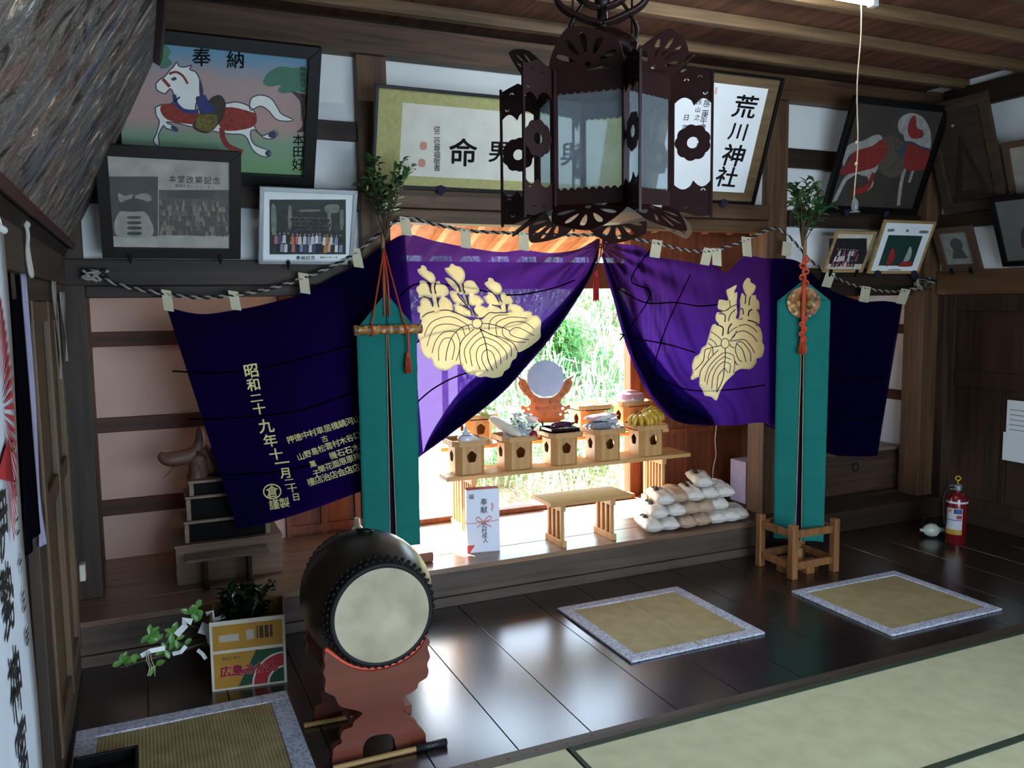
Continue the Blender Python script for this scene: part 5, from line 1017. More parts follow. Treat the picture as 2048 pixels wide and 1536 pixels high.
b = MB(); b.tube(catmull([p0, p1, p2, p3], 6), [0.006]*13+[0.003]*6, 6); b.tube(catmull([p0, P(370, 1250, Y=3.95), P(350, 1255, Y=3.95)], 4), 0.003, 5); b.build('stem', STEM, wb, smooth='all')
lb = MB(); rng = random.Random(31)
for cx_, cy_, n in ((245, 1325, 7), (262, 1312, 4), (300, 1270, 7), (315, 1282, 4), (345, 1265, 5), (352, 1280, 4), (395, 1215, 6), (382, 1228, 4), (405, 1230, 4), (370, 1290, 4), (330, 1300, 3), (312, 1330, 2)):
    c = P(cx_, cy_, Y=3.86); lb_stem = c
    for i in range(n): a = rng.uniform(0, 6.28); leaf(lb, c, Vector((math.cos(a)-0.3, rng.uniform(-.5, .3), math.sin(a)*0.9)), Vector((0, -0.8, 0.6)), rng.uniform(0.035, 0.055), rng.uniform(0.02, 0.028))
lb.build('foliage', LEAF2, wb, smooth='all')
b = MB()
def strip(pts, wd):
    q = [P(x, y, Y=Y_) for x, y, Y_ in pts]; n = len(q); vs_ = []
    for i, p in enumerate(q): d = (q[min(i+1, n-1)]-q[max(i-1, 0)]).normalized(); s_ = d.cross(Vector((0, -1, 0.2))).normalized(); vs_ += [p-s_*wd/2, p+s_*wd/2]
    b.add(vs_, [(2*i, 2*i+1, 2*i+3, 2*i+2) for i in range(n-1)])
strip([(282, 1312, 3.83), (300, 1302, 3.82), (330, 1296, 3.83)], 0.02); strip([(352, 1270, 3.86), (370, 1252, 3.85), (368, 1240, 3.84), (384, 1244, 3.83)], 0.028); strip([(395, 1300, 3.85), (405, 1308, 3.83), (412, 1318, 3.82)], 0.016); strip([(345, 1308, 3.84), (362, 1304, 3.82), (372, 1292, 3.82)], 0.018); strip([(412, 1228, 3.9), (424, 1224, 3.88), (428, 1240, 3.87), (450, 1232, 3.86)], 0.02); strip([(400, 1255, 3.9), (420, 1262, 3.88), (428, 1285, 3.86)], 0.05)
b.build('paper_strip', PAPER, wb)
b = MB()
for dx in (0, 3, -2): b.tube(catmull([P(298+dx, 1303, Y=3.81), P(297+dx*2, 1320, Y=3.8), P(303+dx*2, 1335, Y=3.8), P(301+dx*3, 1352, Y=3.8)], 4), 0.0018, 4)
b.build('twine', plain('twine', '#b5aa8c', 0.9), wb)
# ------------------------------------------------------------------ straw mats
def weave(name, c1, c2, ax, k=260, rough=0.6):
    m, t, b = newmat(name); L = t.links.new; tc = t.nodes.new('ShaderNodeTexCoord'); wv = t.nodes.new('ShaderNodeTexWave'); wv.bands_direction = 'XY'[ax]; wv.inputs['Scale'].default_value = k/6.28; wv.inputs['Distortion'].default_value = 0.4
    n = t.nodes.new('ShaderNodeTexNoise'); n.inputs['Scale'].default_value = 11; ad = t.nodes.new('ShaderNodeMath'); ad.operation = 'MULTIPLY_ADD'; ad.inputs[1].default_value = 0.35; r = t.nodes.new('ShaderNodeValToRGB')
    L(tc.outputs['Object'], wv.inputs['Vector']); L(tc.outputs['Object'], n.inputs['Vector']); L(wv.outputs['Fac'], ad.inputs[0]); L(n.outputs['Fac'], ad.inputs[2]); L(ad.outputs[0], r.inputs[0])
    r.color_ramp.elements[0].position = 0.1; r.color_ramp.elements[0].color = C(c1); r.color_ramp.elements[1].position = 1.0; r.color_ramp.elements[1].color = C(c2); L(r.outputs[0], b.inputs['Base Color']); b.inputs['Roughness'].default_value = rough; b.inputs['Specular IOR Level'].default_value = 0.3
    bn = t.nodes.new('ShaderNodeBump'); bn.inputs['Strength'].default_value = 0.3; bn.inputs['Distance'].default_value = 0.003; L(wv.outputs['Fac'], bn.inputs['Height']); L(bn.outputs[0], b.inputs['Normal']); return m
STRAW = weave('straw_mat', '#8f8258', '#b5a678', 1, 420); STRAWX = weave('ribbed_straw', '#6b5c3a', '#b09d70', 0, 150); TATAMI = weave('tatami_straw', '#b2b08c', '#d2cfa9', 1, 600)
def brd(name):
    m, t, b = newmat(name); L = t.links.new; tc = t.nodes.new('ShaderNodeTexCoord'); v = t.nodes.new('ShaderNodeTexVoronoi'); v.inputs['Scale'].default_value = 65; L(tc.outputs['Object'], v.inputs['Vector']); r = t.nodes.new('ShaderNodeValToRGB'); L(v.outputs['Distance'], r.inputs[0])
    r.color_ramp.elements[0].position = 0.2; r.color_ramp.elements[0].color = C('#8e93a4'); r.color_ramp.elements[1].position = 0.6; r.color_ramp.elements[1].color = C('#c2c5d2'); L(r.outputs[0], b.inputs['Base Color']); b.inputs['Roughness'].default_value = 0.7; return m
BRDM = brd('pale_brocade_border')
def mat(label, x0, x1, y0, y1, bw, sides, straw, crease=None):
    o = thing('straw_mat', label, 'mat', ((x0+x1)/2, (y0+y1)/2, 0)); b = MB()
    def top(u, v): x = x0+(x1-x0)*u; y = y0+(y1-y0)*v; z = 0.009+0.0015*math.sin(x*9+y*7); z += 0.006*math.exp(-((x-crease)/0.012)**2) if crease else 0; return Vector((x, y, z))
    b.grid(top, 60, 20); b.bx(x0, x1, y0, y1, 0.001, 0.005); b.build('straw', straw, o, smooth=True)
    b = MB()
    if 'N' in sides: b.bx(x0-0.004, x1+0.004, y1-bw, y1+0.004, 0.001, 0.0135)
    if 'S' in sides: b.bx(x0-0.004, x1+0.004, y0-0.004, y0+bw, 0.001, 0.0135)
    if 'E' in sides: b.bx(x1-bw, x1+0.004, y0+bw+0.0005, y1-bw-0.0005, 0.001, 0.0135)
    if 'W' in sides: b.bx(x0-0.004, x0+bw, y0+bw+0.0005, y1-bw-0.0005, 0.001, 0.0135)
    b.build('border', BRDM, o, bevel=0.004); return o
mat('square straw mat with pale lavender border, left of the two on the dark floorboards', 2.021, 2.808, 3.205, 3.955, 0.062, 'NSEW', STRAW, 2.42)
mat('square straw mat with pale lavender border, nearer the right wall', 3.36, 4.168, 2.905, 3.605, 0.055, 'NSEW', STRAW, None)
mat('ribbed straw mat with pale border under the black tray, by the left wall', -0.31, 0.50, 2.78, 3.60, 0.075, 'NSEW', STRAWX)
GREEN = plain('dark_green_edging', '#2c3a28', 0.8, var=0.2, scale=60)
def tatami(label, x0, x1, y0, y1, edges):
    o = thing('tatami_mat', label, 'tatami mat', ((x0+x1)/2, (y0+y1)/2, 0)); b = MB(); b.bx(x0, x1, y0, y1, 0.0, 0.014); b.build('straw', TATAMI, o, bevel=0.003)
    b = MB()
    for e in edges:
        if e == 'N': b.bx(x0, x1, y1-0.03, y1+0.002, 0.0, 0.0165)
        if e == 'W': b.bx(x0-0.002, x0+0.018, y0, y1-0.031, 0.0, 0.0165)
    if edges: b.build('edging', GREEN, o, bevel=0.002)
tatami('wide greenish straw floor mat with dark edging along the floorboards on the right', 1.392, 5.55, 2.0, 2.655, 'NW')
tatami('straw floor mat nearest the visitor, bottom right corner', 1.395, 5.55, 1.15, 1.992, 'N')
tatami('unedged straw floor mat in front of the drum', -0.3, 1.385, 1.15, 2.655, '')
# ------------------------------------------------------------------ black tray on the near mat
tq = (-0.045, 3.17); o = thing('black_tray', 'black lacquered tray on the ribbed straw mat at the bottom left', 'tray', (tq[0]-0.02, tq[1], 0.014)); M = MAT[o.name]
b = MB(); x0, x1, y0, y1 = -0.30, -0.085, 3.06, 3.29
b.bx(x0, x1, y0, y1, 0.014, 0.022)
for q in ((x0, x0+0.012, y0, y1), (x1-0.012, x1, y0, y1), (x0, x1, y0, y0+0.012), (x0, x1, y1-0.012, y1)): b.bx(*q, 0.014, 0.062)
b.build('tray_body', BLACK, o, bevel=0.003)
b = MB(); b.lathe([(0.03, 0), (0.034, 0.01), (0.03, 0.02), (0.012, 0.026), (0.0, 0.027)], (-0.19, 3.13, 0.0225), n=20); tag(b.build('metal_lid', plain('dull_metal', '#8a8d92', 0.3, 0.8), None, smooth=True), 'small round metal lid lying in the black tray', 'lid')
# ------------------------------------------------------------------ fire extinguisher and the things by the right wall
EX = Vector((5.06, 3.88, 0)); ex = thing('fire_extinguisher', 'red fire extinguisher with printed label and yellow pin by the right wall', 'fire extinguisher', EX)
b = MB(); b.lathe([(0.0, 0.0), (0.062, 0.0), (0.066, 0.006), (0.066, 0.30), (0.060, 0.325), (0.040, 0.348), (0.022, 0.355), (0.022, 0.365)], EX, n=32); b.build('cylinder', plain('extinguisher_red', '#6a0d12', 0.25, var=0.05, coat=0.5), ex, smooth=True)
b = MB(); b.lathe([(0.0675, 0.285), (0.0675, 0.297)], EX, n=32); b.build('white_band', plain('band_white', '#cfd4da', 0.5), ex, smooth=True)
dv = Vector((-EX.x, -EX.y, 0)).normalized(); rv = Vector((-dv.y, dv.x, 0))
def lab(name, mt, a0, a1, z0, z1, rad=0.0672):
    b = MB(); b.grid(lambda u, v: EX+(dv*math.cos(R(a0+(a1-a0)*u))+rv*math.sin(R(a0+(a1-a0)*u)))*rad+Vector((0, 0, z0+(z1-z0)*v)), 14, 2); b.build(name, mt, ex, smooth='all')
lab('label', plain('label_white', '#b9bcc2', 0.5, var=0.15, scale=90), -60, 32, 0.105, 0.252); lab('label_yellow', plain('label_yellow', '#a8872a', 0.5), -60, 32, 0.07, 0.105); lab('label_blue', plain('label_blue', '#243a66', 0.5), -15, 28, 0.215, 0.248, 0.0678); lab('label_orange', plain('label_orange', '#c08a50', 0.5), -50, -25, 0.22, 0.246, 0.0678); lab('label_line', plain('label_navy', '#1d2740', 0.5), -58, 30, 0.168, 0.173, 0.0678); lab('label_red', plain('label_red', '#8e1d22', 0.5), 0, 28, 0.18, 0.205, 0.0678)
b = MB(); b.lathe([(0.02, 0.362), (0.028, 0.372), (0.028, 0.40), (0.018, 0.41)], EX, n=16); b.bx(EX.x-0.075, EX.x+0.02, EX.y-0.012, EX.y+0.012, 0.402, 0.412); b.bx(EX.x-0.065, EX.x+0.02, EX.y-0.012, EX.y+0.012, 0.378, 0.386); b.build('valve', plain('valve_grey', '#8b9098', 0.4, 0.6), ex, bevel=0.003)
b = MB(); b.ring(EX+Vector((0, 0, 0.45)), 0.015, 0.004, dv, 18, 6); b.tube([EX+Vector((0, 0, 0.41)), EX+Vector((0, 0, 0.435))], 0.004, 6); b.build('safety_pin', plain('pin_yellow', '#c8a51e', 0.4), ex, smooth='all')
b = MB(); b.tube(catmull([EX+Vector((0, 0, 0.39)), EX+Vector((-0.05, 0.03, 0.39)), EX+Vector((-0.085, 0.04, 0.30)), EX+Vector((-0.08, 0.03, 0.12))], 6), 0.008, 8); b.build('hose', BLACK, ex, smooth='all')
wq = P(1866, 1066, Z=0.03); o = thing('hand_lamp', 'small white bulb-shaped lamp in a dark wire ring, left of the fire extinguisher', 'lamp', (wq.x, wq.y, 0))
ux = Vector((math.cos(R(24)), -math.sin(R(24)), 0)); c = Vector((wq.x, wq.y, 0.052))
b = MB(); b.lathe([(0.0, -0.095), (0.012, -0.088), (0.010, -0.075), (0.034, -0.055), (0.048, -0.02), (0.044, 0.015), (0.02, 0.04), (0.014, 0.075), (0.0, 0.078)], c, ux, 20); b.build('bulb', plain('bulb_white', '#b9bdb0', 0.3), o, smooth=True)
b = MB(); b.ring(c+Vector((0.02, 0.02, 0.02)), 0.072, 0.004, dv, 28, 6); b.ring(c+Vector((0.02, 0.02, -0.047)), 0.075, 0.004, (0, 0, 1), 28, 6); b.build('wire_ring', BLACK, o, smooth='all')
for i, (ya, z0, w_, h_, lbl) in enumerate(((P(2020, 800, X=5.58).y, 0.72, 0.16, 0.24, 'upper white printed sheet pinned on the right door'), (P(2018, 920, X=5.58).y+0.03, 0.53, 0.22, 0.20, 'lower white sheet pinned on the right door below the printed one'))):
    b = MB(); b.bx(XR-0.047-0.004*i, XR-0.0455-0.004*i, ya-w_, ya, z0, z0+h_); o = b.build('notice_sheet', PAPER, None); tag(o, lbl, 'paper')
    b = MB()
    for k in range(5): b.bx(XR-0.0483-0.004*i, XR-0.0478-0.004*i, ya-w_*0.85, ya-w_*0.15, z0+0.03+k*0.035, z0+0.036+k*0.035)
    if i == 0: b.build('printed_line', plain('print_grey2', '#8a8f96', 0.8), o)
# ------------------------------------------------------------------ hangings on the left wall
nb = thing('hanging_banner', 'tall white cloth banner with black brush lettering and red rays at the left edge', 'banner', (-0.3, 2.2, 0))
NBY, NBX = 2.56, -0.315; NBM = cloth('white_banner_cloth', '#dfe6f2', 0.2)
fnb = lambda u, v: Vector((NBX+0.004*math.sin(v*9), 1.55+(NBY-1.55)*u, 0.25+(1.89-0.25)*v))
b = MB(); b.grid(fnb, 8, 30); b.build('banner_cloth', NBM, nb, smooth='all', solid=0.002)
b = MB(); b.tube([(NBX, 1.53, 1.90), (NBX, NBY+0.02, 1.90)], 0.011, 10); b.tube([(NBX, NBY, 1.905), (NBX, NBY-0.25, 2.04), (NBX, 1.8, 2.16)], 0.003, 6); b.build('hanging_rod', PAPER, nb, smooth=True)
load_glyphs('奉祝伊勢神宮式年遷平成二十五', 0.02)
ny = lambda px, py: P(px, py, X=NBX)
m = MB(); fb = lambda x, y: Vector((NBX+0.007+0.004*math.sin((y-0.25)/(1.89-0.25)*9), x, y))
for ch, z in (('奉', 1.82), ('祝', 1.68)): letter(m, ch, fb, 2.2, z, 0.19, 0.02)
m2 = []
for ch, z in (('伊', 1.20), ('勢', 1.02), ('神', 0.815), ('宮', 0.64), ('式', 0.47), ('年', 0.31)): letter(m, ch, fb, 2.2, z, 0.17, 0.02)
for i, ch in enumerate('平成二十五年'): letter(m, ch, fb, 2.43, 1.34-i*0.10, 0.06, 0.02)
m.v = [p for p in m.v]; m.build('lettering', INK, nb)
b = MB(); cyr, czr = NBY-0.33, 1.46
for k in range(26):
    a = R(-70+k*5.6); d0, d1 = 0.10, 0.25; b.add([Vector((NBX+0.0075, cyr+d0*math.cos(a-0.012), czr+d0*math.sin(a-0.012)*1.4)), Vector((NBX+0.0075, cyr+d0*math.cos(a+0.012), czr+d0*math.sin(a+0.012)*1.4)), Vector((NBX+0.0075, cyr+d1*math.cos(a+0.026), czr+d1*math.sin(a+0.026)*1.4)), Vector((NBX+0.0075, cyr+d1*math.cos(a-0.026), czr+d1*math.sin(a-0.026)*1.4))], [(0, 1, 2, 3)])
b.prism([(cyr-0.1, czr-0.14), (cyr+0.16, czr-0.20), (cyr+0.12, czr-0.08)], 0, frame3((NBX+0.0075, 0, 0), (0, 1, 0), (0, 0, 1))); b.build('red_ray', plain('banner_red', '#b3242c', 0.8), nb)
hc = thing('hanging_cloth', 'dark folded cloth with frayed pale edge hanging beside the white banner', 'cloth', (-0.33, 2.98, 0.98))
b = MB(); b.grid(lambda u, v: Vector((-0.335+0.012*math.sin(u*9+v*2), 2.72+0.30*u+0.02*v*0, 0.98+(1.795-0.98)*v)), 14, 30); b.build('cloth_panel', cloth('dark_violet_cloth', '#0b0a10', 0.1), hc, smooth='all', solid=0.003)
b = MB()
for k in range(3): b.tube(catmull([(-0.328+0.004*k, 3.02, 1.80), (-0.325+0.003*k, 3.025+0.004*k, 1.4), (-0.324, 3.02, 1.1), (-0.322+0.006*(k-1), 3.02+0.012*(k-1), 0.93)], 8), 0.005, 6)
b.build('pale_edge', plain('grey_fringe', '#8e8aa0', 0.9), hc, smooth='all')
cd = thing('looped_cord', 'pale knotted cord looped on the left wall beam above the dark cloth', 'cord', (-0.305, 3.0, 1.80))
b = MB(); y_ = 3.0; xk = -0.305
b.tube(catmull([(xk, y_+0.0, 2.03), (xk+0.006, y_+0.008, 2.0), (xk, y_-0.01, 1.96), (xk+0.005, y_-0.012, 1.92), (xk, y_-0.02, 1.86), (xk+0.004, y_-0.01, 1.80), (xk+0.006, y_+0.02, 1.80), (xk, y_+0.012, 1.88), (xk+0.004, y_-0.005, 1.945)], 6), 0.006, 8); b.ball((xk+0.003, y_-0.008, 1.95), 0.011, 0.014, 0.012); b.build('cord_strand', plain('pale_cord', '#a8a29a', 0.9), cd, smooth='all')
for (ya, z0, z1, w_, lbl) in ((3.90, 1.40, 1.80, 0.06, 'long narrow grey paper charm on the left post, the nearer of two'), (4.28, 1.45, 1.76, 0.12, 'crumpled white paper charm on the left wall near the corner')):
    b = MB(); b.grid(lambda u, v: Vector((XL+0.060+0.006*math.sin(v*5+u*3), ya-w_/2+w_*u, z0+(z1-z0)*v)), 3, 10); tag(b.build('paper_charm', plain('charm_paper', '#8f8b88', 0.9, var=0.2, scale=25), None, solid=0.002, smooth='all'), lbl, 'paper charm')
b = MB(); b.bx(XL+0.05, XL+0.075, 4.33, 4.39, 0.40, 0.48); tag(b.build('light_switch', plain('switch_ivory', '#c9c4b0', 0.4), None, bevel=0.004), 'small ivory wall switch low on the left wall', 'switch')
# ------------------------------------------------------------------ offering tables on the platform
HINOKI = wood('pale_cypress', '#b0834e', '#cda06a', 0, 0.45, scale=0.9); HINOKIZ = wood('pale_cypress_upright', '#b0834e', '#cda06a', 2, 0.45, scale=0.9)
DOLIVE = plain('shadowed_cut', '#2a140c', 0.8)
def table(label, x0, x1, y0, y1, zt, th, legs, nsl, zb=ZP, nm='offering_table'):
    o = thing(nm, label, 'table', ((x0+x1)/2, (y0+y1)/2, zb)); b = MB(); b.bx(x0, x1, y0, y1, zt-th, zt); b.build('tabletop', HINOKI, o, bevel=0.003)
    for lx in legs:
        b = MB(); w2 = 0.016; d0, d1 = y0+0.03, y1-0.03
        b.bx(lx-w2, lx+w2, d0-0.02, d1+0.02, zb, zb+0.04); b.bx(lx-w2, lx+w2, d0-0.01, d1+0.01, zt-th-0.04, zt-th-0.0005)
        for i in range(nsl): sw = 0.024 if nsl < 5 else 0.019; y = d0+(d1-d0-sw)*i/(nsl-1); b.bx(lx-0.011, lx+0.011, y, y+sw, zb+0.0405, zt-th-0.0405)
        b.build('leg', HINOKIZ, o, bevel=0.003)
    return o
table('low cypress bench with slatted legs at the front of the platform', 2.16, 2.72, 4.31, 4.56, 0.503, 0.026, (2.255, 2.60), 4, nm='bench')
table('long cypress offering table carrying the row of five trays', 1.62, 3.37, 4.60, 4.86, 0.655, 0.026, (1.80, 3.17), 6)
o = table('back offering table lit orange by the sun, with the mirror on it', 1.70, 3.42, 4.93, 5.16, 0.775, 0.026, (1.85, 3.345), 4)
def sanbo(label, x, y, z, s=1.0, grp=None, body=0.19, ht=0.175):
    o = thing('offering_stand', label, 'offering stand', (x, y, z)); M = MAT[o.name]; h = body/2*s; ch = 0.035*s; H = ht*s
    octo = [(-h+ch, -h), (h-ch, -h), (h, -h+ch), (h, h-ch), (h-ch, h), (-h+ch, h), (-h, h-ch), (-h, -h+ch)]
    def plum(cx, cy, r): return [(cx+r*(1+0.07*math.cos(5*a))*math.cos(a+1.57), cy+r*(1+0.07*math.cos(5*a))*math.sin(a+1.57)*1.1) for a in [2*math.pi*i/30 for i in range(30)]]+[]
    b = MB()
    for i in range(8):
        A, B_ = octo[i], octo[(i+1) % 8]; U = Vector((B_[0]-A[0], B_[1]-A[1], 0)); W = U.length; fr = frame3((x+A[0], y+A[1], z), U, (0, 0, 1)); q = [(0, 0), (W, 0), (W, H), (0, H)]
        b.prism([q, plum(W/2, H*0.60, 0.031*s)] if W > 0.06*s and i != 4 else [q], 0.006, fr, -0.006)
    b.build('stand_body', HINOKIZ, o)
    k = 0.028*s; T = [(px*1.0+(k if px > 0 else -k), py+(k if py > 0 else -k)) for px, py in octo]
    b = MB(); f0 = frame3((x, y, z), (1, 0, 0), (0, 1, 0)); b.prism(T, 0.006, f0, H)
    for i in range(8):
        A, B_ = T[i], T[(i+1) % 8]; U = Vector((B_[0]-A[0], B_[1]-A[1], 0)); W = U.length; fr = frame3((x+A[0], y+A[1], z), U, (0, 0, 1)); b.prism([(0, H), (W, H), (W, H+0.033*s), (0, H+0.033*s)], 0.006, fr, -0.006)
    b.build('tray', HINOKI, o); return z+H+0.006
PZ = 0.6555; sx = [1.79, 2.115, 2.435, 2.755, 3.09]; SY = 4.725
names = ['cypress offering stand with the porcelain sake jar, first from the left in the front row', 'cypress offering stand with the radish and bagged greens, second in the front row', 'cypress offering stand with the black tray, middle of the front row', 'cypress offering stand with the wrapped fish and eggs, fourth in the front row', 'cypress offering stand with the bananas, last on the right of the front row']
tz = [sanbo(n_, x, SY, PZ) for n_, x in zip(names, sx)]; T0 = tz[0]
# sake jar and folded paper
PORC = plain('white_porcelain', '#d9dde2', 0.15, var=0.02, coat=0.5); BLUE = plain('blue_glaze', '#5a6fae', 0.2)
o = thing('sake_jar', 'white porcelain sake jar with a pointed lid on the leftmost offering stand', 'jar', (1.765, 4.66, T0))
b = MB(); c = Vector((1.765, 4.66, T0)); b.lathe([(0.0, 0), (0.034, 0.0), (0.05, 0.018), (0.052, 0.04), (0.042, 0.058), (0.022, 0.066), (0.024, 0.07)], c, n=28); b.build('jar_body', PORC, o, smooth=True)
b = MB(); b.lathe([(0.027, 0.0705), (0.03, 0.076), (0.012, 0.085), (0.01, 0.10), (0.004, 0.112), (0.0, 0.113)], c, n=20); b.build('lid', PORC, o, smooth=True)
b = MB(); b.lathe([(0.0440, 0.0565), (0.0385, 0.0605)], c, n=28); b.build('blue_ring', BLUE, o, smooth=True)
b = MB(); c2 = Vector((1.845, 4.75, T0)); b.add([c2+Vector((-0.05, -0.05, 0.001)), c2+Vector((0.06, -0.03, 0.001)), c2+Vector((-0.02, 0.05, 0.001)), c2+Vector((-0.035, 0.0, 0.062))], [(0, 1, 3), (1, 2, 3), (2, 0, 3), (0, 2, 1)]); tag(b.build('paper_cone', PAPER, None), 'small folded white paper cone beside the porcelain sake jar', 'paper')
# radish, greens
DAIK = plain('white_radish', '#d8d2c0', 0.35, var=0.08, scale=20); WRAP = glass('clear_wrap', '#f4f8fa', 0.08, 0.6)
o = thing('daikon_radish', 'white daikon radish lying with its pale green top to the left on the second stand', 'vegetable', (2.04, 4.70, T0))
A, B_ = Vector((2.115, 4.62, T0+0.028)), Vector((1.985, 4.80, T0+0.125)); b = MB(); b.tube([A.lerp(B_, t) for t in (0, 0.06, 0.2, 0.5, 0.8, 0.92, 1.0)], [0.006, 0.018, 0.027, 0.031, 0.033, 0.028, 0.018], 18); b.build('root', DAIK, o, smooth=True)
b = MB(); rng = random.Random(3)
for i in range(16): d = (B_-A).normalized(); tip = B_+d*rng.uniform(0.05, 0.09)+Vector((rng.uniform(-.03, .03), rng.uniform(-.03, .03), rng.uniform(-.01, .03))); b.tube([B_-d*0.01, B_.lerp(tip, 0.5), tip], [0.006, 0.005, 0.002], 5)
b.build('leaf_stalk', plain('pale_green_stalk', '#a9b86a', 0.5), o, smooth='all')
VEG = plain('dark_greens', '#25382a', 0.35, var=0.4, scale=30)
o = thing('bagged_greens', 'dark leafy greens in a shiny clear plastic bag on the second stand', 'vegetable', (2.17, 4.74, T0))
lb = MB(); rng = random.Random(8)
for i in range(230):
    p = Vector((2.165+rng.gauss(0, 0.04), 4.71+rng.gauss(0, 0.045), T0+0.02+abs(rng.gauss(0, 0.042)))); leaf(lb, p, Vector((rng.gauss(0, 1), rng.gauss(0, 1), rng.gauss(0.1, 0.5))), Vector((0, 0, 1)), rng.uniform(0.03, 0.055), rng.uniform(0.012, 0.022))
lb.build('foliage', VEG, o, smooth='all')
def crumple(mb, c, rx, ry, rz, seed, nu=26, nv=14, amp=0.16, flat=0.25):
    rng = random.Random(seed); ph = [(rng.uniform(2, 6), rng.uniform(2, 6), rng.uniform(0, 6)) for _ in range(6)]
    def fn(u, v):
        a = 2*math.pi*u; t = -math.pi/2+math.pi*v; r = 1+amp*sum(math.sin(p*a*1.0//1*0+round(p)*a+q*t*1.5+s) for p, q, s in ph)/3
        z = math.sin(t)*rz*r; z = max(z, -rz*flat); return Vector(c)+Vector((math.cos(t)*math.cos(a)*rx*r, math.cos(t)*math.sin(a)*ry*r, z+rz*flat))
    return mb.grid(fn, nu, nv)
b = MB(); crumple(b, (2.17, 4.74, T0+0.002), 0.12, 0.11, 0.12, 5, amp=0.12); b.build('plastic_bag', WRAP, o, smooth='all')
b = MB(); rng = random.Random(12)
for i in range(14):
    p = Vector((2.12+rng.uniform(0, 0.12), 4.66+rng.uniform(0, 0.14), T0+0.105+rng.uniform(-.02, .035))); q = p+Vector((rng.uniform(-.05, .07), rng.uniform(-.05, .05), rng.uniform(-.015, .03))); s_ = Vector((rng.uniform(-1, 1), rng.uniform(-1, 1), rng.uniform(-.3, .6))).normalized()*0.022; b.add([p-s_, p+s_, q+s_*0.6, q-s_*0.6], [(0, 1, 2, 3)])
b.build('painted_sheen', plain('sheen_paint', '#dfe6ee', 0.15), o)  # pale flecks painted as highlights on the plastic bag
o = thing('red_apple', 'red apple at the right edge of the second stand', 'fruit', (2.205, 4.645, T0)); b = MB(); b.lathe([(0.0, 0.004), (0.015, 0.0), (0.027, 0.012), (0.03, 0.028), (0.024, 0.044), (0.01, 0.05), (0.0, 0.045)], (2.205, 4.642, T0), n=20); b.build('apple_body', plain('apple_red', '#b3262a', 0.25), o, smooth=True)
b = MB(); b.tube([(2.205, 4.642, T0+0.045), (2.208, 4.64, T0+0.06)], 0.002, 5); b.build('stalk', STEM, o)
# black tray with an aubergine
o = thing('black_tray', 'shallow black lacquered tray on the middle offering stand', 'tray', (2.435, SY, T0)); b = MB(); x0, x1, y0, y1 = 2.335, 2.535, 4.635, 4.815
b.bx(x0, x1, y0, y1, T0+0.028, T0+0.036)
for q in ((x0, x0+0.008, y0, y1), (x1-0.008, x1, y0, y1), (x0, x1, y0, y0+0.008), (x0, x1, y1-0.008, y1)): b.bx(*q, T0+0.028, T0+0.05)
b.bx(x0+0.02, x1-0.02, y0+0.02, y1-0.02, T0, T0+0.028); b.build('tray_body', plain('purple_black_lacquer', '#1f1418', 0.2), o, bevel=0.002)
o = thing('aubergine', 'long dark purple aubergine lying in the black tray', 'vegetable', (2.45, 4.72, T0+0.036)); b = MB(); b.tube([Vector((2.36+0.17*t, 4.70+0.03*t, T0+0.058+0.008*math.sin(t*3))) for t in (0, .05, .2, .5, .8, .95, 1)], [0.008, 0.017, 0.020, 0.021, 0.018, 0.012, 0.006], 16); b.build('aubergine_body', plain('aubergine_skin', '#4a2a3a', 0.2, coat=0.5), o, smooth=True)
b = MB(); b.tube([(2.53, 4.73, T0+0.062), (2.555, 4.735, T0+0.068)], [0.011, 0.005], 8); b.build('stalk', plain('aubergine_stalk', '#4c5a3a', 0.6), o, smooth=True)
# wrapped fish, red and white packet, eggs
def packet(name, label, cat, c, l, w_, h, mt, rz=0.0, tilt=0.0, extra=None):
    o = thing(name, label, cat, c); M = Matrix.Translation(c) @ Matrix.Rotation(rz, 4, 'Z') @ Matrix.Rotation(tilt, 4, 'Y'); b = MB()
    def sh(s_):
        def fn(u, v):
            x, y = 2*u-1, 2*v-1; e = max(0, (1-abs(x)**3.5))*max(0, (1-abs(y)**3)); px = x*l/2*(1-0.04*math.cos(y*9)); py = y*w_/2*(1-0.10*(1-x*x)*0+0.02*math.sin(x*11)); return M @ Vector((px, py, h/2+s_*h/2*e**0.6+0.0025*math.sin(x*13+y*17)*e))
        return fn
    b.grid(sh(1), 22, 16); k = len(b.v); b.grid(sh(-1), 22, 16); b.f[-22*16:] = [f[::-1] for f in b.f[-22*16:]]
    b.build('packet_body', mt, o, smooth='all'); return o, M
SILV = plain('silver_fish_wrap', '#a9b4c4', 0.15, 0.5, var=0.35, scale=35)
packet('wrapped_fish', 'silvery wrapped fish lying flat on the fourth offering stand', 'fish', (2.715, 4.70, T0+0.012), 0.20, 0.12, 0.055, SILV, 0.2)
packet('wrapped_fish', 'second clear wrapped packet behind the silvery fish on the fourth stand', 'fish', (2.82, 4.77, T0+0.02), 0.15, 0.11, 0.05, plain('pale_wrap', '#c9ccd6', 0.15, var=0.3, scale=30), -0.5, -0.2)
o, M = packet('red_white_packet', 'red and white plastic packet on top of the wrapped fish', 'packet', (2.74, 4.72, T0+0.075), 0.21, 0.12, 0.035, plain('packet_white', '#e2dcda', 0.25, var=0.08), 0.15, -0.08)
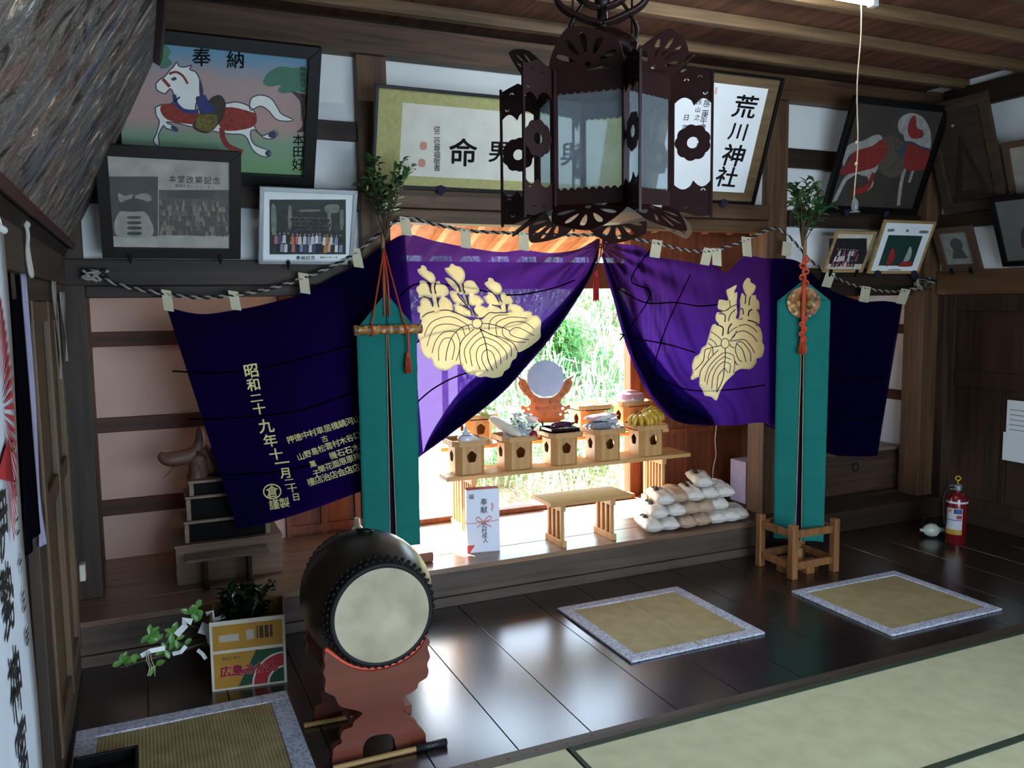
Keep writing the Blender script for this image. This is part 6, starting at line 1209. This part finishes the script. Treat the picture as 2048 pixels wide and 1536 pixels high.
b = MB(); b.grid(lambda u, v: M @ Vector((-0.105+0.075*u, -0.05+0.1*v, 0.0195+0.0175*max(0, 1-abs(-1+0.72*u)**3.5)**0.6*max(0, 1-abs(-0.83+1.66*v)**3)**0.6+0.003)), 8, 8); b.grid(lambda u, v: M @ Vector((0.06+0.043*u, -0.055+0.11*v, 0.0195+0.0175*max(0, 1-abs(0.57+0.42*u)**3.5)**0.6*max(0, 1-abs(-0.9+1.8*v)**3)**0.6+0.003)), 8, 8); b.build('red_print', plain('packet_red', '#c8303c', 0.3), o, smooth='all')
for i, (x, y) in enumerate(((2.79, 4.655), (2.835, 4.665))): b = MB(); b.lathe([(0, 0), (0.012, 0.001), (0.02, 0.012), (0.021, 0.024), (0.013, 0.042), (0.0, 0.047)], (x, y, T0), n=18); tag(b.build('egg', plain('egg_shell', '#e0ddd4', 0.4), None, smooth=True), ('left of the two white eggs on the fourth offering stand', 'right of the two white eggs on the fourth offering stand')[i], 'egg', 'eggs on the fourth stand')
# bananas
BAN = plain('banana_skin', '#c9a438', 0.4, var=0.15, scale=25); BANE = plain('banana_tip', '#4a3a1a', 0.7)
def bunch(label, c, angs, rad, tiltz):
    o = thing('banana_bunch', label, 'bananas', c)
    for k, (a, r_, dz) in enumerate(angs):
        b = MB(); d = Vector((math.cos(a), math.sin(a), 0)); pts = []; 
        for i in range(9): t = i/8; pts.append(Vector(c)+d*(0.015+r_*math.sin(t*1.9))+Vector((0, 0, 0.075+dz-0.072*t**1.5+0.02*math.sin(t*3.1))))
        pts = [Vector((p.x, p.y, max(p.z, c[2]+0.019))) for p in pts]
        b.tube(pts, [0.007, 0.011, 0.016, 0.018, 0.0185, 0.018, 0.015, 0.010, 0.005], 10); b.build('banana', BAN, o, smooth=True)
    b = MB(); b.tube([Vector(c)+Vector((0, 0, 0.062)), Vector(c)+Vector((-0.01, 0.01, 0.10))], [0.016, 0.009], 8); b.build('bunch_stem', plain('banana_stem', '#8a7a34', 0.7), o, smooth=True)
bunch('bunch of yellow bananas at the left of the rightmost offering stand', (3.05, 4.735, T0), [(-2.9+0.42*i, 0.085+0.012*(i % 2), 0.0) for i in range(5)]+[(-0.9, 0.10, 0.012), (-0.4, 0.11, 0.02), (0.1, 0.10, 0.03)], 0.1, 0)
bunch('smaller bunch of yellow bananas at the right of the rightmost offering stand', (3.12, 4.765, T0+0.02), [(-1.7, 0.09, 0.0), (-1.2, 0.10, 0.0), (-0.75, 0.10, 0), (-0.3, 0.09, 0.01), (0.2, 0.08, 0.02)], 0.1, 0)
# back row: stands, mirror, lidded box
BZ = 0.7755
bz = sanbo('back row offering stand heaped with white salt, right of the mirror', 2.83, 5.045, BZ, 1.05, ht=0.16)
b = MB(); b.lathe([(0.085, 0), (0.07, 0.012), (0.03, 0.03), (0.0, 0.036)][::-1], (2.83, 5.045, bz), n=28); tag(b.build('salt_heap', plain('salt', '#e8e6ea', 0.9, bump=0.4, scale=60), None, smooth=True), 'low white heap of salt on the back row stand', 'offering')
bz2 = sanbo('back row offering stand under the pink lidded box, at the right end', 3.17, 5.045, BZ, 1.05, ht=0.165)
o = thing('lidded_box', 'round pink lidded box with white base on the back row stand', 'box', (3.17, 5.045, bz2)); b = MB(); b.lathe([(0.0, 0), (0.07, 0.0), (0.098, 0.018), (0.10, 0.04), (0.0, 0.04)], (3.17, 5.045, bz2), n=32); b.build('bowl', PORC, o, smooth=True)
b = MB(); b.lathe([(0.0, 0.0405), (0.106, 0.0405), (0.106, 0.055), (0.094, 0.075), (0.05, 0.086), (0.045, 0.094), (0.0, 0.095)], (3.17, 5.045, bz2), n=32); b.build('lid', plain('pink_glaze', '#d59aa6', 0.25, coat=0.4), o, smooth=True)
bz3 = sanbo('back row offering stand carrying the glass cylinder, left of the mirror', 1.98, 5.045, BZ, 1.0, ht=0.16)
b = MB(); b.lathe([(0.04, 0.0), (0.04, 0.20), (0.036, 0.20), (0.036, 0.004), (0.0, 0.004)], (2.0, 5.045, bz3), n=24); tag(b.build('glass_cylinder', glass('thin_glass', '#e8f0f4', 0.02, 0.7), None, smooth=True), 'clear glass cylinder standing on the back row stand left of the mirror', 'glass')
MY = 5.0; mc = P(1091, 757, Y=MY); mr = 0.124
o = thing('altar_mirror', 'round grey-blue altar mirror on a carved wooden cloud stand', 'mirror', (mc.x, MY, BZ))
nx = Vector((-0.42, -0.9, 0.1)).normalized(); b = MB(); b.lathe([(0.0, -0.008), (mr-0.006, -0.008), (mr, -0.004), (mr, 0.006), (0.0, 0.006)], mc, nx, 56); b.build('mirror_disc', plain('mirror_back', '#8f94a8', 0.35, 0.3, var=0.06, scale=18), o, smooth=True)
CARV = wood('carved_wood', '#8a4a24', '#b06a38', 0, 0.45); fr = frame3(mc-nx*0.012, Vector((nx.y*-1, nx.x, 0)), (0, 0, 1))
half = [(0.0, -0.13), (0.05, -0.125), (0.095, -0.085), (0.12, -0.035), (0.135, -0.01), (0.165, 0.005), (0.195, 0.02), (0.175, -0.01), (0.185, -0.03), (0.172, -0.065), (0.15, -0.10), (0.12, -0.125), (0.10, -0.165), (0.13, -0.19), (0.16, -0.18), (0.165, -0.205), (0.14, -0.215), (0.155, -0.24), (0.125, -0.245), (0.13, -0.275), (0.10, -0.285), (0.10, -0.30), (0.0, -0.30)]
zmn = BZ-mc.z+0.0515
full = [(x, max(y*1.0, zmn)) for x, y in half]+[(-x, max(y, zmn)) for x, y in half[::-1]][1:-1]
hol = [circ(0.115, -0.205, 0.010, 8), circ(0.135, -0.225, 0.008, 8), circ(-0.115, -0.205, 0.010, 8), circ(0.10, -0.245, 0.009, 8), circ(-0.10, -0.245, 0.009, 8)]
b = MB(); b.prism([sm(full, 3)]+hol, 0.03, fr, -0.03)
rng = random.Random(5)
for s_ in (-1, 1):                                # carved cloud curls on the face
    for x, y, r_ in ((0.15, -0.035, 0.022), (0.135, -0.075, 0.024), (0.105, -0.115, 0.022), (0.07, -0.15, 0.022), (0.03, -0.16, 0.02), (0.06, -0.20, 0.02)):
        p = fr[0]+fr[1]*x*s_+fr[2]*y; b.ring(p, r_*0.7, 0.006, fr[3], 16, 6); b.ball(p, 0.007, 0.007, 0.007, 8, 6)
b.build('cloud_stand', CARV, o, smooth=True)
b = MB(); b.prism([(mc.x-0.14, 4.945), (mc.x+0.14, 4.945), (mc.x+0.17, 4.975), (mc.x+0.17, 5.085), (mc.x+0.14, 5.115), (mc.x-0.14, 5.115), (mc.x-0.17, 5.085), (mc.x-0.17, 4.975)], 0.05, frame3((0, 0, BZ), (1, 0, 0), (0, 1, 0))); b.build('mirror_base', CARV, o, bevel=0.006)
# ------------------------------------------------------------------ gift box
o = thing('gift_box', 'tall white gift carton with red cord print and brush lettering standing on the platform', 'box', (1.795, 4.49, ZP), R(-9)); M = MAT[o.name]; GW, GD, GH = 0.196, 0.065, 0.378
b = MB(); b.bx(-GW/2, GW/2, -GD/2, GD/2, 0, GH); b.v = [M @ p for p in b.v]; b.build('carton', plain('gift_white', '#dfe2ee', 0.5, var=0.02), o, bevel=0.002)
fr = (M @ Vector((-GW/2, -GD/2, 0)), M.to_3x3() @ Vector((1, 0, 0)), Vector((0, 0, 1)), M.to_3x3() @ Vector((0, -1, 0))); fg = lambda x, y: fr[0]+fr[1]*x*GW+fr[2]*y*GH+fr[3]*0.0012
fs_ = frame3(M @ Vector((-GW/2, GD/2, 0)), M.to_3x3() @ Vector((0, -1, 0)), (0, 0, 1))
b = MB(); b.add([fg(0, 0), fg(0.23, 0.125), fg(0, 0.125)], [(0, 1, 2)]); b.add([fg(0, 0), fg(0.06, 0), fg(0.23, 0.125)], [(0, 1, 2)]); b.prism([(0, 0), (GD, 0), (GD, 0.125*GH), (0, 0.14*GH)], 0, fs_, 0.0012); b.prism([(0, 0), (GD, 0), (GD, GH), (0, GH)][0:0] or [(0, 0.46*GH), (GD, 0.455*GH), (GD, 0.47*GH), (0, 0.475*GH)], 0, fs_, 0.0012)
b.prism([(-GW/2, -GD/2), (GW/2, -GD/2), (GW/2, GD/2), (-GW/2, GD/2)], 0.0008, frame3(M @ Vector((0, 0, GH+0.0002)), M.to_3x3() @ Vector((1, 0, 0)), M.to_3x3() @ Vector((0, 1, 0)))); b.build('red_print', plain('gift_red', '#c23a34', 0.5), o)
b = MB(); PK = plain('gift_cord', '#d8837a', 0.6)
for pts, wd in (([(0, 0.475), (0.45, 0.475), (1, 0.50)], 0.012), ([(0.5, 0.48), (0.36, 0.56), (0.27, 0.54), (0.33, 0.50), (0.48, 0.48)], 0.02), ([(0.5, 0.48), (0.66, 0.565), (0.75, 0.545), (0.68, 0.505), (0.5, 0.48)], 0.02), ([(0.5, 0.48), (0.30, 0.40)], 0.02), ([(0.48, 0.48), (0.74, 0.395)], 0.02), ([(0.745, 0.74), (0.78, 0.76), (0.80, 0.71), (0.76, 0.69), (0.77, 0.645)], 0.035)):
    ribbon(b, sm(pts, 5, False), wd, fg)
b.build('printed_cord', PK, o)
load_glyphs('福奉献北村成人', 0.018); m = MB(); fl_ = lambda x, y: fr[0]+fr[1]*x+fr[2]*y+fr[3]*0.0016
for ch, x, y, s_ in (('福', 0.14, 0.895, 0.032), ('奉', 0.52, 0.80, 0.044), ('献', 0.52, 0.675, 0.044), ('北', 0.52, 0.43, 0.034), ('村', 0.52, 0.345, 0.034), ('成', 0.53, 0.265, 0.034), ('人', 0.55, 0.185, 0.034)): letter(m, ch, fl_, x*GW, y*GH, s_, 0.006)
m.build('lettering', INK, o)
# ------------------------------------------------------------------ rice bags
RICE = plain('rice_bag_white', '#d6d0c6', 0.3, var=0.12, scale=30, bump=0.3); RICEB = plain('rice_bag_tan', '#b49a82', 0.3, var=0.15, scale=30, bump=0.3)
load_glyphs('新庄産米精白', 0.03)
def ricebag(label, c, rz, tilt, mt, text, seed, l=0.27, w_=0.135, h=0.082):
    o = thing('rice_bag', label, 'rice bag', c, rz, 'rice bags in the heap'); M = Matrix.Translation(c) @ Matrix.Rotation(rz, 4, 'Z') @ Matrix.Rotation(tilt, 4, 'X'); rng = random.Random(seed); a1, a2 = rng.uniform(0, 6), rng.uniform(0, 6); b = MB()
    def top(x, y, s_):
        e = max(0, 1-abs(y)**4)*max(0, 1-abs(x)**2.6); q = e**0.55; wv = 0.004*math.sin(7*x+a1+3*y)*q+0.003*math.sin(11*y+a2)*q
        pinch = 1-0.16*abs(y)**6; return M @ Vector((x*w_/2*pinch+0.006*math.sin(3*y+a1)*abs(y), y*l/2, h/2+s_*h/2*q+(wv if s_ > 0 else wv*0.3)))
    b.grid(lambda u, v: top(2*u-1, 2*v-1, 1), 14, 22); b.grid(lambda u, v: top(2*u-1, 2*v-1, -1), 14, 22); b.f[-14*22:] = [f[::-1] for f in b.f[-14*22:]]
    bag = b.build('bag_body', mt, o, smooth='all')
    if text:
        m = MB(); fr_ = lambda x, y: top(x, y, 1)+Vector((0, 0, 0.0018))
        for i, ch in enumerate(text): letter(m, ch, lambda x, y: fr_(y*1.0, x), -0.55+0.0*i, 0, 0.0, 0.03) if 0 else letter(m, ch, lambda x, y: top(x/(w_/2), y/(l/2), 1)+Vector((0, -0.0005, 0.002)), -0.022, 0.075-i*0.028, 0.036, 0.03)
        for i, ch in enumerate(text[:4]): letter(m, ch, lambda x, y: top(x/(w_/2), y/(l/2), 1)+Vector((0, -0.0005, 0.002)), 0.012, 0.065-i*0.018, 0.018, 0.03)
        m.build('lettering', INK, bag)
rows = [(ZP+0.002, [2.93, 3.055, 3.175, 3.29, 3.405, 3.515, 3.61], 4.43, 'bottom'), (ZP+0.078, [2.985, 3.11, 3.23, 3.345, 3.46], 4.46, 'second'), (ZP+0.154, [3.045, 3.165, 3.29, 3.41, 3.52], 4.49, 'third'), (ZP+0.23, [3.375], 4.52, 'top')]
ordn = ['first', 'second', 'third', 'fourth', 'fifth', 'sixth', 'seventh']; rng = random.Random(6); k = 0
for z, xs, y, rn in rows:
    for i, x in enumerate(xs):
        k += 1; tan = (rn, i) in (('third', 1), ('bottom', 2), ('bottom', 3), ('second', 2), ('second', 3))
        txt = '新庄産米' if (rn, i) in (('bottom', 0), ('second', 0), ('third', 0), ('third', 2), ('third', 3), ('top', 0)) else ''
        lb = 'plastic rice bag alone at the top of the heap' if rn == 'top' else '%s rice bag, %s from the left in the %s layer of the heap' % ('tan' if tan else 'white', ordn[i], rn)
        ricebag(lb, (x, y+rng.uniform(-.012, .012), z+(0.0 if rn == 'bottom' else 0.006)), R(-18+rng.uniform(-7, 7)), R(0 if rn == 'bottom' else rng.uniform(2, 5)), RICEB if tan else RICE, txt, k)
# white cable on the inner wall, pale carton behind the post
b = MB(); b.tube(catmull([P(1434, 845, Y=5.27), P(1430, 880, Y=5.275), P(1432, 910, Y=5.27), P(1426, 940, Y=5.275), P(1424, 1000, Y=5.27)], 6), 0.005, 6); tag(b.build('cable', plain('white_cable', '#cfcac8', 0.5), None, smooth='all'), 'thin white cable hanging on the dark inner wall behind the rice bags', 'cable')
b = MB(); b.bx(4.09, 4.24, 4.90, 5.08, 0.151, 0.47); tag(b.build('pale_carton', plain('lilac_carton', '#b9b3c8', 0.7), None, bevel=0.003), 'pale lilac carton standing behind the right post', 'box')
# ------------------------------------------------------------------ left bay: carved stump on a dark base, box, low table, sprig, glass jug
STUMP = wood('driftwood', '#4a3026', '#7d5a48', 0, 0.5, scale=0.5, bump=0.4); LACQ = plain('worn_black_lacquer', '#080706', 0.6, var=0.3, scale=9, spec=0.1); WORN = plain('worn_pale_edge', '#8a7464', 0.7, var=0.2, scale=25)
o = thing('wooden_box', 'pale wooden box on the platform under the dark stepped pedestal', 'box', (0.38, 4.80, ZP)); b = MB(); b.bx(0.11, 0.655, 4.62, 4.99, ZP, ZP+0.20); b.build('box_body', wood('pale_box_wood', '#6d5440', '#8d705a', 0, 0.5), o, bevel=0.004)
b = MB(); b.bx(0.105, 0.66, 4.615, 4.995, ZP+0.2005, ZP+0.215); b.build('box_lid', wood('pale_box_wood', '#6d5440', '#8d705a', 0, 0.5), o, bevel=0.003)
bz = ZP+0.2155
o = thing('pedestal', 'black stepped lacquer pedestal with worn pale edges under the carved driftwood', 'pedestal', (0.37, 4.79, bz)); steps = [(0.165, 0.595, 0.115), (0.18, 0.56, 0.13), (0.20, 0.50, 0.08)]; z = bz
for i, (x0, x1, h) in enumerate(steps):
    b = MB(); b.bx(x0, x1, 4.66+0.015*i, 4.93-0.015*i, z, z+h-0.016); b.build('pedestal_step', LACQ, o, bevel=0.008)
    b = MB(); b.bx(x0-0.008, x1+0.008, 4.652+0.015*i, 4.938-0.015*i, z+h-0.0155, z+h); b.bx(x0-0.004, x0+0.02, 4.655+0.015*i, 4.67+0.015*i, z, z+h-0.016); b.bx(x1-0.02, x1+0.004, 4.655+0.015*i, 4.67+0.015*i, z, z+h-0.016)
    b.build('worn_edge', WORN, o, bevel=0.004); z += h
o = thing('driftwood_carving', 'brown twisted driftwood ornament pointing left, half behind the dark curtain', 'ornament', (0.33, 4.80, z)); b = MB()
q = lambda px, py: P(px, py, Y=4.78)
b.tube(catmull([q(318, 908), q(335, 918), q(365, 915), q(390, 905), q(400, 880), q(398, 855)], 5), [0.012, 0.02, 0.026, 0.03, 0.034, 0.038, 0.04, 0.041, 0.041, 0.041, 0.041, 0.041, 0.041, 0.041, 0.040, 0.039, 0.036, 0.033, 0.031, 0.029, 0.027, 0.025, 0.023, 0.02, 0.015, 0.01], 14)
b.tube(catmull([q(400, 890), q(398, 925), q(393, 965), Vector((0.26, 4.79, z+0.12)), Vector((0.27, 4.80, z))], 5), [0.03]*8+[0.045]*6+[0.06]*7, 12)
b.tube(catmull([q(405, 895), q(425, 935), Vector((0.38, 4.80, z+0.12)), Vector((0.40, 4.80, z))], 5), [0.034]*8+[0.07]*8, 12)
b.tube([q(350, 930), q(338, 945), q(326, 958)], [0.004, 0.003, 0.001], 5); b.build('driftwood_body', STUMP, o, smooth='all')
o = thing('low_table', 'small dark low table in front of the pale wooden box in the left bay', 'table', (0.37, 4.55, ZP)); b = MB(); b.bx(0.155, 0.57, 4.47, 4.605, ZP+0.158, ZP+0.172); b.build('tabletop', wood('grey_table_wood', '#55483c', '#75655a', 0, 0.35), o, bevel=0.002)
for x in (0.25, 0.47): b = MB(); b.bx(x-0.011, x+0.011, 4.50, 4.58, ZP+0.02, ZP+0.1575); b.bx(x-0.014, x+0.014, 4.485, 4.595, ZP, ZP+0.02); b.build('leg', W_DARK, o, bevel=0.002)
o = thing('leaf_sprig', 'tiny dark sprig of leaves at the edge of the platform above the orange carton', 'sprig', (0.55, 4.29, ZP)); s0_ = Vector((0.55, 4.315, ZP+0.0005)); lb = MB()
pts = catmull([s0_, s0_+Vector((-0.004, 0, 0.03)), s0_+Vector((0.01, 0, 0.065))], 5); b = MB(); b.tube(pts, 0.0016, 5); b.build('stem', STEM, o); rng = random.Random(2)
for i in range(9): leaf(lb, pts[2+i % 8], Vector((rng.uniform(-1, 1), rng.uniform(-.4, .2), rng.uniform(-.2, .8))), Vector((0, -1, 0.3)), 0.028, 0.013)
lb.build('foliage', DKLEAF, o, smooth='all')
o = thing('glass_bottle', 'small clear glass bottle on the platform behind the drum', 'bottle', (1.135, 4.86, ZP)); b = MB(); b.lathe([(0.0, 0.001), (0.045, 0.0), (0.048, 0.05), (0.045, 0.11), (0.018, 0.145), (0.015, 0.185), (0.02, 0.19), (0.012, 0.188), (0.012, 0.15), (0.04, 0.11), (0.042, 0.01), (0, 0.008)], (1.135, 4.86, ZP), n=24); b.build('bottle_glass', glass('clear_bottle', '#e8f0f0', 0.02, 0.55), o, smooth=True)
# ------------------------------------------------------------------ right bay: dark chests
CH = wood('dark_chest', '#34241a', '#543c2a', 0, 0.5)
o = thing('chest', 'dark wooden chest under the white wall in the right bay', 'chest', (5.05, 4.98, 0.15)); b = MB(); b.bx(4.62, 5.55, 4.80, 5.24, 0.151, 0.47); b.build('chest_body', CH, o, bevel=0.005)
b = MB(); b.bx(4.60, 5.56, 4.785, 5.25, 0.4705, 0.50); b.build('lid', wood('chest_lid', '#5a4636', '#7c6250', 0, 0.45), o, bevel=0.005)
b = MB(); b.ring((5.08, 4.79, 0.36), 0.03, 0.005, (0, 1, 0), 18, 6); b.build('ring_handle', BLACK, o, smooth='all')
o = thing('chest', 'lower dark box left of the lidded chest behind the right banner', 'chest', (4.42, 4.86, 0.15)); b = MB(); b.bx(4.25, 4.585, 4.80, 5.15, 0.151, 0.34); b.build('chest_body', CH, o, bevel=0.005)
b = MB(); b.bx(4.24, 4.59, 4.79, 5.16, 0.3405, 0.36); b.build('lid', CH, o, bevel=0.004)
# ------------------------------------------------------------------ garden behind the shrine
def gz(x, y):
    t = max(0, min(1, (y-6.6)/5.0)); s = t*t*(3-2*t); return -0.12+2.0*s+0.10*math.sin(x*1.7+y)*s+0.05*math.sin(x*4.1-y*3)*s
b = MB(); b.grid(lambda u, v: Vector((-6+18*u, 5.45+9*v, gz(-6+18*u, 5.45+9*v))), 60, 50)
o = b.build('garden_ground', plain('dry_leaf_ground', '#86725a', 0.95, var=0.45, scale=9, bump=0.6), None, smooth='all'); o['kind'] = 'structure'; o['label'] = 'sunlit bank of dry leaves outside'
def blades(name, label, seed, xr, yr, n, L, W, cols, lean=0.7):
    rng = random.Random(seed); m = MB(); mats = [cloth('grass_'+c[1:], c, 0.4) for c in cols]
    for i in range(n):
        x, y = rng.uniform(*xr), rng.uniform(*yr); z = gz(x, y); a = rng.uniform(0, 6.28); l = L*rng.uniform(0.5, 1.25); h0 = rng.uniform(0, 0.45)*rng.random(); d = Vector((math.cos(a), math.sin(a), 0)); s_ = Vector((-d.y, d.x, 0))*W*rng.uniform(0.6, 1.2); p = Vector((x, y, z+h0)); le = lean*rng.uniform(0.4, 1.3)
        p1 = p+d*l*0.35*le+Vector((0, 0, l*0.55)); p2 = p+d*l*0.95*le+Vector((0, 0, l*(0.75-0.35*le))); m.m = rng.randrange(len(cols))
        m.add([p-s_*0.4, p+s_*0.4, p1+s_, p1-s_, p2], [(0, 1, 2, 3), (3, 2, 4)])
    return tag(m.build(name, mats, None, smooth='all'), label, 'grass', kind='stuff')
blades('bamboo_grass', 'bright green bamboo grass covering the bank behind the shrine', 41, (1.0, 9.5), (7.0, 12.2), 15000, 0.42, 0.016, ['#5c8c5a', '#86b484', '#b4d2a8', '#e2eeda'])
blades('grass', 'low pale grass at the foot of the sunny bank', 42, (3.0, 7.5), (6.2, 7.6), 2600, 0.22, 0.008, ['#6a9058', '#a4bc88', '#ccd2b8'], 0.8)
rng = random.Random(9)
for i, (x, y, h) in enumerate(((2.6, 9.3, 1.2), (3.6, 10.2, 1.2), (4.7, 9.0, 1.0), (6.2, 9.8, 1.1), (1.6, 10.4, 1.2), (8.0, 10.4, 1.2))):
    o = thing('bamboo_shrub', ('leafy bamboo shrub on the bank, seen above the mirror', 'tall bamboo shrub higher on the bank, right of the mirror', 'bamboo shrub low on the bank at the right of the opening', 'bamboo shrub hidden behind the right curtain', 'bamboo shrub hidden behind the left crest', 'bamboo shrub farthest to the right on the bank')[i], 'shrub', (x, y, gz(x, y)-0.02), group='bamboo shrubs on the bank')
    sb = MB(); lb = MB(); z0 = gz(x, y)-0.02
    for k in range(16):
        a = rng.uniform(0, 6.28); tip = Vector((x+math.cos(a)*h*0.33*rng.random()**.5, y+math.sin(a)*h*0.3, z0+h*rng.uniform(0.55, 1))); pts = catmull([Vector((x+0.1*math.cos(a), y+0.1*math.sin(a), z0)), Vector((x, y, z0)).lerp(tip, 0.6)+Vector((0, 0, 0.12*h)), tip], 6); sb.tube(pts, [0.012*(1-0.7*j/len(pts)) for j in range(len(pts))], 5)
        for j in range(70):
            t = rng.uniform(0.15, 1)*(len(pts)-1); q = min(int(t), len(pts)-2); p = pts[q].lerp(pts[q+1], t-q)+Vector((rng.gauss(0, .1), rng.gauss(0, .1), rng.gauss(0, .07))); leaf(lb, p, Vector((rng.gauss(0, 1), rng.gauss(0, 1), rng.gauss(-.3, .5))), Vector((0, 0, 1)), rng.uniform(0.12, 0.22), rng.uniform(0.018, 0.03))
    sb.build('stem', plain('bamboo_stem', '#8fa05a', 0.5), o, smooth='all'); lb.build('foliage', cloth('bamboo_leaf_%d' % (i % 2), ('#6a9c62', '#98c08c')[i % 2], 0.4), o, smooth='all')
b = MB(); b.grid(lambda u, v: Vector((1.30+0.94*u, 6.07+0.012*math.sin(u*14)*(1-v), -0.13+1.53*v)), 24, 8); o = thing('white_sheet', 'tall white sheet glowing in the sun outside at the left of the opening', 'sheet', (1.88, 6.07, -0.12)); b.build('sheet_cloth', cloth('white_sheet_cloth', '#f4f4f8', 0.6, 0.0, '#f8f8fa'), o, smooth='all')
b = MB()
for x in (1.45, 2.12): b.bx(x-0.02, x+0.02, 6.101, 6.14, -0.13, 1.38)
b.build('post', W_RAFT, o)
